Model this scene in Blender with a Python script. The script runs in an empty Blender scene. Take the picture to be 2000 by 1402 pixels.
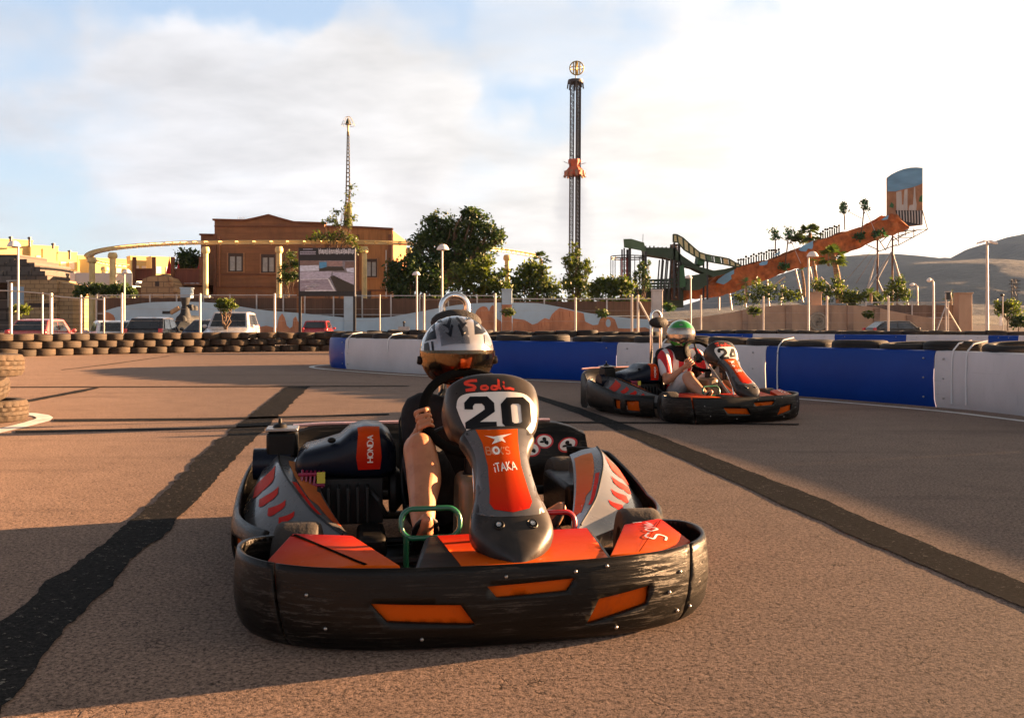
import bpy, bmesh, math, random
from math import sin, cos, pi, radians, sqrt, atan2, exp
from mathutils import Vector, Matrix, noise as mnoise
from mathutils.bvhtree import BVHTree

random.seed(7)
scene = bpy.context.scene
COL = scene.collection

# ------------------------------------------------------------------ camera
CAM_H, FPX = 0.87, 1800.0          # eye height, focal length in photo pixels (photo is 2000 wide)
cam_d = bpy.data.cameras.new("camera")
cam_d.sensor_width = 36.0
cam_d.lens = 36.0 * FPX / 2000.0
cam_d.shift_y = -0.0355
cam_d.clip_start, cam_d.clip_end = 0.05, 20000.0
cam = bpy.data.objects.new("camera", cam_d)
COL.objects.link(cam)
cam.location = (0, 0, CAM_H)
cam.rotation_euler = (pi / 2, 0, 0)
scene.camera = cam
scene.render.resolution_x, scene.render.resolution_y = 1024, 717

# ------------------------------------------------------------------ light
SUN_AZ, SUN_EL = radians(18.0), radians(8.3)      # azimuth measured from +X towards +Y
sun_dir = Vector((cos(SUN_EL) * cos(SUN_AZ), cos(SUN_EL) * sin(SUN_AZ), sin(SUN_EL)))
sl = bpy.data.lights.new("sun", 'SUN')
sl.energy, sl.angle, sl.color = 5.0, radians(0.6), (1.0, 0.57, 0.28)
so = bpy.data.objects.new("sun", sl)
COL.objects.link(so)
so.rotation_euler = (-sun_dir).to_track_quat('-Z', 'Y').to_euler()
so.location = sun_dir * 50

vs = scene.view_settings
vs.view_transform, vs.look, vs.gamma = 'Standard', 'None', 1.0
vs.use_curve_mapping = False
vs.exposure = 3.1

world = bpy.data.worlds.new("World")
scene.world = world
world.use_nodes = True
def build_sky():
    nt = world.node_tree
    nt.nodes.clear()
    N, L = nt.nodes.new, nt.links.new
    out = N('ShaderNodeOutputWorld'); bg = N('ShaderNodeBackground')
    sky = N('ShaderNodeTexSky'); sky.sky_type = 'NISHITA'; sky.sun_disc = False
    sky.sun_elevation = SUN_EL
    sky.sun_rotation = pi / 2 - SUN_AZ
    sky.air_density, sky.dust_density, sky.ozone_density = 1.0, 1.0, 1.0
    bg.inputs['Strength'].default_value = 0.05
    tc = N('ShaderNodeTexCoord'); sep = N('ShaderNodeSeparateXYZ')
    L(tc.outputs['Generated'], sep.inputs[0])
    def math_(op, a, b=None, c=None, clamp=False):
        n = N('ShaderNodeMath'); n.operation = op; n.use_clamp = clamp
        for i, v in enumerate((a, b, c)):
            if v is None: continue
            if isinstance(v, (int, float)): n.inputs[i].default_value = v
            else: L(v, n.inputs[i])
        return n.outputs[0]
    x, y, z = sep.outputs
    zz = math_('ADD', math_('MAXIMUM', z, 0.0), 0.16)
    u, v = math_('DIVIDE', x, zz), math_('DIVIDE', y, zz)
    cmb = N('ShaderNodeCombineXYZ'); L(u, cmb.inputs[0]); L(v, cmb.inputs[1])
    def noise_(scale, detail, rough, dist, off):
        m = N('ShaderNodeMapping'); m.inputs['Location'].default_value = off
        m.inputs['Rotation'].default_value = (0, 0, 0.35); m.inputs['Scale'].default_value = (0.62, 0.80, 1)
        L(cmb.outputs[0], m.inputs[0])
        n = N('ShaderNodeTexNoise'); n.inputs['Scale'].default_value = scale
        n.inputs['Detail'].default_value = detail; n.inputs['Roughness'].default_value = rough
        n.inputs['Distortion'].default_value = dist
        L(m.outputs[0], n.inputs['Vector'])
        return n.outputs['Fac']
    n1 = noise_(1.1, 8, 0.58, 0.35, (3.1, 1.7, 0))
    n2 = noise_(3.4, 6, 0.6, 0.2, (9.2, 4.4, 2))
    base = math_('ADD', math_('MULTIPLY', n1, 0.75), math_('MULTIPLY', n2, 0.25))
    # named holes and banks of cloud, each a direction in the sky: (azimuth from +Y to the right, elevation, radius, amount)
    blobs = [(-28, 20.5, 8, -0.42), (-16, 21.8, 7, -0.42), (-22, 22.5, 6, -0.34), (-9, 21.5, 6, -0.24), (-33, 8.5, 9, -0.18), (-25, 9.0, 6, -0.13),
             (-12, 12, 10, 0.22), (-22, 14.5, 8, 0.24), (-4.5, 15.8, 3.2, -0.07), (-.5, 14.9, 3.4, -0.07), (-3, 20, 5, 0.03), (12, 20.0, 9, -0.17), (3, 8.0, 3.0, -0.06),
             (25, 10, 16, 0.30), (6, 6, 10, 0.22), (12, 12, 9, 0.18), (-9, 18, 5, 0.18), (-30, 15, 6, 0.12),
             (-35, 22, 5, 0.1)]
    nv = N('ShaderNodeVectorMath'); nv.operation = 'NORMALIZE'; L(tc.outputs['Generated'], nv.inputs[0])
    # warp the lookup direction so the patches have torn edges
    wn = N('ShaderNodeTexNoise'); wn.inputs['Scale'].default_value = 5.5; wn.inputs['Detail'].default_value = 6
    L(tc.outputs['Generated'], wn.inputs['Vector'])
    ws = N('ShaderNodeVectorMath'); ws.operation = 'MULTIPLY_ADD'
    L(wn.outputs['Color'], ws.inputs[0]); ws.inputs[1].default_value = (0.40, 0.40, 0.26)
    wo = N('ShaderNodeVectorMath'); wo.operation = 'ADD'; L(nv.outputs[0], wo.inputs[0]); wo.inputs[1].default_value = (-0.20, -0.20, -0.13)
    L(wo.outputs[0], ws.inputs[2])
    wd = N('ShaderNodeVectorMath'); wd.operation = 'NORMALIZE'; L(ws.outputs[0], wd.inputs[0])
    dens = base
    for az, el, r, amt in blobs:
        a, e = radians(az), radians(el)
        d = (sin(a) * cos(e), cos(a) * cos(e), sin(e))
        dp = N('ShaderNodeVectorMath'); dp.operation = 'DOT_PRODUCT'
        L(wd.outputs[0], dp.inputs[0]); dp.inputs[1].default_value = d
        mr = N('ShaderNodeMapRange'); mr.interpolation_type = 'SMOOTHSTEP'
        mr.inputs['From Min'].default_value = cos(radians(r)); mr.inputs['From Max'].default_value = 1.0
        mr.inputs['To Min'].default_value = 0.0; mr.inputs['To Max'].default_value = amt
        L(dp.outputs['Value'], mr.inputs['Value'])
        dens = math_('ADD', dens, mr.outputs[0])
    mask = N('ShaderNodeMapRange'); mask.interpolation_type = 'SMOOTHSTEP'
    mask.inputs['From Min'].default_value = 0.22; mask.inputs['From Max'].default_value = 0.64
    L(dens, mask.inputs['Value'])
    # cloud brightness: thick cores a little grey, brighter towards the sun
    sd = N('ShaderNodeVectorMath'); sd.operation = 'DOT_PRODUCT'
    L(nv.outputs[0], sd.inputs[0]); sd.inputs[1].default_value = tuple(sun_dir)
    tosun = N('ShaderNodeMapRange'); tosun.inputs['From Min'].default_value = -1.0; tosun.inputs['From Max'].default_value = 1.0
    L(sd.outputs['Value'], tosun.inputs['Value'])
    ramp = N('ShaderNodeValToRGB'); cr = ramp.color_ramp
    cr.elements[0].position, cr.elements[0].color = 0.0, (0.75, 0.80, 0.95, 1)
    cr.elements[1].position, cr.elements[1].color = 1.0, (7.5, 5.8, 4.0, 1)
    e = cr.elements.new(0.38); e.color = (1.72, 1.76, 1.90, 1)
    e = cr.elements.new(0.53); e.color = (2.0, 2.0, 2.07, 1)
    e = cr.elements.new(0.72); e.color = (2.35, 2.24, 2.12, 1)
    L(tosun.outputs[0], ramp.inputs[0])
    grey = N('ShaderNodeMapRange'); grey.inputs['From Min'].default_value = 0.35; grey.inputs['From Max'].default_value = 0.75
    grey.inputs['To Min'].default_value = 1.16; grey.inputs['To Max'].default_value = 0.80
    L(n2, grey.inputs['Value'])
    cl = N('ShaderNodeVectorMath'); cl.operation = 'SCALE'; L(ramp.outputs[0], cl.inputs[0]); L(grey.outputs[0], cl.inputs['Scale'])
    for az, el, r, amt in ((2.4, 8.2, 2.6, .30), (3.2, 6.2, 3.0, .20), (-8, 7.2, 3.6, .20), (12, 7.8, 4, .12), (-24, 6.5, 3.5, .10)):   # small lilac-grey cloudlets
        a, e = radians(az), radians(el); dp = N('ShaderNodeVectorMath'); dp.operation = 'DOT_PRODUCT'; L(wd.outputs[0], dp.inputs[0]); dp.inputs[1].default_value = (sin(a) * cos(e), cos(a) * cos(e), sin(e))
        mr = N('ShaderNodeMapRange'); mr.interpolation_type = 'SMOOTHSTEP'; mr.inputs['From Min'].default_value = cos(radians(r)); mr.inputs['From Max'].default_value = 1.0; mr.inputs['To Max'].default_value = amt
        L(dp.outputs['Value'], mr.inputs['Value']); tint = N('ShaderNodeMix'); tint.data_type = 'RGBA'; tint.blend_type = 'MIX'; L(mr.outputs[0], tint.inputs['Factor']); L(cl.outputs[0], tint.inputs['A']); tint.inputs['B'].default_value = (0.9, 0.85, 0.95, 1)
        cl = tint; cl_out = tint.outputs['Result']
        class _O: outputs = [cl_out]
        cl = _O
    # sky brightened slightly towards a milky blue
    mix = N('ShaderNodeMix'); mix.data_type = 'RGBA'
    L(mask.outputs[0], mix.inputs['Factor']); milk = N('ShaderNodeMix'); milk.data_type = 'RGBA'; milk.inputs['Factor'].default_value = 0.72; L(sky.outputs[0], milk.inputs['A']); milk.inputs['B'].default_value = (1.18, 1.50, 2.05, 1); L(milk.outputs['Result'], mix.inputs['A']); L(cl.outputs[0], mix.inputs['B'])
    # the dome darkens overhead: bright band near the horizon, deep zenith
    nz = N('ShaderNodeSeparateXYZ'); L(nv.outputs[0], nz.inputs[0])
    fall = N('ShaderNodeMapRange'); fall.interpolation_type = 'SMOOTHSTEP'
    fall.inputs['From Min'].default_value = sin(radians(19)); fall.inputs['From Max'].default_value = sin(radians(50))
    fall.inputs['To Min'].default_value = 1.0; fall.inputs['To Max'].default_value = 0.22
    L(nz.outputs[2], fall.inputs['Value'])
    fin = N('ShaderNodeVectorMath'); fin.operation = 'SCALE'; L(mix.outputs['Result'], fin.inputs[0]); L(fall.outputs[0], fin.inputs['Scale'])
    L(fin.outputs[0], bg.inputs['Color'])
    L(bg.outputs[0], out.inputs[0])
build_sky()

# ------------------------------------------------------------------ helpers
def G(px, py, z=0.0):
    """photo pixel -> point on the horizontal plane z"""
    Y = (CAM_H - z) * FPX / (py - 630.0)
    return Vector(((px - 1000.0) / FPX * Y, Y, z))
def P(px, py, Y):
    """photo pixel at distance Y -> point"""
    return Vector(((px - 1000.0) / FPX * Y, Y, CAM_H - (py - 630.0) / FPX * Y))
def PX(px, Y): return (px - 1000.0) / FPX * Y
def PZ(py, Y): return CAM_H - (py - 630.0) / FPX * Y

class MB:
    """collects shapes into one bmesh"""
    def __init__(s): s.bm = bmesh.new(); s.mi = 0
    def face(s, vs):
        try:
            f = s.bm.faces.new(vs); f.material_index = s.mi; return f
        except ValueError: return None
    def v(s, p): return s.bm.verts.new(p)
    def box(s, c, size, rz=0.0, M=None, taper=1.0):
        hx, hy, hz = size[0] / 2, size[1] / 2, size[2] / 2
        R = Matrix.Rotation(rz, 3, 'Z') if M is None else M
        vv = []
        for dz in (-1, 1):
            t = taper if dz > 0 else 1.0
            for dx, dy in ((-1, -1), (1, -1), (1, 1), (-1, 1)):
                vv.append(s.v(Vector(c) + R @ Vector((dx * hx * t, dy * hy * t, dz * hz))))
        for q in ((3, 2, 1, 0), (4, 5, 6, 7), (0, 1, 5, 4), (1, 2, 6, 5), (2, 3, 7, 6), (3, 0, 4, 7)):
            s.face([vv[i] for i in q])
        return vv
    def hexa(s, p8):
        vv = [s.v(p) for p in p8]
        for q in ((3, 2, 1, 0), (4, 5, 6, 7), (0, 1, 5, 4), (1, 2, 6, 5), (2, 3, 7, 6), (3, 0, 4, 7)):
            s.face([vv[i] for i in q])
    def bar(s, p0, p1, w, h=None):
        """square-section bar between points"""
        h = h or w
        s.tube([p0, p1], [w * 0.7071, w * 0.7071], n=4, twist=pi / 4)
    def tube(s, pts, r, n=8, closed=False, cap=True, twist=0.0, flat=1.0):
        pts = [Vector(p) for p in pts]
        m = len(pts)
        if not isinstance(r, (list, tuple)): r = [r] * m
        rings = []; prev = None
        for i, p in enumerate(pts):
            if closed: t = pts[(i + 1) % m] - pts[i - 1]
            else: t = pts[min(i + 1, m - 1)] - pts[max(i - 1, 0)]
            if t.length < 1e-9: t = Vector((0, 0, 1))
            t.normalize()
            if prev is None:
                ref = Vector((0, 0, 1)) if abs(t.z) < 0.9 else Vector((0, 1, 0))
                a = t.cross(ref).normalized()
            else:
                a = prev - t * prev.dot(t)
                if a.length < 1e-6: a = t.orthogonal()
                a.normalize()
            prev = a
            b = t.cross(a)
            rings.append([s.v(p + a * (r[i] * cos(2 * pi * k / n + twist)) + b * (r[i] * flat * sin(2 * pi * k / n + twist))) for k in range(n)])
        rr = range(m if closed else m - 1)
        for i in rr:
            A, B = rings[i], rings[(i + 1) % m]
            for k in range(n): s.face([A[k], A[(k + 1) % n], B[(k + 1) % n], B[k]])
        if cap and not closed:
            s.face(list(reversed(rings[0]))); s.face(rings[-1])
    def cyl(s, p0, p1, r0, r1=None, n=12): s.tube([p0, p1], [r0, r0 if r1 is None else r1], n=n)
    def lathe(s, prof, c=(0, 0, 0), n=24, M=None, closed=False, a0=0.0, a1=2 * pi):
        """prof: (r, z) list turned about z, then M (3x3), then moved to c"""
        M = M or Matrix.Identity(3); c = Vector(c); full = abs(a1 - a0 - 2 * pi) < 1e-6
        cols = n if full else n + 1
        rings = []
        for (r, z) in prof:
            if r < 1e-6: rings.append([s.v(c + M @ Vector((0, 0, z)))] * cols)
            else: rings.append([s.v(c + M @ Vector((r * cos(a0 + (a1 - a0) * k / n), r * sin(a0 + (a1 - a0) * k / n), z))) for k in range(cols)])
        m = len(prof)
        for i in range(m if closed else m - 1):
            A, B = rings[i], rings[(i + 1) % m]
            for k in range(n):
                k2 = (k + 1) % cols
                q = []
                for w in (A[k], A[k2], B[k2], B[k]):
                    if w not in q: q.append(w)
                if len(q) > 2: s.face(q)
    def loft(s, secs, closed=False, caps=False):
        """list of equal-length point lists"""
        rings = [[s.v(p) for p in sec] for sec in secs]
        k = len(rings[0])
        for i in range(len(rings) - 1):
            A, B = rings[i], rings[i + 1]
            for j in range(k if closed else k - 1):
                s.face([A[j], A[(j + 1) % k], B[(j + 1) % k], B[j]])
        if caps:
            s.face(list(reversed(rings[0]))); s.face(rings[-1])
        return rings
    def poly(s, pts): return s.face([s.v(p) for p in pts])
    def prism(s, pts, d):
        """extrude a planar point list along d"""
        d = Vector(d); a = [s.v(p) for p in pts]; b = [s.v(Vector(p) + d) for p in pts]
        s.face(list(reversed(a))); s.face(b); k = len(a)
        for i in range(k): s.face([a[i], a[(i + 1) % k], b[(i + 1) % k], b[i]])
    def sphere(s, c, r, n=12, m=8, sc=(1, 1, 1), M=None):
        M = M or Matrix.Identity(3)
        S = M @ Matrix.Diagonal(sc)
        s.lathe([(r * sin(pi * i / m), -r * cos(pi * i / m)) for i in range(m + 1)], c, n, S)
    def torus(s, c, R, r, M=None, n=32, k=10, a0=0.0, a1=2 * pi):
        M = M or Matrix.Identity(3); full = abs(a1 - a0 - 2 * pi) < 1e-6
        pts = [Vector(c) + M @ Vector((R * cos(a0 + (a1 - a0) * i / n), R * sin(a0 + (a1 - a0) * i / n), 0)) for i in range(n if full else n + 1)]
        s.tube(pts, r, n=k, closed=full)
    def build(s, name, mats, parent=None, loc=None, smooth=40, bevel=0.0, subd=0, solid=0.0, bev_seg=2, recalc=True):
        bm = s.bm
        if recalc: bmesh.ops.recalc_face_normals(bm, faces=bm.faces)
        me = bpy.data.meshes.new(name); bm.to_mesh(me); bm.free()
        for m in (mats if isinstance(mats, (list, tuple)) else [mats]): me.materials.append(m)
        o = bpy.data.objects.new(name, me); COL.objects.link(o)
        if parent is not None: o.parent = parent
        if loc is not None: o.location = loc
        if solid: 
            md = o.modifiers.new("solid", 'SOLIDIFY'); md.thickness = abs(solid); md.offset = -1 if solid > 0 else 1
        if bevel:
            md = o.modifiers.new("bevel", 'BEVEL'); md.width = bevel; md.segments = bev_seg; md.limit_method = 'ANGLE'; md.angle_limit = radians(35)
            md.harden_normals = False
        if subd:
            md = o.modifiers.new("subd", 'SUBSURF'); md.levels = md.render_levels = subd
        if smooth:
            me.shade_smooth()
            if smooth < 180 and not subd: me.set_sharp_from_angle(angle=radians(smooth))
        return o

def empty(name, label, cat, loc=(0, 0, 0), rz=0.0, group=None):
    o = bpy.data.objects.new(name, None); COL.objects.link(o)
    o.location = loc; o.rotation_euler = (0, 0, rz); o.empty_display_size = 0.2
    return tag(o, label, cat, group)
def tag(o, label, cat, group=None):
    o['label'] = label; o['category'] = cat
    if group: o['group'] = group
    return o
def struct(o, label=None): 
    o['kind'] = 'structure'
    if label: o['label'] = label
    return o
def copy_tree(o, parent=None):
    kids = [c for c in ALLKIDS(o)]
    c = o.copy(); COL.objects.link(c)
    if parent is not None: c.parent = parent
    for ch in kids: copy_tree(ch, c)
    return c
def ALLKIDS(o): return [c for c in bpy.data.objects if c.parent == o]

# ------------------------------------------------------------------ materials
def mat_nodes(name):
    m = bpy.data.materials.new(name); m.use_nodes = True
    nt = m.node_tree; nt.nodes.clear()
    out = nt.nodes.new('ShaderNodeOutputMaterial'); b = nt.nodes.new('ShaderNodeBsdfPrincipled')
    nt.links.new(b.outputs[0], out.inputs[0])
    return m, nt, b
def noise_node(nt, scale, detail=4, rough=0.55, coord='Object', stretch=None, rot=None, dist=0.0):
    tc = nt.nodes.new('ShaderNodeTexCoord'); n = nt.nodes.new('ShaderNodeTexNoise')
    n.inputs['Scale'].default_value = scale; n.inputs['Detail'].default_value = detail; n.inputs['Roughness'].default_value = rough
    n.inputs['Distortion'].default_value = dist
    if stretch or rot:
        mp = nt.nodes.new('ShaderNodeMapping')
        if stretch: mp.inputs['Scale'].default_value = stretch
        if rot: mp.inputs['Rotation'].default_value = rot
        nt.links.new(tc.outputs[coord], mp.inputs[0]); nt.links.new(mp.outputs[0], n.inputs['Vector'])
    else: nt.links.new(tc.outputs[coord], n.inputs['Vector'])
    return n
def ramp_node(nt, fac, stops):
    r = nt.nodes.new('ShaderNodeValToRGB'); cr = r.color_ramp
    while len(cr.elements) < len(stops): cr.elements.new(0.5)
    for e, (p, c) in zip(cr.elements, stops):
        e.position = p; e.color = (c[0], c[1], c[2], 1) if not isinstance(c, (int, float)) else (c, c, c, 1)
    nt.links.new(fac, r.inputs[0]); return r.outputs[0]
def mixc(nt, fac, a, b, mode='MIX'):
    n = nt.nodes.new('ShaderNodeMix'); n.data_type = 'RGBA'; n.blend_type = mode
    for k, v in (('Factor', fac), ('A', a), ('B', b)):
        i = n.inputs[k]
        if k != 'Factor':
            i = [q for q in n.inputs if q.name == k and q.type == 'RGBA'][0]
        if isinstance(v, (int, float)): i.default_value = v
        elif isinstance(v, (tuple, list)): i.default_value = (v[0], v[1], v[2], 1)
        else: nt.links.new(v, i)
    return [q for q in n.outputs if q.type == 'RGBA'][0]
def bump_node(nt, h, strength, dist, normal=None):
    b = nt.nodes.new('ShaderNodeBump'); b.inputs['Strength'].default_value = strength; b.inputs['Distance'].default_value = dist
    nt.links.new(h, b.inputs['Height'])
    if normal is not None: nt.links.new(normal, b.inputs['Normal'])
    return b.outputs[0]
def M(name, col, rough=0.6, metal=0.0, var=0.18, vscale=6.0, bump=0.0, bscale=40.0, coat=0.0, spec=0.5, stretch=None, dirt=None, dirt_amt=0.5, rvar=0.12):
    """worn single-colour material: mottled colour, uneven gloss, optional bump and dirt"""
    m, nt, b = mat_nodes(name)
    n = noise_node(nt, vscale, 5, 0.6, stretch=stretch)
    lo = tuple(max(0.0, c * (1 - var)) for c in col); hi = tuple(min(1.0, c * (1 + var)) for c in col)
    c = ramp_node(nt, n.outputs['Fac'], [(0.3, lo), (0.7, hi)])
    if dirt:
        d = noise_node(nt, vscale * 0.7, 6, 0.65, dist=0.6)
        f = ramp_node(nt, d.outputs['Fac'], [(0.45, 0.0), (0.75, dirt_amt)])
        c = mixc(nt, f, c, dirt)
    nt.links.new(c, b.inputs['Base Color'])
    r = noise_node(nt, vscale * 2.3, 4, 0.6)
    rr = ramp_node(nt, r.outputs['Fac'], [(0.3, max(0.02, rough - rvar)), (0.7, min(1, rough + rvar))])
    nt.links.new(rr, b.inputs['Roughness'])
    b.inputs['Metallic'].default_value = metal
    b.inputs['Coat Weight'].default_value = coat
    b.inputs['Coat Roughness'].default_value = 0.08
    b.inputs['Specular IOR Level'].default_value = spec
    if bump:
        bn = noise_node(nt, bscale, 5, 0.6, stretch=stretch)
        nt.links.new(bump_node(nt, bn.outputs['Fac'], bump, 0.02), b.inputs['Normal'])
    return m
# ------------------------------------------------------------------ ground
def asphalt_mat(name, base, dark, dust, bump=0.9, crack=1.0, fleck=None, spec=0.10):
    m, nt, b = mat_nodes(name)
    L = nt.links.new
    big = noise_node(nt, 0.35, 6, 0.6)
    mid = noise_node(nt, 4.0, 6, 0.65)
    fine = noise_node(nt, 190.0, 4, 0.8)
    c = ramp_node(nt, big.outputs['Fac'], [(0.3, base), (0.7, dust)])
    c = mixc(nt, ramp_node(nt, mid.outputs['Fac'], [(0.35, 0.0), (0.75, 0.30)]), c, dark)
    c = mixc(nt, ramp_node(nt, fine.outputs['Fac'], [(0.36, 0.75), (0.52, 0.0)]), c, dark)
    grit = noise_node(nt, 75.0, 3, 0.85)
    c = mixc(nt, ramp_node(nt, grit.outputs['Fac'], [(0.41, 0.9), (0.475, 0.0)]), c, dark)
    c = mixc(nt, ramp_node(nt, grit.outputs['Fac'], [(0.54, 0.0), (0.62, 0.5)]), c, tuple(min(1, x * 1.5) for x in dust))
    # rubbered-in lines: long faint dark streaks
    rub = noise_node(nt, 1.4, 5, 0.7, stretch=(0.16, 1.5, 1), rot=(0, 0, -0.25), dist=0.4)
    c = mixc(nt, ramp_node(nt, rub.outputs['Fac'], [(0.54, 0.0), (0.70, 0.42)]), c, dark)
    # stone chips
    tc = nt.nodes.new('ShaderNodeTexCoord')
    vo = nt.nodes.new('ShaderNodeTexVoronoi'); vo.inputs['Scale'].default_value = 150.0
    L(tc.outputs['Object'], vo.inputs['Vector'])
    # crazing: short broken cracks where a coarse noise allows them
    wp = noise_node(nt, 9.0, 4, 0.6)
    add = nt.nodes.new('ShaderNodeVectorMath'); add.operation = 'MULTIPLY_ADD'
    L(wp.outputs['Color'], add.inputs[0]); add.inputs[1].default_value = (0.11, 0.11, 0); L(tc.outputs['Object'], add.inputs[2])
    vc = nt.nodes.new('ShaderNodeTexVoronoi'); vc.feature = 'DISTANCE_TO_EDGE'; vc.inputs['Scale'].default_value = 16.0
    L(add.outputs[0], vc.inputs['Vector'])
    line = ramp_node(nt, vc.outputs['Distance'], [(0.0, 1.0), (0.022, 0.0)])
    gate = ramp_node(nt, noise_node(nt, 7.0, 4, 0.7).outputs['Fac'], [(0.52, 0.0), (0.62, crack)])
    cm = nt.nodes.new('ShaderNodeMath'); cm.operation = 'MULTIPLY'; L(line, cm.inputs[0]); L(gate, cm.inputs[1])
    c = mixc(nt, cm.outputs[0], c, tuple(x * 0.35 for x in dark))
    if fleck: c = mixc(nt, ramp_node(nt, noise_node(nt, 48.0, 4, 0.8, stretch=(.6, 1, 1)).outputs['Fac'], [(0.625, 0.0), (0.645, 0.9)]), c, fleck)
    L(c, b.inputs['Base Color'])
    b.inputs['Roughness'].default_value = 0.85; b.inputs['Diffuse Roughness'].default_value = 1.0
    b.inputs['Specular IOR Level'].default_value = spec
    h = nt.nodes.new('ShaderNodeMath'); h.operation = 'MULTIPLY_ADD'
    L(vo.outputs['Distance'], h.inputs[0]); h.inputs[1].default_value = -0.3; L(fine.outputs['Fac'], h.inputs[2])
    h2 = nt.nodes.new('ShaderNodeMath'); h2.operation = 'MULTIPLY_ADD'
    L(cm.outputs[0], h2.inputs[0]); h2.inputs[1].default_value = -1.2; L(h.outputs[0], h2.inputs[2])
    L(bump_node(nt, h2.outputs[0], bump, 0.0035), b.inputs['Normal'])
    return m
mat_asphalt = asphalt_mat("dusty_asphalt", (0.238, 0.164, 0.126), (0.062, 0.044, 0.035), (0.295, 0.204, 0.157), 0.6)
mat_tar = asphalt_mat("tar_patch", (0.019, 0.019, 0.0195), (0.010, 0.010, 0.0105), (0.030, 0.0285, 0.0275), 0.5, 0.6, (.20, .18, .155), 0.02)
mat_lot = asphalt_mat("pale_lot", (0.26, 0.20, 0.165), (0.17, 0.13, 0.11), (0.32, 0.25, 0.21), 0.4, 0.3)
mat_line = M("line_paint", (0.72, 0.70, 0.66), 0.6, var=0.12, vscale=9, bump=0.3, bscale=120, dirt=(0.30, 0.25, 0.2), dirt_amt=0.6)

mb = MB()
# one sheet to the horizon
S = 4050
xs = [-1550, -400, -60, -20, -8, -4, -2, 0, 2, 4, 8, 20, 60, 400, 3550]; ys = [-380, -30, -5, 0, 1.6, 3, 4.5, 6.4, 8, 16, 29.6, 32.5, 62.0, 65.6, 400, S]
vv = [[mb.v((x, y, -0.40 if y in (32.5, 62.0) else 0)) for x in xs] for y in ys]
for jj in range(len(ys) - 1):
    for ii in range(len(xs) - 1):
        if -4 <= xs[ii] < 4 and 1.6 <= ys[jj] < 6.4: continue          # filled by the coarse-grained sheet below
        mb.face([vv[jj][ii], vv[jj][ii + 1], vv[jj + 1][ii + 1], vv[jj + 1][ii]])
struct(mb.build("asphalt_ground", mat_asphalt, smooth=0))
def grained_sheet(nx=1000, ny=640):
    """the near asphalt with its stones and pits as real relief, so the low sun picks out every grain"""
    import numpy as np
    rng = np.random.default_rng(11)
    x = np.linspace(-4, 4, nx + 1); t = np.linspace(0, 1, ny + 1); y = 1.6 + 4.8 * (0.72 * t + 0.28 * t * t)
    X, Y = np.meshgrid(x, y)
    def blur(a, k):
        for _ in range(k): a = (a + np.roll(a, 1, 0) + np.roll(a, -1, 0) + np.roll(a, 1, 1) + np.roll(a, -1, 1)) / 5
        return a
    a = rng.normal(size=X.shape); b = blur(rng.normal(size=X.shape), 2); c = blur(rng.normal(size=X.shape), 10)
    h = 0.75 * a + 0.9 * b / b.std() + 0.5 * c / c.std()
    h = h * 0.00026; h = np.minimum(h, 0.00036) - 0.0008
    fade = np.clip(np.minimum.reduce([(X + 4) / .5, (4 - X) / .5, (Y - 1.6) / .2, (6.4 - Y) / 2.2]), 0, 1)
    Z = (h * fade).clip(-.006, 0)
    co = np.stack([X, Y, Z], -1).reshape(-1, 3).astype(np.float32)
    i0 = (np.arange(ny)[:, None] * (nx + 1) + np.arange(nx)[None, :]).ravel()
    q = np.stack([i0, i0 + 1, i0 + nx + 2, i0 + nx + 1], -1).astype(np.int32)
    me = bpy.data.meshes.new("asphalt_relief"); me.vertices.add(len(co)); me.vertices.foreach_set("co", co.ravel())
    me.loops.add(q.size); me.loops.foreach_set("vertex_index", q.ravel()); me.polygons.add(len(q)); me.polygons.foreach_set("loop_start", np.arange(0, q.size, 4, dtype=np.int32))
    me.update(calc_edges=True); me.shade_smooth(); me.materials.append(mat_asphalt)
    o = bpy.data.objects.new("asphalt_relief", me); COL.objects.link(o); return struct(o)
grained_sheet()

mb = MB()
DIP = -0.40                                   # the car park lies a step below the track
xs2 = [-70, -40, -20, -10, 0, 10, 20, 40, 70]
lot = [[mb.v((x, y, z)) for x in xs2] for y, z in ((29.6, .004), (32.5, DIP + .004), (62.0, DIP + .004), (65.6, 0.004))]
for j in range(3):
    for i in range(8): mb.face([lot[j][i], lot[j][i + 1], lot[j + 1][i + 1], lot[j + 1][i]])
struct(mb.build("parking_lot", mat_lot, smooth=0))

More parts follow.
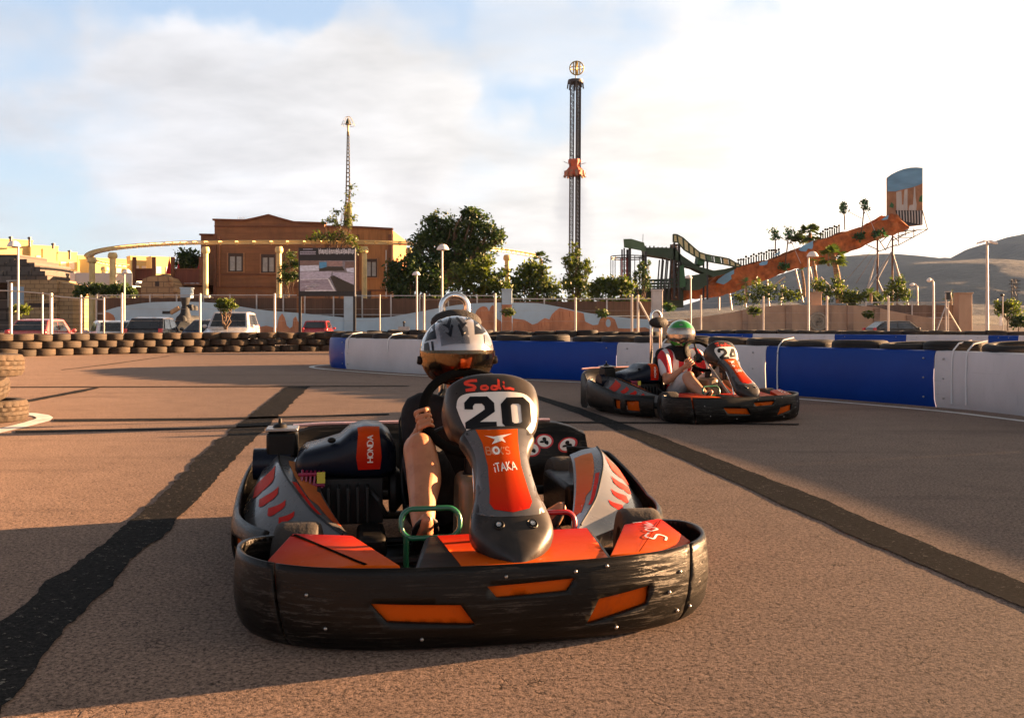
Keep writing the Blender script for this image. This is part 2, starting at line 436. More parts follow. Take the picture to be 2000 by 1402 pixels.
def ground_strip(name, left, right, mat, z=0.004, rag=0.0, sub=6):
    """band on the ground between two pixel polylines, edges torn by rag metres"""
    def dens(pl):
        out = []
        for i in range(len(pl) - 1):
            a, b = G(*pl[i]), G(*pl[i + 1])
            for k in range(sub): out.append(a.lerp(b, k / sub))
        out.append(G(*pl[-1])); return out
    def resample(pts, n):
        d = [0]
        for i in range(1, len(pts)): d.append(d[-1] + (pts[i] - pts[i - 1]).length)
        res = []
        for k in range(n + 1):
            t = d[-1] * k / n; i = 1
            while i < len(d) - 1 and d[i] < t: i += 1
            f = (t - d[i - 1]) / max(1e-9, d[i] - d[i - 1]); res.append(pts[i - 1].lerp(pts[i], min(1, f)))
        return res
    A, B = dens(left), dens(right)
    n = max(24, sub * len(left)) if rag < .02 else 260
    A, B = resample(A, n), resample(B, n)
    mb = MB(); ra, rb = [], []
    for i in range(n + 1):
        w = (B[i] - A[i]); wn = w.normalized() if w.length > 1e-6 else Vector((1, 0, 0))
        ja = mnoise.noise(Vector((A[i].x * 9, A[i].y * 5, 1.3))) * rag + mnoise.fractal(Vector((A[i].x * 31, A[i].y * 23, 2.2)), 1, 2, 4) * rag * .55; jb = mnoise.noise(Vector((B[i].x * 9, B[i].y * 5, 7.7))) * rag + mnoise.fractal(Vector((B[i].x * 31, B[i].y * 23, 5.1)), 1, 2, 4) * rag * .55
        a, b = A[i] + wn * ja, B[i] + wn * jb; a.z = b.z = z
        ra.append(mb.v(a)); rb.append(mb.v(b))
    for i in range(n): mb.face([ra[i], rb[i], rb[i + 1], ra[i + 1]])
    return struct(mb.build(name, mat, smooth=0))

ground_strip("tar_strip", [(560, 755), (395, 885), (300, 985), (140, 1105), (0, 1215), (-200, 1370)],
             [(605, 755), (470, 885), (392, 972), (262, 1095), (130, 1230), (-10, 1412)], mat_tar, rag=0.030)
ground_strip("tar_strip", [(1035, 768), (1130, 796), (1220, 829), (1300, 857), (1420, 904), (1600, 973), (1750, 1038), (1900, 1100), (2000, 1140), (2200, 1225)],
             [(1035, 775), (1130, 809), (1280, 874), (1370, 913), (1500, 972), (1640, 1035), (1800, 1105), (1900, 1146), (2000, 1186), (2200, 1275)], mat_tar, rag=0.025)
ground_strip("tar_strip", [(-60, 797), (60, 780), (150, 763), (185, 757)], [(-60, 806), (55, 786), (165, 765), (195, 758)], mat_tar, rag=0.02)
ground_strip("tar_strip", [(105, 819), (400, 817), (760, 808)], [(105, 824), (400, 821.5), (760, 811)], mat_tar, rag=0.012)
ground_strip("tar_strip", [(30, 841), (400, 836), (790, 822)], [(30, 846), (400, 839), (790, 824)], mat_tar, rag=0.012)
ground_strip("tar_seam", [(-50, 756.2), (300, 755.4), (800, 754)], [(-50, 757.4), (300, 756.5), (800, 755)], mat_tar, z=0.008)
ground_strip("tar_seam", [(120, 722.3), (215, 711), (330, 695)], [(120, 723.2), (215, 712.2), (330, 695.8)], mat_tar)
ground_strip("tar_seam", [(1050, 824), (1300, 826), (1560, 829)], [(1050, 826.5), (1300, 828), (1560, 831)], mat_tar, z=0.008)
ground_strip("white_edge_line", [(-80, 872), (0, 846), (60, 832), (98, 822), (104, 816), (96, 811), (72, 807.5), (30, 805), (-60, 803)],
             [(-80, 858), (0, 837), (45, 826), (68, 819), (72, 816.5), (66, 813), (45, 810.5), (20, 808.5), (-60, 807)], mat_line)
# ------------------------------------------------------------------ shared materials
def leaf_mat(name, col, trans=0.35, var=0.35):
    m = bpy.data.materials.new(name); m.use_nodes = True
    nt = m.node_tree; nt.nodes.clear(); L = nt.links.new
    out = nt.nodes.new('ShaderNodeOutputMaterial'); d = nt.nodes.new('ShaderNodeBsdfPrincipled'); t = nt.nodes.new('ShaderNodeBsdfTranslucent'); mx = nt.nodes.new('ShaderNodeMixShader')
    n = noise_node(nt, 0.9, 4, 0.7)
    c = ramp_node(nt, n.outputs['Fac'], [(0.3, tuple(x * (1 - var) for x in col)), (0.7, tuple(x * (1 + var) for x in col))])
    L(c, d.inputs['Base Color']); d.inputs['Roughness'].default_value = 0.55
    tcol = mixc(nt, 0.5, c, (col[0] * 1.6, col[1] * 1.7, col[2] * 0.5))
    L(tcol, t.inputs['Color']); mx.inputs[0].default_value = trans
    L(d.outputs[0], mx.inputs[1]); L(t.outputs[0], mx.inputs[2]); L(mx.outputs[0], out.inputs[0])
    return m
def wood_mat(name, col, plank=0.25, vertical=False, gap=0.35):
    """painted boards: darker joints every plank metres, mottled grain"""
    m, nt, b = mat_nodes(name); L = nt.links.new
    tc = nt.nodes.new('ShaderNodeTexCoord'); sp = nt.nodes.new('ShaderNodeSeparateXYZ'); L(tc.outputs['Object'], sp.inputs[0])
    def mt(op, a, bb):
        q = nt.nodes.new('ShaderNodeMath'); q.operation = op
        for i, v in enumerate((a, bb)):
            if isinstance(v, (int, float)): q.inputs[i].default_value = v
            else: L(v, q.inputs[i])
        return q.outputs[0]
    ax = mt('ADD', sp.outputs[0], sp.outputs[1]) if vertical else sp.outputs[2]
    k = mt('DIVIDE', ax, plank); fr = mt('FRACT', k, 0); fl = mt('FLOOR', k, 0)
    wn = nt.nodes.new('ShaderNodeTexWhiteNoise'); wn.noise_dimensions = '1D'; L(fl, wn.inputs['W'])
    g = noise_node(nt, 3.0, 5, 0.65, stretch=(1, 1, 0.12) if vertical else (0.12, 0.12, 1))
    c = ramp_node(nt, g.outputs['Fac'], [(0.3, tuple(x * 0.72 for x in col)), (0.7, tuple(min(1, x * 1.25) for x in col))])
    c = mixc(nt, mt('MULTIPLY', wn.outputs['Value'], 0.35), c, tuple(x * 0.6 for x in col))
    st = noise_node(nt, .55, 6, .7, stretch=(1, 1, .35)); c = mixc(nt, ramp_node(nt, st.outputs['Fac'], [(.46, 0), (.66, .5)]), c, tuple(x * .4 for x in col))
    j = ramp_node(nt, fr, [(0.0, 1.0), (0.10, 0.0)])
    c = mixc(nt, mt('MULTIPLY', j, gap), c, (0.01, 0.008, 0.006))
    L(c, b.inputs['Base Color']); b.inputs['Roughness'].default_value = 0.7
    L(bump_node(nt, j, -0.5, 0.02), b.inputs['Normal'])
    return m
def brick_mat(name, col, mortar, w=0.5, h=0.25, var=0.25):
    m, nt, b = mat_nodes(name); L = nt.links.new
    tc = nt.nodes.new('ShaderNodeTexCoord'); mp = nt.nodes.new('ShaderNodeMapping'); mp.inputs['Rotation'].default_value = (pi / 2, 0, 0)
    L(tc.outputs['Object'], mp.inputs[0])
    br = nt.nodes.new('ShaderNodeTexBrick'); L(mp.outputs[0], br.inputs['Vector'])
    br.inputs['Color1'].default_value = (*[x * (1 - var) for x in col], 1); br.inputs['Color2'].default_value = (*[min(1, x * (1 + var)) for x in col], 1)
    br.inputs['Mortar'].default_value = (*mortar, 1); br.inputs['Scale'].default_value = 1.0
    br.inputs['Brick Width'].default_value = w; br.inputs['Row Height'].default_value = h; br.inputs['Mortar Size'].default_value = h * 0.09
    n = noise_node(nt, 2.5, 6, 0.65)
    c = mixc(nt, ramp_node(nt, n.outputs['Fac'], [(0.4, 0.0), (0.75, 0.45)]), br.outputs['Color'], tuple(x * 0.45 for x in col))
    L(c, b.inputs['Base Color']); b.inputs['Roughness'].default_value = 0.9
    L(bump_node(nt, n.outputs['Fac'], 0.5, 0.05), b.inputs['Normal'])
    return m
def glass_mat(name, col=(0.02, 0.022, 0.025), rough=0.06):
    m, nt, b = mat_nodes(name)
    n = noise_node(nt, 1.6, 3, 0.5)
    c = ramp_node(nt, n.outputs['Fac'], [(0.4, col), (0.7, tuple(x * 2.2 for x in col))])
    nt.links.new(c, b.inputs['Base Color']); b.inputs['Roughness'].default_value = rough; b.inputs['Specular IOR Level'].default_value = 0.7
    return m

m_white_metal = M("white_painted_steel", (0.43, 0.40, 0.37), 0.4, var=0.1, vscale=3, dirt=(0.3, 0.24, 0.18), dirt_amt=0.4)
m_grey_metal = M("galvanised_steel", (0.38, 0.37, 0.36), 0.45, 0.7, var=0.15, vscale=5)
m_dark_metal = M("dark_steel", (0.05, 0.045, 0.045), 0.5, 0.4, var=0.3, vscale=3)
m_black = M("black_paint", (0.012, 0.012, 0.013), 0.45, var=0.3, vscale=5)
m_rust = M("rusty_steel", (0.12, 0.06, 0.035), 0.7, 0.2, var=0.4, vscale=2)
m_yellow = M("yellow_paint", (0.60, 0.47, 0.22), 0.5, var=0.15, vscale=1.5, dirt=(0.25, 0.16, 0.06), dirt_amt=0.5)
m_board_h = wood_mat("brown_boards", (0.235, 0.098, 0.036), 0.28)
m_board_v = wood_mat("upright_boards", (0.36, 0.155, 0.045), 0.55, True)
m_board_trim = M("trim_timber", (0.14, 0.052, 0.022), 0.7, var=0.25, vscale=3)
m_fence_wood = wood_mat("fence_boards", (0.115, 0.055, 0.03), 0.16, True, 0.7)
m_red_wood = wood_mat("red_railing_wood", (0.16, 0.045, 0.025), 0.2, True, 0.6)
m_blue_wall = M("mural_sky_paint", (0.37, 0.50, 0.60), 0.75, var=0.10, vscale=0.6, dirt=(0.30, 0.33, 0.35), dirt_amt=0.5)
m_rock_paint = M("mural_rock_paint", (0.47, 0.20, 0.10), 0.8, var=0.3, vscale=1.2, dirt=(0.30, 0.10, 0.05), dirt_amt=0.7, stretch=(1, 1, 0.4))
m_beige_wall = M("beige_render", (0.40, 0.265, 0.18), 0.85, var=0.12, vscale=0.7, dirt=(0.17, 0.12, 0.09), dirt_amt=0.75, stretch=(1.6, 1.6, 0.25))
m_pillar = M("pale_pillar_render", (0.50, 0.47, 0.45), 0.8, var=0.1, vscale=1.2, dirt=(0.3, 0.27, 0.24), dirt_amt=0.5)
m_blue_pillar = M("blue_pillar_render", (0.36, 0.46, 0.54), 0.8, var=0.1, vscale=1.2)
m_house = M("ochre_house_render", (0.62, 0.48, 0.20), 0.85, var=0.08, vscale=0.2)
m_house_w = M("white_house_render", (0.72, 0.66, 0.60), 0.85, var=0.08, vscale=0.3)
m_block_dark = brick_mat("dark_stone_blocks", (0.105, 0.092, 0.082), (0.05, 0.045, 0.04), 2.4, 1.15)
m_block_tan = brick_mat("tan_stone_blocks", (0.40, 0.265, 0.135), (0.2, 0.13, 0.07), 0.9, 0.42, 0.12)
m_ruin = brick_mat("sandstone_blocks", (0.36, 0.235, 0.13), (0.2, 0.13, 0.08), 1.0, 0.5, 0.1)
m_slide_rock = M("orange_moulded_rock", (0.40, 0.118, 0.030), 0.85, var=0.5, vscale=1.5, bump=1.0, bscale=2.6, dirt=(0.18, 0.05, 0.02), dirt_amt=0.8)
m_slide_blue = M("blue_water_paint", (0.16, 0.36, 0.56), 0.6, var=0.12, vscale=1)
m_green_paint = M("flume_green_paint", (0.065, 0.125, 0.065), 0.6, var=0.2, vscale=0.6)
m_green_dark = M("dark_green_paint", (0.018, 0.045, 0.022), 0.6, var=0.3, vscale=0.6)
m_pane_yellow = M("translucent_panel_paint", (0.55, 0.52, 0.27), 0.4, var=0.12, vscale=1)
m_red_cloth = M("red_canvas", (0.42, 0.012, 0.02), 0.85, var=0.25, vscale=2)
m_glass_dark = glass_mat("window_glass")
m_frame_dark = M("dark_window_timber", (0.035, 0.018, 0.012), 0.5, var=0.2)
m_curtain = M("curtain_behind_glass", (0.30, 0.31, 0.30), 0.25, var=0.15, vscale=1.5)
m_trunk = M("bark", (0.13, 0.085, 0.055), 0.95, var=0.4, vscale=3, bump=0.8, bscale=9, stretch=(3, 3, 0.5))
m_palm_trunk = M("palm_bark", (0.25, 0.17, 0.11), 0.95, var=0.5, vscale=3, bump=0.8, bscale=6, stretch=(0.6, 0.6, 4))
lf_dark = leaf_mat("dark_leaves", (0.020, 0.048, 0.014), 0.25)
lf_mid = leaf_mat("mid_leaves", (0.055, 0.090, 0.018), 0.35)
lf_olive = leaf_mat("olive_leaves", (0.080, 0.108, 0.016), 0.40)
lf_lime = leaf_mat("lime_leaves", (0.125, 0.160, 0.020), 0.40)
lf_palm = leaf_mat("palm_leaves", (0.045, 0.085, 0.022), 0.3)
lf_plastic = leaf_mat("plastic_palm_leaves", (0.03, 0.13, 0.045), 0.2)
# ------------------------------------------------------------------ hills
def hills():
    m, nt, b = mat_nodes("hill_scrub"); L = nt.links.new
    n = noise_node(nt, 0.010, 8, 0.6)
    c = ramp_node(nt, n.outputs['Fac'], [(0.3, (0.016, 0.020, 0.024)), (0.55, (0.024, 0.027, 0.030)), (0.75, (0.035, 0.036, 0.037))])
    L(c, b.inputs['Base Color']); b.inputs['Roughness'].default_value = 0.95
    n2 = noise_node(nt, 0.02, 8, 0.65)
    L(bump_node(nt, n2.outputs['Fac'], .55, 25.0), b.inputs['Normal'])
    Yr = 2600.0
    prof = [(1100, 628), (1330, 600), (1450, 560), (1540, 527), (1600, 509), (1640, 500), (1680, 496), (1720, 495), (1755, 498), (1780, 504), (1800, 507),
            (1815, 504), (1832, 503), (1852, 505), (1866, 501), (1880, 495), (1897, 484), (1912, 475), (1922, 471), (1932, 470), (1950, 463), (1975, 458), (2000, 452), (2080, 432), (2250, 410), (2500, 420), (2800, 470), (3100, 560), (3300, 628)]
    mb = MB(); rows = []
    nx, ny = 220, 34
    def ridge(px):
        for (a, b_) in zip(prof, prof[1:]):
            if a[0] <= px <= b_[0]:
                t = (px - a[0]) / (b_[0] - a[0]); return a[1] + (b_[1] - a[1]) * t
        return prof[-1][1]
    for j in range(ny + 1):
        t = j / ny; row = []
        for i in range(nx + 1):
            px = prof[0][0] + (prof[-1][0] - prof[0][0]) * i / nx
            X = PX(px, Yr); H = PZ(ridge(px), Yr)
            s = t if t <= 0.75 else 0.75
            Y = 240 + (Yr - 240) * (t / 0.75) if t <= 0.75 else Yr + 1300 * (t - 0.75) / 0.25
            k = (t / 0.75) if t <= 0.75 else 1 - (t - 0.75) / 0.25 * 0.9
            z = H * (k ** 1.12) * (1.0 if k > .25 else .55 + 1.8 * k)
            nn = mnoise.fractal(Vector((X * 0.0021, Y * 0.0016, 3.0)), 1.0, 2.0, 5)
            z += nn * 40 * k * (1 - k) * 2.2
            row.append(mb.v((X, Y, max(z, -3) - (3 if j == 0 else 0))))
        rows.append(row)
    for j in range(ny):
        for i in range(nx): mb.face([rows[j][i], rows[j][i + 1], rows[j + 1][i + 1], rows[j + 1][i]])
    struct(mb.build("hills", m, smooth=180))
hills()

# ------------------------------------------------------------------ foliage builders
def leaf_cloud(mb, blobs, n, size, nmat, flat=0.75, rnd=random, hang=0.0):
    """leaf-sized quads gathered into small clumps around blob volumes (centre, radii)"""
    tot = sum(b[1][0] * b[1][2] for b in blobs)
    for (c, r) in blobs:
        k = max(6, int(n * r[0] * r[2] / tot / 7))
        for _ in range(k):
            d = Vector((rnd.gauss(0, 1), rnd.gauss(0, 1), rnd.gauss(0, 1))).normalized()
            rad = rnd.random() ** 0.45
            p0 = Vector(c) + Vector((d.x * r[0], d.y * r[1], d.z * r[2])) * rad * (0.78 + 0.48 * rnd.random() ** 2)
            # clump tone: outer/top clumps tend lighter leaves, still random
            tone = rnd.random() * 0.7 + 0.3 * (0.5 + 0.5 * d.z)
            for _k in range(7):
                p = p0 + Vector((rnd.gauss(0, 1), rnd.gauss(0, 1), rnd.gauss(0, 0.8))) * size * 1.15
                nrm = Vector((rnd.gauss(0, 1), rnd.gauss(0, 1), rnd.gauss(0.4, 1))).normalized()
                u = nrm.orthogonal().normalized(); w = nrm.cross(u)
                a = rnd.random() * 2 * pi; u, w = u * cos(a) + w * sin(a), w * cos(a) - u * sin(a)
                s = size * (0.4 + 1.1 * rnd.random())
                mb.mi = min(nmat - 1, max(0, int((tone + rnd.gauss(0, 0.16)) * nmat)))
                mb.face([mb.v(p - u * s), mb.v(p - w * s * 0.5), mb.v(p + u * s), mb.v(p + w * s * 0.5)])
    mb.mi = 0
def branch_pts(a, b, sag=0.1, n=5, rnd=random):
    a, b = Vector(a), Vector(b); out = []
    for i in range(n + 1):
        t = i / n
        out.append(a.lerp(b, t) + Vector((rnd.uniform(-1, 1), rnd.uniform(-1, 1), 0)) * (b - a).length * sag * t * (1 - t) * 1.5)
    return out
def tree(name, label, cat, base_px, Y, blobs_px, n, size, mats, trunk_r=0.2, depth=0.8, group=None, seed=1, trunk=True, z0=0.0, base_py=None):
    rnd = random.Random(seed)
    bx = PX(base_px, Y); zb = z0 if base_py is None else PZ(base_py, Y)
    root = empty(name, label, cat, (bx, Y, zb), 0, group)
    s = Y / FPX
    blobs = [(Vector((PX(px, Y) - bx, rnd.uniform(-0.3, 0.3) * r * s, PZ(py, Y) - zb)), (r * s, r * s * depth, r * s * 0.85)) for (px, py, r) in blobs_px]
    mb = MB(); leaf_cloud(mb, blobs, n, size, len(mats), rnd=rnd); mb.build("crown", mats, root, smooth=0, recalc=False)
    if trunk:
        mb = MB()
        top = sum((b[0] for b in blobs), Vector()) / len(blobs)
        fork = Vector((top.x * 0.3, 0, top.z * 0.45))
        pts = branch_pts((0, 0, -0.3), fork, 0.12, 4, rnd); mb.tube(pts, [trunk_r * (1.25 - 0.5 * i / 4) for i in range(5)], 8)
        for (c, r) in blobs:
            mb.tube(branch_pts(fork, c, 0.25, 5, rnd), [trunk_r * 0.6 * (1 - 0.8 * i / 5) for i in range(6)], 6)
            for _ in range(3):
                e = c + Vector((rnd.gauss(0, .5) * r[0], rnd.gauss(0, .5) * r[1], rnd.gauss(0.1, .5) * r[2]))
                mb.tube(branch_pts(fork.lerp(c, 0.6), e, 0.2, 3, rnd), [trunk_r * 0.22, trunk_r * 0.17, trunk_r * 0.1, trunk_r * 0.05], 5)
        mb.build("trunk", m_trunk, root)
    return root
def palm(name, label, base_px, base_py, top_px, top_py, Y, r, mats, trunk_r=0.22, nf=26, seed=1, group=None, fan=False, cat="palm tree", lean=0.0, skirt=True):
    rnd = random.Random(seed)
    zb = PZ(base_py, Y); root = empty(name, label, cat, (PX(base_px, Y), Y, zb), 0, group)
    top = Vector((PX(top_px, Y) - PX(base_px, Y), 0, PZ(top_py, Y) - zb))
    mb = MB(); n = 8
    mb.tube([top * (i / n) + Vector((sin(i / n * pi) * 0.03 * top.length, 0, 0)) for i in range(n + 1)], [trunk_r * (1.25 - 0.4 * i / n) * (1 + 0.06 * (i % 2)) for i in range(n + 1)], 10)
    mb.build("trunk", m_palm_trunk, root)
    mb = MB()
    for k in range(nf):
        az = k * 2.399 + rnd.uniform(-.3, .3); el = radians(rnd.uniform(-35, 80)) if skirt else radians(rnd.uniform(-10, 80))
        L_ = r * rnd.uniform(0.75, 1.1); d = Vector((cos(az) * cos(el), sin(az) * cos(el), sin(el))); droop = rnd.uniform(0.25, 0.5) * L_
        side = d.cross(Vector((0, 0, 1))); side = side.normalized() if side.length > 1e-3 else Vector((1, 0, 0))
        mb.mi = rnd.randrange(len(mats))
        m = 7
        def pt(t): return top + d * (L_ * t) + Vector((0, 0, -droop * t * t))
        if fan:
            stem_end = 0.5; c0 = pt(stem_end)
            mb.face([mb.v(top + side * .02 * r), mb.v(top - side * .02 * r), mb.v(c0)])
            for q in range(9):
                a = (q - 4) * 0.30; f = d * cos(a) + side * sin(a); e = c0 + f * (L_ * 0.55) + Vector((0, 0, -droop * (0.4 + 0.3 * abs(a))))
                mid = c0.lerp(e, 0.55) + Vector((0, 0, 0.04 * r)); ws = side * cos(a) - d * sin(a)
                mb.face([mb.v(c0), mb.v(mid + ws * 0.05 * r), mb.v(e), mb.v(mid - ws * 0.05 * r)])
        else:
            for q in range(m):
                for sg in (-1, 1):
                    t = 0.15 + 0.85 * q / m; p = pt(t); ln = r * 0.34 * (1 - 0.55 * abs(t - 0.45))
                    e = p + (side * sg * 0.8 + d * 0.6).normalized() * ln + Vector((0, 0, -ln * 0.35))
                    w = (pt(min(1, t + 0.10)) - p) * 0.8
                    mb.face([mb.v(p), mb.v(p + w), mb.v(e)])
            for q in range(m): mb.face([mb.v(pt(q / m) + side * 0.012 * r), mb.v(pt(q / m) - side * 0.012 * r), mb.v(pt((q + 1) / m) - side * 0.01 * r), mb.v(pt((q + 1) / m) + side * 0.01 * r)])
    mb.mi = 0
    mb.build("crown", mats, root, smooth=0, recalc=False)
    return root

# ------------------------------------------------------------------ park wall with the painted desert
YW = 66.0
def wall_poly(name, mat, top, base_py, Y, thick, parent=None, x0=None):
    """standing slab whose upper outline is a pixel polyline at distance Y"""
    mb = MB()
    pts = [P(px, py, Y) for px, py in top]
    zb = -0.5
    ring = [Vector((pts[0].x, Y, zb))] + pts + [Vector((pts[-1].x, Y, zb))]
    base = ring[0]
    mb.prism([p for p in ring], (0, thick, 0))
    return mb.build(name, mat, parent, smooth=20)
mural_top = [(205, 607), (228, 600), (250, 596), (275, 592.5), (300, 590), (350, 589), (395, 590), (422, 592), (450, 596), (475, 600), (500, 604), (525, 607), (585, 611.5), (630, 616), (671.5, 620)]
mural_mid = [(693.5, 621), (730, 621), (762, 619), (790, 614), (812, 610), (850, 603), (890, 596), (925, 592.5), (950, 591.5), (979.5, 591)]
mural_right = [(1000.5, 591), (1050, 592), (1075, 596), (1100, 601), (1125, 607), (1150, 611.5), (1175, 615), (1200, 618), (1235, 622), (1273.5, 624)]
rockL = [[(476, 652), (476, 645), (500, 640), (520, 636), (541, 641), (545, 620), (551, 612), (556, 620), (560, 636), (566, 641), (571, 638), (573, 622), (578, 618), (583, 630), (585, 641), (610, 644), (640, 646), (640, 652)],
         [(206, 652), (206, 609.5), (214, 611), (222, 616), (226, 628), (234, 636), (250, 640), (268, 643), (268, 652)]]
rockM = [[(893, 652), (895, 640), (897, 614), (903, 604), (910, 602), (918, 605), (922, 614), (928, 614), (931, 606), (938, 600), (945, 598), (951, 600), (955, 608), (958, 600), (962, 595.5), (967, 600), (970, 622), (979, 628), (979, 652)]]
rockR = [[(1001, 652), (1001, 622), (1012, 623), (1025, 625), (1040, 634), (1050, 631), (1056, 626), (1064, 621), (1073, 624), (1078, 614), (1085, 607), (1093, 601.5), (1100, 603), (1110, 605), (1122, 608), (1130, 609.5), (1140, 612), (1143, 628), (1158, 635), (1168, 634), (1172, 623), (1183, 618.5), (1194, 619.5), (1201, 624), (1207, 641), (1230, 642), (1260, 639), (1273, 645), (1273, 652)]]
m_rock_line = M("mural_rock_shading", (0.33, 0.115, 0.055), 0.8, var=0.2, vscale=2)
def mural(label, top, rocks, holes=()):
    w = wall_poly("mural_wall", m_blue_wall, top, 650, YW, 0.35); tag(w, label, "wall", "painted desert walls round the park")
    for r in rocks:
        mb = MB(); mb.prism([P(x, y, YW - 0.012) for x, y in r], (0, 0.011, 0)); o = mb.build("painted_rock", m_rock_paint, w, smooth=0)
        rnd = random.Random(len(r)); mb = MB()
        tops = sorted(r)[2:-2]
        for (x, y) in tops:
            if rnd.random() < 0.75 and y < 640:
                x2 = x + rnd.uniform(-2.5, 2.5); y0 = y + rnd.uniform(3, 6); y1 = min(648, y0 + rnd.uniform(6, 22)); wd = rnd.uniform(0.25, 0.6)
                mb.prism([P(x2 - wd, y0, YW - 0.02), P(x2 + wd, y0 + 1, YW - 0.02), P(x2 + wd * 1.6, y1, YW - 0.02), P(x2 - wd * .5, y1, YW - 0.02)], (0, 0.006, 0))
        mb.build("painted_rock_shading", m_rock_line, o, smooth=0)
    for h in holes:
        mb = MB(); mb.prism([P(x, y, YW - 0.03) for x, y in h], (0, 0.015, 0)); mb.build("painted_sky_gap", m_blue_wall, w, smooth=0)
    return w
mural("long low wall painted pale blue with two small rock spires, behind the parked cars", mural_top, rockL)
mural("pale blue painted wall with orange rocks at one end, behind the silver helmet", mural_mid, rockM)
mural("pale blue wall painted with a broad orange rock arch and mesas", mural_right, rockR, [[(1188 + 5 * cos(a * pi / 6), 631 + 8 * sin(a * pi / 6)) for a in range(12)]])

beige_top = [(1294, 628), (1330, 624), (1370, 619), (1425, 611), (1460, 604), (1500, 598), (1532, 595.5), (1600, 595.5), (1650, 596), (1690, 598), (1712, 600), (1735, 606), (1775, 614), (1825, 622), (1850, 624.5), (1869.5, 625)]
bw = wall_poly("beige_wall", m_beige_wall, beige_top, 650, YW, 0.4); tag(bw, "long beige rendered wall with streaked pilasters and a round emblem", "wall")
mb = MB()
for px in (1455, 1540, 1617, 1660, 1712, 1775, 1830): 
    zt = [PZ(b, YW) for a, b in [min(beige_top, key=lambda q: abs(q[0] - px))]][0] - 0.06
    mb.box((PX(px, YW), YW - 0.06, (zt - 0.4) / 2), (0.42, 0.115, zt + 0.4))
mb.build("pilaster", M("streaked_pilaster", (0.30, 0.20, 0.145), 0.9, var=0.2, vscale=0.8, dirt=(0.10, 0.07, 0.055), dirt_amt=0.8, stretch=(2, 2, 0.2)), bw)
# round emblem, a stone disc with rings
mb = MB()
c = P(1597, 628, YW - 0.03); Mx = Matrix.Rotation(pi / 2, 3, 'X'); k = YW / FPX
mb.lathe([(0, 0.09), (9 * k, 0.09), (9.6 * k, 0.13), (11.5 * k, 0.13), (12 * k, 0.07), (14 * k, 0.07), (14.5 * k, 0.14), (18 * k, 0.12), (18.6 * k, 0)], c, 40, Mx)
m_emblem = M("carved_disc", (0.29, 0.25, 0.20), 0.9, var=0.2, vscale=2.2, bump=.6, bscale=5, dirt=(0.16, 0.15, 0.125), dirt_amt=0.5)
mb.build("round_emblem", m_emblem, bw, smooth=30)
mb = MB()
rnd = random.Random(3)
for i in range(46):
    a = rnd.uniform(0, 2 * pi); r = rnd.uniform(1, 8) * k; q = c + Vector((r * cos(a), -0.105, r * sin(a)))
    mb.box(q, (rnd.uniform(.03, .10), 0.03, rnd.uniform(.03, .14)), M=Matrix.Rotation(rnd.uniform(0, 3), 3, 'Y'))
mb.build("emblem_relief", m_emblem, bw)

def pillar(label, x0, x1, ytop, mat, Y=YW, cap=None, ybot=655, paint=None):
    w = (x1 - x0) / FPX * Y; cx = PX((x0 + x1) / 2, Y); zt = PZ(ytop, Y)
    r = empty("wall_pillar", label, "pillar", (cx, Y + w * 0.3, -0.5), 0, "pillars of the park wall")
    mb = MB(); mb.box((0, 0, (zt + 0.5) / 2), (w, w * 0.9, zt + 0.5)); mb.build("shaft", mat, r, bevel=0.03)
    mb = MB(); mb.box((0, 0, zt + 0.5 + 0.05), (w * 1.12, w * 1.02, 0.1)); mb.build("cap", cap or mat, r, bevel=0.02)
    if paint:
        mb = MB(); h = (zt + 0.5) * 0.72; mb.box((0, -w * 0.45 - 0.006, h / 2), (w * 0.98, 0.01, h)); mb.build("painted_rock", paint, r)
    return r
pillar("pale blue wall pillar right behind the right leg of the billboard", 672, 693, 578, m_blue_pillar, YW)
pillar("wall pillar with orange rock painted up to its pale blue top", 980, 1000, 567, m_blue_pillar, YW, None, 655, m_rock_paint)
pillar("plain pale grey pillar at the foot of the orange slide", 1274, 1294, 568, m_pillar, YW)
pillar("pale blue pillar behind the dark locomotive ornament", 353, 373, 564, m_blue_pillar, YW + 2)
pillar("beige end pillar of the wall under the hills", 1871, 1897, 574, m_beige_wall, YW)
pillar("short beige pillar rising behind the round emblem", 1583, 1604, 573, m_beige_wall, YW + 0.8)

# boarded park fence standing behind the wall
def slat_fence(label, pts, zb, zt_px, Y, post_every=40, mat=m_fence_wood, group="boarded fences behind the painted wall", bars=True):
    x0, x1 = pts
    zt = PZ(zt_px, Y); L_ = PX(x1, Y) - PX(x0, Y)
    r = empty("slat_fence", label, "fence", (PX(x0, Y), Y, zb), 0, group)
    mb = MB(); h = zt - zb; n = int(L_ / 0.16)
    for i in range(n): mb.box((i * L_ / n + 0.06, .01 * (i % 2), h / 2 - 0.1 + 0.02 * sin(i * 7.3)), (0.168, 0.03, h - 0.25))
    mb.build("boards", mat, r, smooth=0)
    mb = MB()
    for z in (h - 0.02, h * 0.45): mb.box((L_ / 2, -0.045, z), (L_, 0.05, 0.06))
    mb.build("rail", m_grey_metal, r)
    for px in range(int(x0), int(x1), post_every):
        mb = MB(); mb.box((PX(px, Y) - PX(x0, Y), -0.10, h / 2), (0.10, 0.06, h + 0.1)); mb.build("post", m_grey_metal, r)
    return r
slat_fence("dark brown boarded fence behind the blue wall, left of the billboard", (190, 580), 0.4, 576, YW + 1.6, 52)
slat_fence("dark boarded fence between the billboard pillar and the painted rock pillar", (596, 978), 0.3, 577, YW + 1.6, 56)
slat_fence("dark boarded fence above the painted rock arch", (1002, 1272), 0.3, 583, YW + 1.6, 61)
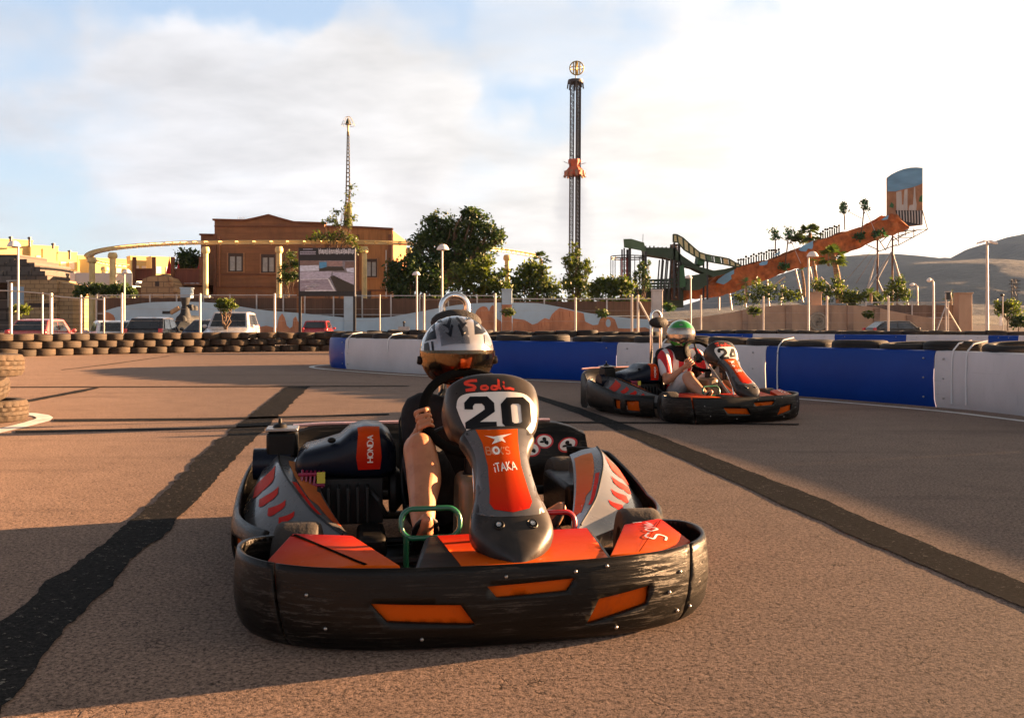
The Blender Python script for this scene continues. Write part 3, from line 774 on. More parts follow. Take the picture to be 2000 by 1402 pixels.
slat_fence("grey boarded fence on the beige wall beside its end pillar", (1690, 1870), 0.3, 590, YW + 1.6, 45, wood_mat("grey_fence_boards", (0.14, 0.105, 0.085), 0.16, True, 0.6))

# ------------------------------------------------------------------ brown timber building
def building():
    Y = 86.0; s = Y / FPX
    b = empty("timber_building", "two-storey brown boarded building with a gently peaked parapet", "building", (PX(419, Y), Y, 0))
    ox = PX(419, Y)
    def loc(px, py, dy=0.0): return Vector((PX(px, Y) - ox, dy, PZ(py, Y)))
    mb = MB(); mb.prism([loc(419, 660), loc(419, 431), loc(478, 432.5), (loc(500, 428)), loc(525, 422), loc(552, 430), loc(575, 436), loc(634, 438), loc(634, 660)], (0, 11, 0))
    mb.build("wall", m_board_h, b, smooth=0)
    mb = MB(); mb.prism([loc(634.1, 660, .5), loc(634.1, 443, .5), loc(700, 444.5, .5), loc(764, 448, .5), loc(764, 660, .5)], (0, 12, 0))
    mb.build("side_wing_wall", m_board_v, b, smooth=0)
    mb = MB(); mb.prism([loc(371, 660, 3), loc(371, 454, 3), loc(418.9, 455, 3), loc(418.9, 660, 3)], (0, 8, 0))
    mb.build("porch_wall", m_board_h, b, smooth=0)
    # parapet coping
    for pl, dy in (([(416, 431), (478, 432.5), (500, 428), (525, 422), (552, 430), (575, 436), (637, 438)], 0), ([(634, 443), (700, 444.5), (766, 448)], .5), ([(369, 454), (420, 455)], 3)):
        mb = MB()
        for (a, c) in zip(pl, pl[1:]):
            p, q = loc(*a, dy - 0.18), loc(*c, dy - 0.18)
            mb.hexa([p, q, q + Vector((0, .5, 0)), p + Vector((0, .5, 0)), p + Vector((0, 0, .17)), q + Vector((0, 0, .17)), q + Vector((0, .5, .17)), p + Vector((0, .5, .17))])
        mb.build("coping", m_board_trim, b, smooth=0)
    mb = MB()
    for (px0, px1, py) in ((419, 634, 531 + 5), (419, 634, 560), (640, 764, 567), (419, 634, 442)):
        p = loc((px0 + px1) / 2, py); mb.box(p + Vector((0, -0.05 if px0 < 600 else 0.45, 0)), ((px1 - px0) * s, 0.1, 0.14))
    for px in (641, 760, 420, 697): mb.box(loc(px, 520) + Vector((0, -0.06 if px < 600 else 0.44, -1.0)), (0.28, 0.1, 8))
    mb.build("trim", m_board_trim, b, smooth=0)
    for (x0, x1, y0, y1, dy) in ((447, 475, 495, 531, 0), (511, 538, 497, 533, 0), (713, 735, 505, 541, 0.5)):
        cx, cz, w, h = (x0 + x1) / 2, (y0 + y1) / 2, (x1 - x0) * s, (y1 - y0) * s
        p = loc(cx, cz, dy); mb = MB()
        for sx in (-1, 1): mb.box(p + Vector((sx * w * 0.46, -0.08, 0)), (w * 0.10, 0.16, h))
        mb.box(p + Vector((0, -0.08, 0)), (w * 0.09, 0.14, h * 0.99)); mb.box(p + Vector((0, -0.08, h * .41)), (w * 0.99, 0.15, h * .16)); mb.box(p + Vector((0, -0.08, -h * .47)), (w * .99, 0.17, h * .06))
        wf = mb.build("window", m_frame_dark, b, smooth=0)
        mb = MB(); mb.box(p + Vector((0, -0.03, 0)), (w * .95, 0.05, h * .95)); mb.build("pane", m_curtain if px else m_glass_dark, wf, smooth=0)
        mb = MB()
        for sx in (-1, 1): mb.box(p + Vector((sx * w * 0.56, -0.05, 0)), (w * 0.11, 0.1, h * 1.06))
        mb.box(p + Vector((0, -0.06, -h * .53)), (w * 1.25, 0.16, h * .05)); mb.build("casing", M("window_casing", (0.34, 0.17, 0.075), 0.7), wf, smooth=0)
    mb = MB(); mb.tube([loc(430, 462, -0.12), loc(430, 560, -0.12)], 0.07, 8); mb.build("drainpipe", M("copper_pipe", (0.30, 0.12, 0.05), 0.5, 0.3), b)
    mb = MB(); mb.tube([loc(753, 488, .35), loc(753, 580, .35)], 0.06, 8); mb.build("drainpipe", m_white_metal, b)
    mb = MB()
    a0 = loc(435, 431, 5)
    mb.tube([a0, a0 + Vector((0, 0, .9))], 0.02, 5)
    for q in range(4): mb.tube([a0 + Vector((-.05 + .0, 0, .85 - q * .12)), a0 + Vector((.7 - .1 * q, 0, .85 - q * .14))], 0.014, 4)
    mb.tube([a0 + Vector((.3, 0, .9)), a0 + Vector((.62, 0, .62)), a0 + Vector((.3, 0, .35))], 0.016, 4)
    mb.build("aerial", m_grey_metal, b)
    # ground-floor band of planks and a dark doorway
    mb = MB(); mb.box(loc(700, 600, .43), (2.2, 0.12, 3.0)); mb.build("doorway", m_frame_dark, b, smooth=0)
building()

# terrace with red wooden railing and closed parasols
def terrace():
    Y = 84.0; s = Y / FPX
    t = empty("terrace", "raised timber terrace with a dark red plank railing", "terrace", (PX(260, Y), Y, 0))
    ox = PX(260, Y)
    def loc(px, py, dy=0.0): return Vector((PX(px, Y) - ox, dy, PZ(py, Y)))
    def slab(name, x0, x1, y0, y1, d0, d1, mat):
        a = loc(x0, y1, d0); c = loc(x1, y0, d1); mb = MB(); mb.box((a + c) / 2, (c.x - a.x, d1 - d0, c.z - a.z)); return mb.build(name, mat, t, smooth=0)
    slab("deck", 262, 392, 553.5, 558, 0, 6, m_board_trim)
    slab("railing", 335, 392, 527, 553, 0.1, 0.22, m_red_wood)
    slab("railing", 262, 300, 526, 549, 0.1, 0.22, m_red_wood)
    slab("wall", 262, 350, 560, 640, 0.3, 5, m_board_h)
    slab("wall", 350, 392, 560, 640, 0.3, 5, m_board_h)
    for px in (262, 300, 337, 392): mb = MB(); mb.box(loc(px, 530, 0.05), (0.28, 0.28, 2.6)); mb.build("post", m_board_trim, t, smooth=0)
    for c_, w_ in ((280, 1.6), (364, 2.4)): mb = MB(); mb.box(loc(c_, 525.5, 0.1), (w_, .2, .12)); mb.build("handrail", m_board_trim, t, smooth=0)
    mb = MB(); mb.sphere(loc(270, 555, -.15), 0.2, 12, 8); mb.build("globe_light", m_house_w, t)
    def parasol(label, px, py0, py1, wpx):
        z0 = PZ(py1, Y); r = empty("parasol", label, "parasol", (PX(px, Y), Y + 1.2, z0), 0, "closed red parasols on the terrace")
        h = PZ(py0, Y) - z0; w = wpx * s / 2
        mb = MB()
        n = 14
        secs = []
        for (t_, k) in ((0.0, 1.0), (0.15, .95), (.45, .55), (.75, .3), (1.0, .08)):
            secs.append([Vector((w * k * (1 + .18 * (i % 2)) * cos(2 * pi * i / n), w * k * (1 + .18 * (i % 2)) * sin(2 * pi * i / n), h * t_)) for i in range(n)])
        mb.loft(secs, closed=True, caps=True); mb.build("folded_canopy", m_red_cloth, r)
        mb = MB(); mb.tube([(0, 0, -1.2), (0, 0, h + .15)], 0.035, 6); mb.build("pole", m_white_metal, r)
    parasol("tall closed red parasol above the stone ruin", 321, 503, 534, 11)
    parasol("short closed red parasol beside the left column of the building", 382, 506, 529, 11)
    parasol("dark closed red parasol half hidden behind the tall one", 339, 512, 534, 9)
terrace()

# sandstone ruin
def ruin():
    Y = 82.0
    mb = MB(); pts = [(275, 600), (275, 556), (279, 545), (296, 539), (312, 537), (318, 534.5), (322, 540), (332, 543), (338, 551), (343, 560), (346, 571), (346, 600)]
    mb.prism([P(x, y, Y) for x, y in pts], (0, 2.5, 0))
    o = mb.build("stone_ruin", m_ruin, None, smooth=0); tag(o, "stepped sandstone ruin with one small dark window", "ruin")
    mb = MB(); mb.box(P(307, 554.5, Y - 0.01), (0.36, 0.06, 0.42)); mb.build("window", m_frame_dark, o)
    rnd = random.Random(4); mb = MB()
    for i in range(12):
        x, y = 333 + rnd.uniform(-1, 10), 0; y = 546 + (x - 333) * 2.2 + rnd.uniform(-2, 4)
        mb.sphere(P(x, y, Y - .1), rnd.uniform(.12, .26), 7, 5, (1, .8, rnd.uniform(.6, 1.2)))
    mb.build("rubble", m_ruin, o, smooth=0)
ruin()

# grey stone stepped monument
def monument():
    Y = 100.0
    r = empty("stepped_monument", "big dark grey stepped stone monument on the far left", "monument", (PX(30, Y), Y, 0))
    ox = PX(30, Y); rnd = random.Random(8)
    rows = [(497, 507, -40, 38), (507, 515, -60, 62), (515, 524, -60, 86), (524, 533, -60, 106), (533, 543, -60, 125), (543, 556, -60, 139)]
    mats = [m_block_dark]
    mb = MB()
    for i, (y0, y1, x0, x1) in enumerate(rows):
        x = x0
        while x < x1:
            w = min(rnd.uniform(14, 24), x1 - x); a = P(x + .25, y1 - .4, Y); c = P(x + w - .25, y0 + .3, Y)
            mb.box(((a.x + c.x) / 2 - ox, 3 - i * .5 + rnd.uniform(-.1, .1), (a.z + c.z) / 2), (c.x - a.x, 6 + i, c.z - a.z)); x += w
    mb.box((-1, 4, 2.5), (9.5, 7, 6)); mb.build("stone_blocks", m_block_dark, r, smooth=0, bevel=0.06)
monument()
def tan_hut():
    Y = 90.0
    r = empty("stone_hut", "flat roofed tan stone hut with a blue door, in front of the grey monument", "hut", (PX(14, Y), Y, 0)); ox = PX(14, Y)
    def L2(x, y, dy=0): return Vector((PX(x, Y) - ox, dy, PZ(y, Y)))
    mb = MB(); mb.prism([L2(17, 660), L2(17, 548), L2(60, 546.5), L2(111, 546.5), L2(111, 660)], (0, 4, 0)); mb.build("wall", m_block_tan, r, smooth=0)
    mb = MB(); mb.prism([L2(25, 600, -.03), L2(25, 560, -.03), L2(47, 560, -.03), L2(47, 600, -.03)], (0, .05, 0)); mb.build("door", M("blue_door_paint", (0.26, 0.36, 0.46), 0.6), r, smooth=0)
    mb = MB()
    for x in range(60, 110, 9): mb.box(L2(x, 580, -.05), (.2, .12, .9))
    mb.box(L2(84, 572, -.08), (2.7, .2, .12)); mb.box(L2(84, 590, -.08), (2.7, .2, .2)); mb.build("balustrade", m_block_tan, r, smooth=0)
    mb = MB(); mb.prism([L2(56, 600, -.02), L2(56, 588, -.02), L2(108, 588, -.02), L2(108, 600, -.02)], (0, .03, 0)); mb.build("opening", m_frame_dark, r, smooth=0)
    mb = MB(); mb.tube([L2(14, 549, -.1), L2(36, 548, -.1)], .07, 6); mb.tube([L2(17, 549, -.1), L2(17, 600, -.1)], .05, 6); mb.build("porch_frame", m_white_metal, r)
    mb = MB(); mb.prism([L2(111.2, 660, .3), L2(111.2, 549, .3), L2(122, 553, .3), L2(139, 556, .3), L2(139, 660, .3)], (0, 3.4, 0)); mb.build("side_wall", m_block_tan, r, smooth=0)
tan_hut()

# ochre terraced houses far behind
def house(label, boxes, Y, mat=m_house, white=(), chim=()):
    """boxes: (x0,x1,ytop) pixel spans of stepped volumes, each turned to show a sunlit right side"""
    x00 = boxes[0][0]; r = empty("terraced_house", label, "house", (PX(x00, Y), Y, 0), 0, "ochre terraced houses on the left"); ox = PX(x00, Y)
    for i, (x0, x1, yt, d) in enumerate(boxes):
        a, c = PX(x0, Y + d) - ox, PX(x1, Y + d) - ox; zt = PZ(yt, Y + d)
        ang = radians(-38)
        w = (c - a); ww = w / (cos(ang) + 0.75 * sin(-ang)); dd = ww * 0.75
        Rm = Matrix.Rotation(-ang, 3, 'Z')
        ctr = Vector((a, d, 0)) + Rm @ Vector((ww / 2, dd / 2, 0)) + Vector((sin(-ang) * 0, 0, 0))
        mb = MB(); mb.box((ctr.x, ctr.y, zt / 2), (ww, dd, zt), M=Rm); o = mb.build("block", mat, r, smooth=0)
        mb = MB(); mb.box((ctr.x, ctr.y, zt + .12), (ww * 1.02, dd * 1.02, .24), M=Rm); mb.build("parapet", mat, o, smooth=0)
        if (x0 + i) % 2 == 0:
            f = Rm @ Vector((0, -dd / 2 - .03, 0))
            for q in (-.2, .22):
                p = ctr + f + Rm @ Vector((ww * q, 0, 0)); mb = MB(); mb.box((p.x, p.y, zt - 2.2), (.9, .08, 1.3), M=Rm); mb.build("window", m_house_w, o, smooth=0)
    for (x, y) in chim:
        mb = MB(); p = P(x, y, Y + 2); mb.tube([(p.x - ox, 2, p.z - 1.6), (p.x - ox, 2, p.z)], .22, 8); mb.tube([(p.x - ox, 2, p.z - .3), (p.x - ox, 2, p.z - .05)], .34, 8); mb.build("chimney", m_dark_metal, r)
house("tallest ochre terraced house, at the far left with two chimney pipes", [(-40, 77, 467, 6), (-12, 50, 486, 0)], 150, chim=((21, 462), (58, 463)))
house("ochre terraced house just right of the tallest one, with a short chimney pipe", [(60, 122, 481, 4), (84, 114, 488, 0)], 155, chim=((104, 475),))
house("ochre terraced house ending beside the left curve of the yellow track", [(112, 157, 494, 4), (152, 186, 501, 8)], 160, chim=((136, 489),))
house("low ochre house seen through the yellow track columns", [(186, 262, 506, 4), (255, 300, 502, 2), (296, 352, 503, 0)], 165)
def white_shed():
    Y = 97.0; mb = MB(); a, c = P(139, 600, Y), P(258, 533, Y)
    mb.box(((a.x + c.x) / 2, Y + 2, c.z / 2), (c.x - a.x, 4, c.z)); o = mb.build("pale_shed", M("pale_blue_sheet", (0.42, 0.45, 0.48), 0.6, var=.08, vscale=.5), None, smooth=0)
    tag(o, "plain pale blue-grey shed wall behind the green hedge", "shed")
    mb = MB(); mb.box((a.x + .2, Y - .05, c.z / 2), (.5, .2, c.z)); mb.build("corner_post", m_house_w, o)
    mb = MB()
    mb.lathe([(0, 0), (.3, .03), (.55, .12), (.6, .16)], P(231, 546, Y - .5), 16, Matrix.Rotation(radians(100), 3, 'X') @ Matrix.Rotation(.5, 3, 'Y')); mb.build("satellite_dish", m_house_w, o)
white_shed()
# ------------------------------------------------------------------ monorail
def smooth_path(pts, n=12):
    """Catmull-Rom through points"""
    pts = [Vector(p) for p in pts]; out = []
    for i in range(len(pts) - 1):
        p0, p1, p2, p3 = pts[max(0, i - 1)], pts[i], pts[i + 1], pts[min(len(pts) - 1, i + 2)]
        for k in range(n):
            t = k / n
            out.append(0.5 * ((2 * p1) + (p2 - p0) * t + (2 * p0 - 5 * p1 + 4 * p2 - p3) * t * t + (3 * p1 - p0 - 3 * p2 + p3) * t ** 3))
    out.append(pts[-1]); return out
def monorail():
    Z = 7.35
    plan = [P(1052, 497, 92), P(1040, 494, 89.5), P(1000, 488, 85), P(950, 485, 81.5), P(880, 480, 78), P(790, 476, 76), P(700, 474.5, 75), P(545, 473, 75), P(390, 471, 75.4), P(330, 472, 76.5), P(270, 474, 78.5),
            P(220, 478, 81.5), P(188, 483, 85.5), P(174, 490, 91), P(181, 497, 97), P(205, 503, 102), P(245, 508, 106)]
    path = smooth_path([(p.x, p.y, Z) for p in plan], 10)
    r = empty("monorail_track", "pale yellow elevated track curving round in front of the timber building", "ride track", (path[0].x, path[0].y, 0)); o0 = Vector((path[0].x, path[0].y, 0))
    pl = [p - o0 for p in path]
    mb = MB(); secs = []
    for i, p in enumerate(pl):
        t = (pl[min(i + 1, len(pl) - 1)] - pl[max(0, i - 1)]).normalized(); n = Vector((-t.y, t.x, 0))
        secs.append([p + n * .17 + Vector((0, 0, -.10)), p + n * .17 + Vector((0, 0, .05)), p - n * .17 + Vector((0, 0, .05)), p - n * .17 + Vector((0, 0, -.10))])
    mb.loft(secs, closed=True, caps=True); mb.build("beam", m_yellow, r, smooth=30)
    for sg in (-1, 1):
        mb = MB(); q = []
        for i, p in enumerate(pl):
            t = (pl[min(i + 1, len(pl) - 1)] - pl[max(0, i - 1)]).normalized(); n = Vector((-t.y, t.x, 0)); q.append(p + n * .40 * sg + Vector((0, 0, .16)))
        mb.tube(q, 0.035, 6); mb.build("rail", m_yellow, r)
    mb = MB(); acc = 0
    for i in range(1, len(pl)):
        acc += (pl[i] - pl[i - 1]).length
        if acc > .75:
            acc = 0; t = (pl[i] - pl[i - 1]).normalized(); n = Vector((-t.y, t.x, 0))
            mb = MB(); mb.bar(pl[i] + n * .46 + Vector((0, 0, .14)), pl[i] - n * .46 + Vector((0, 0, .14)), .08)
            for sg in (-1, 1): mb.bar(pl[i] + n * .40 * sg + Vector((0, 0, .18)), pl[i] + n * .12 * sg + Vector((0, 0, -.12)), .05)
            mb.build("tie", m_yellow, r, smooth=0)
    for px, Y, rad in ((397, 75.4, .22), (545, 75, .22), (710, 75, .22), (222, 81.5, .27), (184, 88, .28), (206, 102, .3), (245, 106, .3), (988, 84.2, .25), (800, 76, .2)):
        p = min(pl, key=lambda q: abs(q.x + o0.x - PX(px, Y)) + abs(q.y + o0.y - Y) * .5)
        mb = MB(); mb.tube([(p.x, p.y, -.2), (p.x, p.y, Z - .7)], [rad * 1.05, rad * .95], 14)
        mb.tube([(p.x, p.y, Z - .85), (p.x, p.y, Z - .72), (p.x, p.y, Z - .5), (p.x, p.y, Z - .3)], [rad * 1.0, rad * 1.5, rad * 1.5, rad * 1.15], 14); mb.build("column", m_yellow, r, smooth=50)
monorail()

# ------------------------------------------------------------------ lattice helper and the two towers
def lattice(mb, p0, p1, w, step, r=.05, r2=.03):
    p0, p1 = Vector(p0), Vector(p1); n = max(1, int((p1 - p0).length / step)); c = [Vector((a * w / 2, b * w / 2, 0)) for a, b in ((-1, -1), (1, -1), (1, 1), (-1, 1))]
    for q in c: mb.tube([p0 + q, p1 + q], r, 5)
    for i in range(n + 1):
        a = p0.lerp(p1, i / n); b = p0.lerp(p1, min(1, (i + 1) / n))
        for k in range(4):
            mb.tube([a + c[k], a + c[(k + 1) % 4]], r2, 4)
            if i < n: mb.tube([a + c[k if i % 2 else (k + 1) % 4], b + c[(k + 1) % 4 if i % 2 else k]], r2, 4)
def drop_tower():
    Y = 150.0; s = Y / FPX
    r = empty("drop_tower", "very tall dark lattice drop tower with an orange ring carriage and a ball on top", "ride tower", (PX(1121, Y), Y, 0)); ox = PX(1121, Y)
    zt = PZ(163, Y)
    for dx, dy in ((-.46, -.3), (.46, -.3), (.44, .9)):
        lean = 0.25
        mb = MB(); lattice(mb, (dx * 1.25, dy, 0), (dx * 1.15 + lean, dy, zt), .58, .62, .085, .05); mb.build("mast", m_dark_metal, r, smooth=60)
    mb = MB()
    mb.tube([(lean, 0, zt), (lean, 0, zt + .5)], 1.25, 12); 
    for k in range(8): mb.tube([(lean + 1.3 * cos(k * pi / 4), 1.3 * sin(k * pi / 4), zt - .9), (lean + 1.15 * cos(k * pi / 4), 1.15 * sin(k * pi / 4), zt + .3)], .12, 5)
    mb.tube([(lean, 0, zt), (lean + .12, 0, zt + 2.2)], .08, 6); mb.build("head", m_dark_metal, r, smooth=40)
    cz = PZ(133.5, Y); mb = MB(); R = 13.5 * s
    mb.torus((lean + .2, 0, cz), R, .10, Matrix.Rotation(pi / 2, 3, 'X'), 28, 6)
    mb.torus((lean + .2, 0, cz), R, .07, Matrix.Rotation(pi / 2, 3, 'X') @ Matrix.Rotation(pi / 2, 3, 'Y') , 28, 6)
    mb.torus((lean + .2, 0, cz), R * .98, .07, None, 28, 6)
    for q in (-.45, -.15, .15, .45): 
        h = sqrt(max(0, R * R - (q * R) ** 2)); mb.tube([(lean + .2 + q * R, 0, cz - h), (lean + .2 + q * R, 0, cz + h)], .11, 6)
    mb.build("ball", M("gilt_frame", (0.32, 0.24, 0.09), 0.4, 0.6), r, smooth=60)
    # carriage
    gz0, gz1 = PZ(343, Y), PZ(312, Y); m_gond = M("orange_carriage", (0.42, 0.09, 0.04), 0.55, var=.3, vscale=.8)
    mb = MB(); n = 16; secs = []
    for t, rr, jag in ((0, 1.62, .12), (.1, 1.66, .10), (.38, 1.25, .06), (.55, .92, 0), (.7, .98, .03), (.85, 1.1, .05), (1.0, 1.02, 0)):
        secs.append([Vector((.12 + rr * (1 + jag * (1 if i % 2 else -1)) * cos(2 * pi * i / n), rr * (1 + jag * (1 if i % 2 else -1)) * sin(2 * pi * i / n), gz0 + (gz1 - gz0) * t)) for i in range(n)])
    mb.loft(secs, closed=True, caps=True); g = mb.build("carriage", m_gond, r, smooth=25)
    mb = MB()
    for k in range(12):
        a = 2 * pi * k / 12 + .1; c = Vector((.12 + 1.5 * cos(a), 1.5 * sin(a), gz0 + .35))
        mb.box(c, (.42, .42, .75), a); mb.box(c + Vector((cos(a) * .2, sin(a) * .2, -.5)), (.3, .3, .25), a)
    mb.build("seats", M("carriage_seat", (0.30, 0.16, 0.10), 0.5, var=.4, vscale=2), g, smooth=0)
    mb = MB(); mb.tube([(-.5, -.2, gz1 - .9), (-1.7, -.3, gz1 - .35)], .05, 5); mb.build("spike", m_grey_metal, g)
    mb = MB(); mb.tube([(.6, -.2, gz1 - .9), (1.9, -.3, gz1 - .6)], .05, 5); mb.build("spike", m_grey_metal, g)
drop_tower()
def ladder_tower():
    Y = 130.0; s = Y / FPX
    r = empty("ladder_tower", "thin tapering ladder tower with a bell top behind the timber building", "ride tower", (PX(680, Y), Y, 0)); ox = PX(680, Y)
    z0, z1 = PZ(440, Y), PZ(258, Y)
    for sg in (-1, 1):
        mb = MB()
        for dy in (-.5, .5): mb.tube([(sg * .56 - .1, dy, 0), (sg * .10, dy * .3, z1)], .055, 5)
        mb.build("leg", m_dark_metal, r)
    z = z0; st = .75
    mb = MB(); i = 0
    while z < z1:
        t = z / z1; w = .56 + (.10 - .56) * t; dx = -.1 * (1 - t); mb.box((dx, 0, z), (2 * w + .1, .9 - .6 * t, .10)); z += st * (1 - .4 * (z - z0) / (z1 - z0)); 
    mb.build("rungs", M("olive_rung", (0.11, 0.09, 0.04), 0.6), r, smooth=0)
    mb = MB(); mb.tube([(0, 0, z1 - .4), (0, 0, PZ(240, Y))], .15, 8); mb.build("mast", m_yellow, r)
    mb = MB(); zb = PZ(244, Y); mb.lathe([(.42, 0), (.36, .25), (.25, .6), (.12, .85), (0, .92)], (0, 0, zb), 14); mb.build("bell", m_green_dark, r, smooth=60)
    mb = MB(); zc = PZ(245, Y)
    for k in range(10):
        a = k * pi / 5; mb.tube([(cos(a) * .95 * q, sin(a) * .95 * q, zc + 1.25 * (1 - q ** 2.2)) for q in (0, .25, .5, .7, .85, 1)], .028, 4)
    mb.torus((0, 0, zc), .95, .03, None, 24, 4); mb.build("canopy_ribs", m_white_metal, r)
    mb = MB(); 
    mb.tube([(-.1, 0, 0), (-.05, 0, PZ(425, Y)), (.05, 0, PZ(412, Y)), (.1, 0, PZ(398, Y))], [.62, .6, .5, .38], 10); mb.build("trunk_base", lf_olive, r, smooth=40)
ladder_tower()

# ------------------------------------------------------------------ log flume station and slide
def flume():
    Y = 100.0; s = Y / FPX
    r = empty("flume_station", "dark green flume station on black posts with a panelled drop chute", "water ride", (PX(1210, Y), Y, 0)); ox = PX(1210, Y)
    def L2(x, y, dy=0): return Vector((PX(x, Y) - ox, dy, PZ(y, Y)))
    def slab(name, pts, d0, d1, mat, parent=r):
        mb = MB(); mb.prism([L2(x, y, d0) for x, y in pts], (0, d1 - d0, 0)); return mb.build(name, mat, parent, smooth=0)
    slab("side_panel", [(1218, 467), (1233, 466.5), (1258, 474), (1262, 491), (1240, 487), (1219, 483)], 0, .2, m_green_paint)
    slab("trough", [(1258, 483), (1290, 483), (1318, 484), (1335, 500), (1365, 520), (1395, 528), (1425, 524), (1440, 519), (1440, 524), (1420, 534), (1395, 541), (1365, 528), (1330, 510), (1300, 503), (1262, 497)], .3, 2.6, m_green_dark)
    # chute: panels set in a dark frame, following the curve
    top = [(1315, 458), (1322, 458.5), (1334, 465), (1345, 475), (1355, 484), (1366, 493), (1378, 497), (1392, 500), (1410, 503), (1424, 506), (1436, 513), (1445, 517)]
    bot = [(1315, 473), (1324, 473.5), (1336, 488), (1346, 494), (1356, 500), (1366, 505), (1380, 510), (1393, 512.5), (1412, 516), (1426, 519), (1437, 521), (1446, 521)]
    for i in range(len(top) - 1):
        (x0, y0), (x1, y1), (u0, v0), (u1, v1) = top[i], top[i + 1], bot[i], bot[i + 1]
        q = .16
        A, B, C, D = (x0 + (x1 - x0) * q, y0 + (y1 - y0) * q + 1), (x1 - (x1 - x0) * q, y1 - (y1 - y0) * q + 1), (u1 - (u1 - u0) * q, v1 - (v1 - v0) * q - 1), (u0 + (u1 - u0) * q, v0 + (v1 - v0) * q - 1)
        slab("panel", [A, B, C, D], -.02, .06, m_pane_yellow if i < 6 else (m_green_paint if i < 8 else m_yellow if i == 8 else m_pane_yellow))
    fr = MB()
    for pl in (top, bot):
        for a, c in zip(pl, pl[1:]): fr.bar(L2(*a), L2(*c), .13)
    for a, c in zip(top, bot): fr.bar(L2(*a), L2(*c), .16)
    fr.build("chute_frame", m_green_dark, r, smooth=0)
    m_flat = M("flat_green_cutout", (0.02, 0.09, 0.035), 0.7); mb = MB(); mb.prism([L2(1366, 498, .1), L2(1376, 497, .1), L2(1377, 512, .1), L2(1372, 519, .1), L2(1363, 516, .1)], (0, 2, 0)); mb.build("green_flat", m_flat, r, smooth=0); mb = MB(); mb.prism([L2(1328, 520, .1), L2(1336, 517, .1), L2(1340, 560, .1), L2(1328, 562, .1)], (0, 2, 0)); mb.build("green_flat", m_flat, r, smooth=0)
    slab("under_chute", [(1330, 512), (1366, 524), (1382, 531), (1381, 545), (1345, 552), (1330, 556), (1338, 540), (1380, 533), (1372, 528), (1336, 519)], .4, 2.2, m_green_dark)
    slab("lower_hull", [(1342, 552), (1380, 545), (1382, 556), (1366, 566), (1340, 566)], .2, 2.2, m_green_dark)
    for px, y0, wd in ((1220, 484, .16), (1231, 484, .26), (1262, 490, .24), (1318, 474, .2), (1328, 474, .2), (1383, 506, .18), (1295, 505, .14), (1303, 505, .14), (1312, 505, .14)):
        lean = 6 if px in (1295, 1303, 1312) else 0
        mb = MB()
        for d in (.4, 2.4): mb.bar(L2(px, y0, d), L2(px - lean, 585, d), wd)
        mb.build("post", m_black, r, smooth=0)
    mb = MB(); lattice(mb, L2(1323, 585, 1.2), L2(1323, 476, 1.2), .7, .55, .06, .035); mb.build("lattice_post", m_rust, r)
    mb = MB()
    # round gantry on the left and cross beams
    cx = L2(1231, 500, 2.4); 
    for zz in (498, 502.5):
        mb.tube([(cx.x + 1.85 * cos(a), cx.y + 1.85 * sin(a), PZ(zz, Y)) for a in [i * pi / 12 for i in range(24)]], .06, 5, closed=True)
    for k in range(10): a = k * pi / 5; mb.tube([(cx.x + 1.85 * cos(a), cx.y + 1.85 * sin(a), 1), (cx.x + 1.85 * cos(a), cx.y + 1.85 * sin(a), PZ(498, Y))], .045, 5)
    mb.build("gantry", m_black, r)
    mb = MB()
    for y in (547, 553, 559): mb.bar(L2(1265, y, .5), L2(1322, y - (2 if y == 547 else 0), .5), .17); mb.bar(L2(1265, y + 1, 2.2), L2(1322, y, 2.2), .12)
    for x in range(1270, 1322, 9): mb.bar(L2(x, 545, .5), L2(x, 563, .5), .10)
    for x in range(1262, 1318, 8): mb.bar(L2(x, 480 if x < 1280 else 482, .3), L2(x, 485, .3), .14)
    mb.bar(L2(1256, 474, .2), L2(1256.5, 457, .2), .05)
    mb.build("railing", m_green_dark, r, smooth=0)
    mb = MB(); lattice(mb, L2(1222, 565, 1.2), L2(1222, 503, 1.2), .55, .6, .05, .03); mb.build("red_lattice", M("red_steel", (0.22, 0.03, 0.03), 0.6), r)
    slab("ground_wall", [(1240, 562), (1345, 560), (1345, 600), (1240, 600)], 3, 4, m_green_dark)
flume()
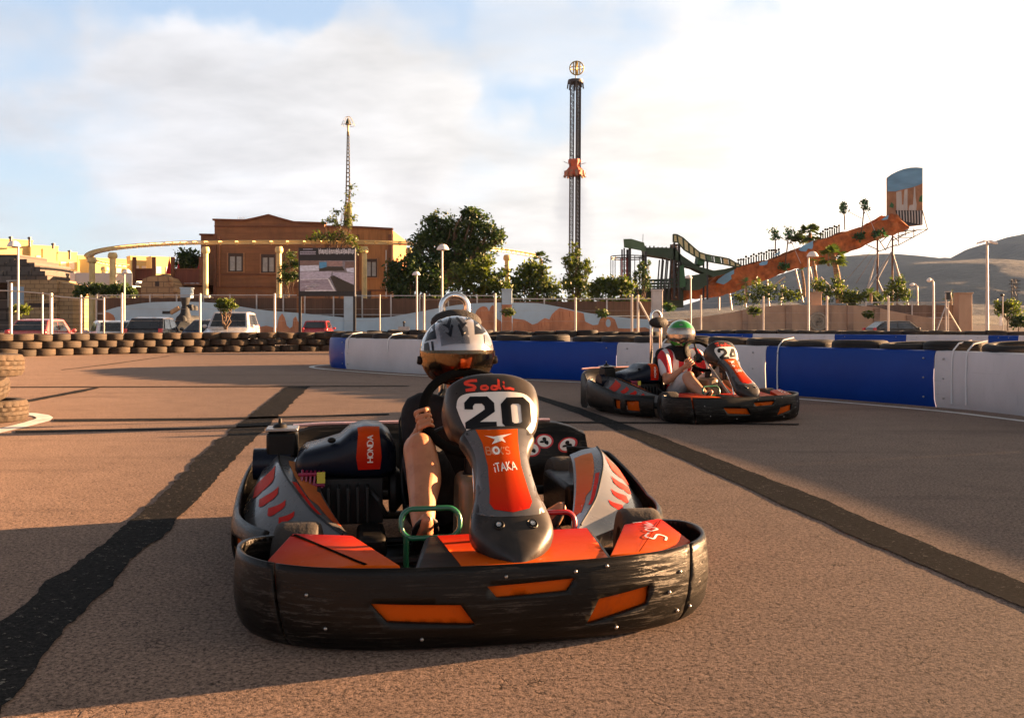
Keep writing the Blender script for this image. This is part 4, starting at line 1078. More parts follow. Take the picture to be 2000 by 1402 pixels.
def slide():
    Y = 104.0; s = Y / FPX
    r = empty("water_slide", "long orange moulded-rock chute climbing right to its painted backdrop", "water slide", (PX(1295, Y), Y, 0)); ox = PX(1295, Y)
    def L2(x, y, dy=0): return Vector((PX(x, Y) - ox, dy, PZ(y, Y)))
    top = [(1294, 569), (1310, 567), (1340, 561), (1362, 556), (1385, 551), (1405, 534), (1432, 524), (1460, 517), (1486, 511), (1510, 507), (1536, 497), (1560, 487), (1580, 481), (1600, 470), (1630, 462), (1655, 452), (1680, 446), (1700, 440), (1722, 428), (1740, 418), (1752, 419), (1776, 444)]
    bot = [(1294, 586), (1310, 588), (1340, 586), (1362, 583), (1385, 580), (1405, 578), (1432, 571), (1460, 558), (1486, 551), (1510, 541), (1536, 530), (1560, 524), (1580, 521), (1600, 516), (1630, 503), (1655, 493), (1680, 484), (1700, 474), (1722, 466), (1740, 460), (1752, 456), (1776, 446)]
    def wallside(name, dy, thick, jit, seed, off=0.0, jt=1.0):
        rnd = random.Random(seed); mb = MB(); secs = []
        T, B = [], []
        for i in range(len(top) - 1):
            for k in range(4):
                t = k / 4; T.append(((top[i][0] + (top[i + 1][0] - top[i][0]) * t), top[i][1] + (top[i + 1][1] - top[i][1]) * t)); B.append((bot[i][0] + (bot[i + 1][0] - bot[i][0]) * t, bot[i][1] + (bot[i + 1][1] - bot[i][1]) * t))
        T.append(top[-1]); B.append(bot[-1])
        for i, (a, b_) in enumerate(zip(T, B)):
            row = []
            aa = (a[0], a[1] + off + rnd.uniform(-jt, jt)); bb = (b_[0], b_[1] + rnd.uniform(-1, 1.5))
            for k in range(6):
                t = k / 5; p = L2(aa[0] + (bb[0] - aa[0]) * t, aa[1] + (bb[1] - aa[1]) * t, dy)
                p.y += jit * mnoise.fractal(Vector((p.x * .7, k * .8, seed)), 1, 2, 3) * (1 if 0 < k < 5 else .4); row.append(p)
            row += [row[-1] + Vector((0, thick, 0)), row[0] + Vector((0, thick, 0))]
            secs.append(row)
        mb.loft(secs, closed=True, caps=True); return mb.build(name, m_slide_rock, r, smooth=35)
    near = wallside("near_wall", 0, .35, .45, 2.0)
    wallside("far_wall", 2.6, .35, .3, 5.0, off=-2.0)
    mb = MB(); secs = []
    for a, b_ in zip(top, bot):
        m_ = (a[0], a[1] * .35 + b_[1] * .65); secs.append([L2(*m_, .2), L2(*m_, 2.8), L2(m_[0], m_[1] + 4, 2.8), L2(m_[0], m_[1] + 4, .2)])
    mb.loft(secs, closed=True, caps=True); mb.build("channel", m_slide_blue, r, smooth=0)
    def patch(pts): 
        mb = MB(); mb.prism([L2(x, y, -.42) for x, y in pts], (0, .16, 0)); mb.build("painted_water", m_slide_blue, r, smooth=0)
    patch([(1397, 552), (1402, 545), (1412, 538), (1422, 531), (1432, 527), (1432, 535), (1426, 538), (1427, 545), (1420, 551), (1412, 556), (1404, 554)])
    patch([(1558, 488), (1567, 480), (1580, 474), (1585, 471.5), (1586, 480), (1584, 487), (1576, 486), (1572, 492), (1562, 491)])
    patch([(1481, 515), (1487, 511.5), (1498, 510), (1496, 517), (1488, 519), (1482, 519)])
    patch([(1508, 500), (1522, 491), (1521, 497), (1512, 500)]); patch([(1719, 430), (1733, 421), (1731, 429), (1722, 431)])
    rnd = random.Random(9)
    def pegs(x0, y0, x1, y1, n):
        mb = MB()
        for i in range(n):
            t = i / (n - 1); p = L2(x0 + (x1 - x0) * t, y0 + (y1 - y0) * t, .2); h = rnd.uniform(.45, .75)
            mb.tube([p + Vector((0, 0, -.3)), p + Vector((0, 0, h * .7))], .085, 5); mb.sphere(p + Vector((0, 0, h)), .15, 6, 4)
        mb.build("peg_railing", m_black, r, smooth=60)
    pegs(1443, 518, 1508, 499, 14); pegs(1512, 500, 1522, 496, 3); pegs(1604, 464, 1640, 450, 9)
    # backdrop: board with a curved top, painted with a waterfall
    bd = [(1739, 424), (1739, 345), (1748, 338), (1760, 332), (1772, 327.5), (1785, 325), (1797, 324.5), (1809, 325.5), (1809, 438), (1775, 442), (1752, 421)]
    mb = MB(); mb.prism([L2(x, y, .9) for x, y in bd], (0, .2, 0)); B = mb.build("backdrop", M("backdrop_rock_paint", (0.30, 0.155, 0.085), 0.8, var=.35, vscale=.9), r, smooth=0)
    def paint(name, pts, mat, d=.87):
        mb = MB(); mb.prism([L2(x, y, d) for x, y in pts], (0, .02, 0)); mb.build(name, mat, B, smooth=0)
    paint("painted_sky", [(1739.3, 372), (1739.3, 345.3), (1748, 338.3), (1760, 332.3), (1772, 327.9), (1785, 325.4), (1797, 324.9), (1808.6, 325.9), (1808.6, 356), (1800, 360), (1788, 364), (1770, 368), (1755, 372)], M("backdrop_sky_paint", (0.12, 0.27, 0.42), 0.7, var=.3, vscale=.5, stretch=(.5, 1, 1.6)))
    mfall = M("backdrop_waterfall_paint", (0.40, 0.38, 0.36), 0.7, var=.15, vscale=1.5, stretch=(3, 1, .3))
    paint("painted_waterfall", [(1757, 409), (1757, 373), (1767, 371), (1768, 398), (1771, 398), (1773, 369), (1779, 367), (1779, 409)], mfall)
    paint("painted_waterfall", [(1781, 409), (1783, 399), (1790, 398), (1792, 364), (1794, 363), (1795, 385), (1797, 398), (1796, 409)], mfall)
    paint("painted_bush", [(1801, 392), (1803, 383), (1808.5, 378), (1808.5, 393)], lf_plastic, .86); paint("painted_bush", [(1743, 402), (1747, 393), (1752, 398), (1751, 405)], lf_plastic, .86)
    paint("dark_opening", [(1755, 409.5), (1808.5, 409.5), (1808.5, 437), (1776, 440), (1762, 428)], m_black)
    mb = MB()
    for i in range(9): x = 1759 + i * 5.6; mb.bar(L2(x, 410, .8), L2(x + 1, 428 + i * 1.2, .8), .12)
    mb.build("slats", m_white_metal, B, smooth=0)
    # steel stand
    def strut(a, c, w=.13, d0=1.2, d1=1.2, m=m_rust, name="strut"):
        mb = MB(); mb.tube([L2(*a, d0), L2(*c, d1)], w, 6); mb.build(name, m, r)
    for (a, c, w) in (((1722, 460), (1722, 608), .11), ((1752, 452), (1751, 600), .11), ((1749, 492), (1701, 567), .10), ((1724, 487), (1700, 570), .09), ((1752, 494), (1784, 600), .09), ((1751, 490), (1721, 546), .09), ((1722, 546), (1747, 600), .09)):
        strut(a, c, w, m=m_grey_metal if a[1] > 480 else m_rust, name="leg")
    for (a, c) in (((1722, 462), (1738, 487)), ((1738, 487), (1752, 460)), ((1727, 472), (1751, 452)), ((1724, 490), (1760, 476)), ((1760, 452), (1812, 446)), ((1760, 460), (1800, 448)), ((1752, 478), (1762, 478)), ((1762, 478), (1821, 446)), ((1809, 402), (1821, 446)), ((1812, 446), (1821, 446)), ((1752, 468), (1784, 452)), ((1778, 446), (1778, 459)), ((1794, 444), (1794, 462)), ((1764, 452), (1764, 478)), ((1700, 476), (1722, 486)), ((1754, 460), (1764, 470)), ((1764, 462), (1794, 462))): strut(a, c, .055)
    for (a, c) in (((1713, 485), (1655, 553)), ((1713, 500), (1680, 552))): strut(a, c, .02)
    for (a, c) in (((1560, 525), (1575, 590)), ((1587, 515), (1598, 572)), ((1600, 512), (1600, 590)), ((1504, 545), (1508, 600)), ((1460, 560), (1462, 600)), ((1409, 580), (1409, 605)), ((1430, 572), (1434, 605)), ((1535, 555), (1530, 600)), ((1610, 540), (1665, 596)), ((1500, 570), (1540, 540))): strut(a, c, .10, m=m_grey_metal, name="leg")
slide()
# plastic palms fixed to the chute and their props
for i, (bx, by, tx, ty, lab) in enumerate(((1514, 490, 1513, 457, "first plastic palm from the left on the orange chute"), (1532, 520, 1540, 456, "second plastic palm from the left, its trunk crossing the orange chute"),
                          (1650, 444, 1647, 407, "third plastic palm from the left, standing behind the chute"), (1680, 466, 1688, 401, "rightmost plastic palm, nearest the painted backdrop"))):
    Y = 103.4
    rnd = random.Random(40 + i); r = empty("plastic_palm", lab, "artificial palm", (PX(bx, Y), Y, PZ(by, Y)), 0, "plastic palms along the orange chute")
    t = P(tx, ty, Y) - Vector(r.location); mb = MB(); mb.tube([(0, 0, -.3), t * .5 + Vector((.06, 0, 0)), t], .07, 6); mb.build("trunk", m_rust, r)
    mb = MB(); leaf_cloud(mb, [(t + Vector((0, 0, .25)), (.42, .42, .5)), (t + Vector((.1, 0, -.35)), (.38, .38, .35))], 220, .15, 2, rnd=rnd); mb.build("crown", [lf_plastic, lf_dark], r, smooth=0, recalc=False)
    mb = MB(); e = t + Vector((2.0 if i in (0, 2) else 1.3, -.3, -1.2 if i in (0, 2) else -3.4)); mb.tube([t * .96, e], .035, 5); mb.build("prop", m_white_metal, r)
for i, (px, py, rr, lab) in enumerate(((1715, 458, 10, "bright green plastic bush on the upper end of the orange chute"), (1531, 521, 6, "dark plastic bush on the middle of the orange chute"), (1680, 463, 6, "small dark plastic bush below the rightmost plastic palm"))):
    tree("plastic_bush", lab, "artificial bush", px, 103.2, [(px - rr * .4, py, rr * .6), (px + rr * .4, py - 2, rr * .7)], 160, .2, [lf_plastic, lf_dark], trunk=False, seed=90 + i, base_py=py + rr, group="plastic bushes on the chute")
# ------------------------------------------------------------------ trees and planting
LD = [lf_dark, lf_dark, lf_mid]
LM = [lf_dark, lf_mid, lf_olive]
LO = [lf_dark, lf_mid, lf_olive, lf_lime]
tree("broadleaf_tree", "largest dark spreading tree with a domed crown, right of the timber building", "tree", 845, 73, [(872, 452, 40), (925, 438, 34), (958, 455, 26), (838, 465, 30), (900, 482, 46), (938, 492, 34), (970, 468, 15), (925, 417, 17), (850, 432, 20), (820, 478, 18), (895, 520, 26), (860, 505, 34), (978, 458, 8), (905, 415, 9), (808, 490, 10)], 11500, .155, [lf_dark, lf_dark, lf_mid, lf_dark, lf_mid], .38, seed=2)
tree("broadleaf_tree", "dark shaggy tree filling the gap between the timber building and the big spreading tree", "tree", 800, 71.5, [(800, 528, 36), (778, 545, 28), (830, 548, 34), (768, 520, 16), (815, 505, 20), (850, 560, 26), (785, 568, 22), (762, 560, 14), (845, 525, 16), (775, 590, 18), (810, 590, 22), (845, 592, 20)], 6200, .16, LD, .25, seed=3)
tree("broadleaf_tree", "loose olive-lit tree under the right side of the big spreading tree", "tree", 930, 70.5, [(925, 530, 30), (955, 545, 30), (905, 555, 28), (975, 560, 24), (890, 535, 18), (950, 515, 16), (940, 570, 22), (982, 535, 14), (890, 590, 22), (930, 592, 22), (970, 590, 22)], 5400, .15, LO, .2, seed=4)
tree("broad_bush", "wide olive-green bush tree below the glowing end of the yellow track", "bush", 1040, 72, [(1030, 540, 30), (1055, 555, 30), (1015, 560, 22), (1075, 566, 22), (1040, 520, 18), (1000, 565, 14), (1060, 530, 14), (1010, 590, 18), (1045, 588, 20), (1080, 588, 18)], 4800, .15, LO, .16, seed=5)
palm("fan_palm", "small fan palm poking out above the wide olive-green bush", 1058, 560, 1056, 506, 80, 1.0, [lf_mid, lf_dark], .14, 18, 6, "fan palms", fan=True)
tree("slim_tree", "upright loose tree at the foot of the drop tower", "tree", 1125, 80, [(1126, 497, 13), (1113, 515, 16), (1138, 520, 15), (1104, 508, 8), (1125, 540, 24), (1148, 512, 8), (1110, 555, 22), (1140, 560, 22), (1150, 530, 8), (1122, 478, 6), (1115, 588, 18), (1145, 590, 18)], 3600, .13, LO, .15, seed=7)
tree("leafy_shrub", "banana-like shrub just right of the drop tower tree", "shrub", 1175, 78, [(1170, 557, 18), (1188, 552, 16), (1160, 568, 14), (1195, 566, 14), (1175, 592, 18), (1200, 595, 16), (1150, 598, 12)], 2300, .17, LM, .08, seed=8, group="shrubs behind the blue wall")
tree("leafy_shrub", "low shrub left of the flume station legs", "shrub", 1212, 78, [(1208, 562, 18), (1225, 560, 16), (1215, 548, 10), (1222, 590, 18), (1250, 592, 16)], 2000, .15, LO, .08, seed=9, group="shrubs behind the blue wall")
tree("slim_tree", "thin dark tree in front of the green flume posts", "tree", 1250, 84, [(1254, 520, 12), (1246, 538, 14), (1262, 540, 12), (1240, 555, 14), (1262, 560, 14), (1268, 515, 6)], 900, .13, LD, .1, seed=10)
tree("climbing_vine", "straggling vine climbing up to the ladder tower behind the billboard", "vine", 660, 74, [(682, 378, 9), (683, 397, 9), (672, 412, 9), (655, 415, 9), (646, 428, 9), (692, 425, 9), (680, 436, 12), (660, 440, 10), (636, 432, 6), (624, 462, 15), (650, 466, 16), (684, 468, 16), (700, 488, 10), (605, 466, 8), (668, 455, 12), (688, 366, 5)], 1500, .11, LO, .08, seed=11)
tree("climbing_vine", "hanging vine on the column left of the billboard", "vine", 562, 74, [(566, 500, 10), (556, 520, 9), (575, 515, 12), (560, 543, 13), (578, 540, 10), (548, 548, 6)], 1000, .12, LM, .06, seed=12)
tree("broadleaf_tree", "dark green tree behind the terrace parasols", "tree", 372, 95, [(372, 507, 22), (358, 500, 14), (388, 515, 16), (365, 522, 18), (350, 515, 8)], 2200, .2, [lf_dark, lf_mid, lf_dark], .2, seed=13)
tree("clipped_hedge", "dense green hedge in front of the pale shed", "hedge", 205, 78, [(165, 567, 13), (185, 565, 13), (205, 566, 13), (225, 565, 13), (245, 567, 13), (258, 572, 10), (155, 572, 10)], 3600, .13, [lf_dark, lf_mid, lf_mid], .05, trunk=False, seed=14, base_py=585)
tree("topiary_tree", "small flat-topped tree on a bare stem in front of the silver van", "tree", 443, 37, [(440, 596, 13), (448, 594, 12), (432, 594, 11), (455, 597, 8), (426, 596, 5), (440, 605, 8)], 1500, .055, LO, .06, seed=15, z0=-.4)
for i, (px, py, rr, Yd, lab, ms) in enumerate(((40, 605, 12, 50, "lime-green shrub beside the far left lamp post", [lf_olive, lf_lime]), (994, 609, 9, 62, "small shrub at the foot of the rock-painted pillar", LO), (1176, 611, 9, 62, "small green shrub against the rock arch mural", LM),
                                      (1475, 607, 9, 62, "ivy clump hanging over the beige wall left of the emblem", LM), (1696, 614, 6, 64, "round green tuft on the beige wall behind the dark car", LM), (610, 598, 12, 70, "leafy shrub seen under the billboard", LO), (1308, 601, 8, 64, "small plant on the wall beside the grey pillar", [lf_plastic, lf_mid]),
                                      (1968, 600, 24, 60, "olive-leaved bush beside the camera post on the far right", LO), (1990, 625, 22, 64, "dark bush at the right edge of the picture", LD))):
    tree("leafy_shrub", lab, "shrub", px, Yd, [(px, py, rr * .7), (px - rr * .5, py + rr * .2, rr * .5), (px + rr * .5, py - rr * .1, rr * .55)] + ([(px - rr * .9, py - rr * .3, rr * .3), (px + rr * .8, py + .3 * rr, rr * .3)]), 380 if rr < 14 else 1100, .10, ms, .04, seed=20 + i, trunk=rr > 14, base_py=645 if rr > 14 else py + rr, group="shrubs round the car park")
tree("leafy_shrub", "spreading olive shrub under the middle of the orange chute", "shrub", 1500, 76, [(1470, 575, 22), (1500, 568, 24), (1530, 575, 22), (1450, 585, 14), (1550, 580, 18), (1440, 580, 12), (1480, 555, 12)], 1500, .12, LO, .05, seed=31, trunk=False, base_py=600)
tree("leafy_shrub", "olive shrub wrapped round the leaning palm trunks", "shrub", 1620, 76, [(1612, 572, 22), (1640, 568, 20), (1655, 580, 18), (1600, 558, 16), (1636, 550, 12)], 1500, .12, LO, .05, seed=32, trunk=False, base_py=600)
tree("leafy_shrub", "low olive shrub left of the steel stand of the slide", "shrub", 1695, 76, [(1675, 582, 16), (1700, 576, 12), (1715, 584, 14), (1660, 588, 12)], 1200, .13, LM, .05, seed=33, trunk=False, base_py=600)
tree("broadleaf_tree", "brownish loose tree behind the steel stand of the slide", "tree", 1752, 90, [(1750, 560, 20), (1765, 575, 18), (1738, 580, 16), (1760, 548, 10)], 1100, .15, LM, .1, seed=34, base_py=600)
palm("fan_palm", "dark fan palm rising behind the middle of the orange chute", 1578, 520, 1582, 455, 108, 1.75, [lf_dark, lf_mid], .2, 34, 35, "fan palms", fan=True)
tree("leafy_shrub", "dark bush at the left of the palm behind the chute", "bush", 1557, 110, [(1558, 464, 10), (1568, 468, 9), (1550, 468, 6)], 600, .18, LD, .05, seed=36, trunk=False, base_py=480)
palm("fan_palm", "leaning fan palm with a tall ringed trunk, right of the tall dome lamp", 1640, 592, 1627, 499, 80, 1.35, [lf_mid, lf_palm, lf_olive], .25, 36, 37, "fan palms", fan=True)
palm("fan_palm", "bare palm trunk with a small green top beside the tall dome lamp", 1597, 590, 1588, 510, 82, .5, [lf_mid], .14, 8, 38, "fan palms", fan=True)
palm("fan_palm", "thinnest bare palm trunk, leaning left under the orange chute", 1571, 580, 1566, 528, 82, .4, [lf_mid], .11, 8, 39, "fan palms", fan=True)
palm("feather_palm", "small bright green palm in front of the lower chute", 1458, 590, 1456, 552, 80, .85, [lf_plastic, lf_mid], .09, 14, 41, "small palms by the chute")
palm("feather_palm", "small bright green palm at the foot of the leaning fan palm", 1618, 520, 1617, 493, 80, .75, [lf_plastic, lf_mid], .08, 14, 42, "small palms by the chute")
palm("feather_palm", "low palm on the wall by the steel stand", 1700, 592, 1701, 572, 72, .8, [lf_palm, lf_mid], .1, 14, 43, "small palms by the chute")
palm("feather_palm", "small palm behind the light box post at the right", 1857, 600, 1857, 577, 72, .7, [lf_olive, lf_mid], .08, 12, 44, "small palms by the chute")
# ------------------------------------------------------------------ lamps, posts, billboard
m_dome = M("lamp_dome_white", (0.70, 0.68, 0.66), 0.35, var=.06, vscale=4)
def dome_lamp(label, px_pole, px_c, py_top, wpx, Y, pole_r=.055):
    s = Y / FPX; z0 = -.4; zt = PZ(py_top, Y); w = wpx * s / 2
    r = empty("street_lamp", label, "street lamp", (PX(px_pole, Y), Y, z0), 0, "dome lamps in the car park"); dx = (px_c - px_pole) * s
    H = zt - z0
    mb = MB(); mb.tube([(0, 0, 0), (0, 0, H - w * .9)], [pole_r * 1.15, pole_r * .85], 10); mb.tube([(0, 0, 0), (0, 0, .5)], pole_r * 1.7, 10); mb.build("pole", m_white_metal, r)
    mb = MB(); mb.lathe([(0, w * .92), (w * .3, w * .9), (w * .6, w * .74), (w * .85, w * .42), (w, .06 * w), (w * 1.02, 0), (w * .93, 0), (w * .5, .02 * w), (0, .03 * w)], (dx, 0, H - w * .92), 22); mb.build("lamp_shade", m_dome, r, smooth=50)
    mb = MB(); mb.tube([(0, 0, H - w * .95), (dx * .6, 0, H - w * .9)], .05, 6); mb.sphere((dx, 0, H - w * .97), w * .3, 10, 6, (1, 1, .5)); mb.build("fitting", m_grey_metal, r)
dome_lamp("dome lamp at the far left beside the lime-green shrub", 35.5, 27, 470, 25, 46)
dome_lamp("dome lamp over the white sedan, left of the stone ruin", 243, 248, 526, 16, 56)
dome_lamp("tallest dome lamp, standing behind the silver helmet", 863.5, 865, 477, 24, 48)
dome_lamp("short dome lamp just left of the silver helmet", 814, 813, 530, 16, 56)
dome_lamp("dome lamp in front of the flume, above the green helmet", 1349, 1345, 537, 14, 58)
dome_lamp("tall dome lamp in front of the leaning palm trunks", 1579, 1587, 491, 22, 48)
def arm_lamp(label, px, py_top, dxpx, Y, double=False, z0=-.4, rr=.06, drop=5):
    s = Y / FPX; r = empty("street_lamp", label, "street lamp", (PX(px, Y), Y, z0), 0, "curved arm lamps on the right"); H = PZ(py_top, Y) - z0
    mb = MB(); a = dxpx * s
    if double:
        mb.tube([(0, 0, 0), (0, 0, H)], [rr * 1.3, rr * .8], 10); mb.build("pole", m_white_metal, r)
        for sg in (-1, 1):
            mb = MB(); mb.tube([(0, 0, H), (sg * abs(a) * .4, 0, H + .02)], .04, 6); mb.hexa([Vector((sg * abs(a) * .35, -.13, H - .07)), Vector((sg * abs(a), -.13, H - .16)), Vector((sg * abs(a), .13, H - .16)), Vector((sg * abs(a) * .35, .13, H - .07)), Vector((sg * abs(a) * .35, -.1, H + .06)), Vector((sg * abs(a), -.1, H - .06)), Vector((sg * abs(a), .1, H - .06)), Vector((sg * abs(a) * .35, .1, H + .06))]); mb.build("lamp_head", m_dome, r)
    else:
        h = drop * s
        mb.tube([(0, 0, 0), (0, 0, H - h * 1.4), (0, 0, H - h * .7), (a * .25, 0, H - h * .15), (a * .45, 0, H)], [rr, rr * .9, rr * .9, rr * .9, rr * .9], 10); mb.build("pole", m_white_metal, r)
        mb = MB(); mb.loft([[Vector((a * t, w * cos(q * pi / 4), H - h * .25 * t + hh * sin(q * pi / 4))) for q in range(8)] for t, w, hh in ((.38, .05, .05), (.55, .14, .12), (.8, .17, .12), (1.0, .10, .05))], closed=True, caps=True); mb.build("lamp_head", m_dome, r, smooth=60)
arm_lamp("curved arm lamp in front of the grey boarded fence", 1823, 545.5, -12, 50, drop=9)
arm_lamp("shorter curved arm lamp left of the tall curved one", 1792, 554.5, -15, 68, drop=9)
arm_lamp("very tall double-headed street lamp against the hills", 1928, 471.5, 19, 52, True, rr=.075)
def flood_post():
    Y = 54; s = Y / FPX; r = empty("light_box_post", "white post with a black floodlight box and slanting brace", "floodlight post", (PX(1847.5, Y), Y, -.4)); H = PZ(574, Y) + .4
    mb = MB(); mb.tube([(0, 0, 0), (0, 0, H)], .055, 8); mb.build("post", m_white_metal, r)
    mb = MB(); mb.box((.12, -.05, H - .12), (.26, .2, .42)); mb.build("light_box", m_black, r, bevel=.02)
    mb = MB(); mb.box((.1, -.05, H + .12), (.3, .24, .06)); mb.build("hood", m_white_metal, r)
    for dx in (1.1, -.7):
        mb = MB(); mb.tube([(0, 0, H - .75 * (1 if dx > 0 else .9)), (dx, 0, .35)], .04, 6); mb.build("brace", m_white_metal if dx > 0 else m_grey_metal, r)
    r2 = empty("camera_post", "thin post with a round black camera in front of the olive bush", "camera post", (PX(1958.5, Y), Y, -.4)); H = PZ(578, Y) + .4
    mb = MB(); mb.tube([(0, 0, 0), (0, 0, H)], .035, 8); mb.build("post", m_white_metal, r2)
    mb = MB(); mb.sphere((-.05, 0, H + .05), .11, 12, 8, (1, 1, .75)); mb.build("camera_dome", m_black, r2, smooth=60)
    mb = MB(); mb.box((-.12, 0, 1.35), (.14, .1, .55)); mb.build("junction_box", m_dome, r2, bevel=.01)
flood_post()
# car park fence: white posts with wires, rails at the left
def post_fence(label, posts, Y, rails=(), wires=True, group="white post fences round the track"):
    r = empty("post_fence", label, "fence", (PX(posts[0][0], Y), Y, 0), 0, group); ox = PX(posts[0][0], Y)
    for (px, yt, w) in posts:
        mb = MB(); x = PX(px, Y) - ox; mb.tube([(x, 0, 0), (x, 0, PZ(yt, Y))], w, 8); mb.sphere((x, 0, PZ(yt, Y)), w * 1.15, 8, 5); mb.build("post", m_white_metal, r)
    for (x0, y0, x1, y1) in rails:
        mb = MB(); a, c = P(x0, y0, Y), P(x1, y1, Y); mb.tube([(a.x - ox, 0, a.z), (c.x - ox, 0, c.z)], .025, 6); mb.build("rail", m_white_metal, r)
    if wires:
        mb = MB(); x1 = PX(posts[-1][0], Y) - ox; zt = min(PZ(p[1], Y) for p in posts) - .05
        for k in range(4): mb.tube([(0, 0, zt - k * .42), (x1, 0, zt - k * .42)], .004, 4)
        mb.build("wires", m_grey_metal, r)
    return r
post_fence("white railed post fence at the far left, in front of the red car", [(-30, 560, .03), (22, 555, .04), (83, 573, .03), (100, 575, .055), (158, 578, .035), (203, 583, .03)], 31, [(-30, 567, 22, 568), (22, 568, 83, 573), (83, 573, 100, 575), (100, 578, 158, 583), (158, 581, 203, 585)])
post_fence("white post fence running behind the tyre wall past the parked cars", [(238, 574, .04), (391, 575, .04), (536.5, 575, .04), (586, 578, .03), (742, 576, .02)], 33)
post_fence("white post fence behind the near barrier, left of the grey pillar", [(828, 575, .04), (967, 575, .045), (1124, 583, .045), (1234, 577, .045), (1246, 578, .045)], 36)
post_fence("white post fence in front of the beige wall", [(1369, 578, .04), (1491, 580, .04), (1615, 580, .05), (1735, 580, .05), (1852, 590, .03)], 40)
def brace(px0, py0, px1, py1, Y, label):
    mb = MB(); mb.tube([P(px0, py0, Y), P(px1, py1, Y)], .045, 6); o = mb.build("post_brace", m_white_metal); tag(o, label, "brace")
brace(1249, 590, 1276, 640, 36, "slanting white prop of the last post before the grey pillar")
def billboard():
    Y = 30.5; s = Y / FPX; r = empty("billboard", "black framed billboard on two legs showing a photo of the kart track", "billboard", (PX(638, Y), Y, 0)); ox = PX(638, Y)
    def L2(x, y, d=0): return Vector((PX(x, Y) - ox, d, PZ(y, Y)))
    def slab(name, x0, y0, x1, y1, d0, d1, mat, par=r, bev=0):
        a, c = L2(x0, y1, d0), L2(x1, y0, d1); mb = MB(); mb.box((a + c) / 2, (c.x - a.x, d1 - d0, c.z - a.z)); return mb.build(name, mat, par, smooth=0, bevel=bev)
    for x in (583, 689.5): slab("leg", x, 578, x + 5, 680, .0, .08, m_black)
    bd = slab("board", 583, 484, 694.5, 578.5, -.01, .10, m_black, bev=.01)
    slab("edge_strip", 692.6, 486, 694.2, 579, -.02, -.011, m_grey_metal, bd)
    cols = {n: M("print_" + n, c, .45, var=.25, vscale=9, stretch=(1, 1, 2.5)) for n, c in (("grey", (.22, .21, .235)), ("pale", (.62, .66, .78)), ("cyan", (.08, .30, .52)), ("pink", (.34, .22, .20)), ("lilac", (.48, .46, .56)), ("brown", (.20, .13, .11)), ("dark", (.04, .032, .02)), ("white", (.72, .72, .75)), ("track", (.34, .30, .36)))}
    pic = slab("picture", 586, 509, 691.5, 569, -.016, -.0101, cols["grey"], bd)
    def pp(name, pts, c, d=-.020):
        mb = MB(); mb.prism([L2(x, y, d) for x, y in pts], (0, .0035, 0)); mb.build(name, cols[c], pic, smooth=0)
    pp("printed_sky", [(586, 509), (623, 509), (623, 518), (586, 518)], "brown"); pp("printed_barrier", [(586, 519), (623, 518), (623, 529), (586, 530)], "pale"); pp("printed_panel", [(624, 512), (638, 512), (638, 524), (624, 524)], "cyan")
    pp("printed_stand", [(639, 510), (669, 510), (669, 520), (640, 520)], "pink"); pp("printed_roof", [(674, 511), (691.5, 511), (691.5, 523), (674, 524)], "brown"); pp("printed_barrier", [(676, 524), (691.5, 523), (691.5, 533), (678, 531)], "pale")
    pp("printed_crowd", [(624, 525), (640, 521), (669, 521), (674, 529), (640, 529), (624, 530)], "dark", -.0245)
    pp("printed_track", [(586, 531), (648, 530), (646, 540), (640, 545), (586, 546)], "lilac"); pp("printed_track", [(650, 531), (691.5, 534), (691.5, 556), (672, 548), (651, 539)], "lilac")
    pp("printed_kerb", [(586, 546.5), (641, 545), (652, 566), (586, 568)], "track"); pp("printed_line", [(640, 545), (643, 545), (655, 567), (651, 567)], "white", -.0245); pp("printed_line", [(596, 566.5), (655, 566.5), (656, 568.5), (596, 569)], "white", -.0245)
    pp("printed_verge", [(645, 540), (652, 538), (672, 548), (691.5, 557), (691.5, 569), (658, 569)], "dark")
    pp("printed_line", [(586, 545.8), (641, 544.3), (641, 545.2), (586, 547)], "white", -.0245)
    rnd = random.Random(12)
    for i in range(14):   # worn stripes on the printed track
        y = 549 + rnd.uniform(0, 17); x0 = 587 + rnd.uniform(0, 20); x1 = x0 + rnd.uniform(6, 30); x1 = min(x1, 641 + (y - 545) * .45)
        pp("printed_stripe", [(x0, y), (x1, y - .4), (x1, y + .4), (x0, y + .8)], rnd.choice(["pale", "brown", "lilac", "white"]), -.0245)
    # heading: white blurred lettering strokes, and the small caption block
    mb = MB(); x = 622.5
    while x < 690:
        w = rnd.uniform(1.0, 2.2); top = 487.5 + rnd.choice([0, 0, 0, -1.8]); bot = 495.5 + rnd.choice([0, 0, 1.3]); sl = rnd.uniform(-.7, .9)
        mb.prism([L2(x, bot, -.016), L2(x + w * .62, bot, -.016), L2(x + w * .62 + sl, top, -.016), L2(x + sl, top, -.016)], (0, .004, 0))
        if rnd.random() < .6: yy = rnd.uniform(488.5, 494); mb.prism([L2(x, yy + .9, -.0165), L2(x + w + .5, yy + .9, -.0165), L2(x + w + .5, yy, -.0165), L2(x, yy, -.0165)], (0, .002, 0))
        x += w + .25
    mb.build("heading", cols["white"], bd, smooth=0)
    mb = MB()
    for (x0, x1, y0, y1) in ((592, 611, 486.4, 487.6), (586, 617, 491.2, 492.6), (586, 617, 495.8, 497)): mb.prism([L2(x0, y1, -.016), L2(x1, y1, -.016), L2(x1, y0, -.016), L2(x0, y0, -.016)], (0, .004, 0))
    mb.build("caption", cols["lilac"], bd, smooth=0)
    mb = MB()
    for k in range(10): x0 = 586 + k * 3.1; mb.prism([L2(x0, 495.2, -.016), L2(x0 + 2.2, 495.2, -.016), L2(x0 + 2.2, 493.2, -.016), L2(x0, 493.2, -.016)], (0, .004, 0))
    mb.build("caption", cols["grey"], bd, smooth=0)
billboard()

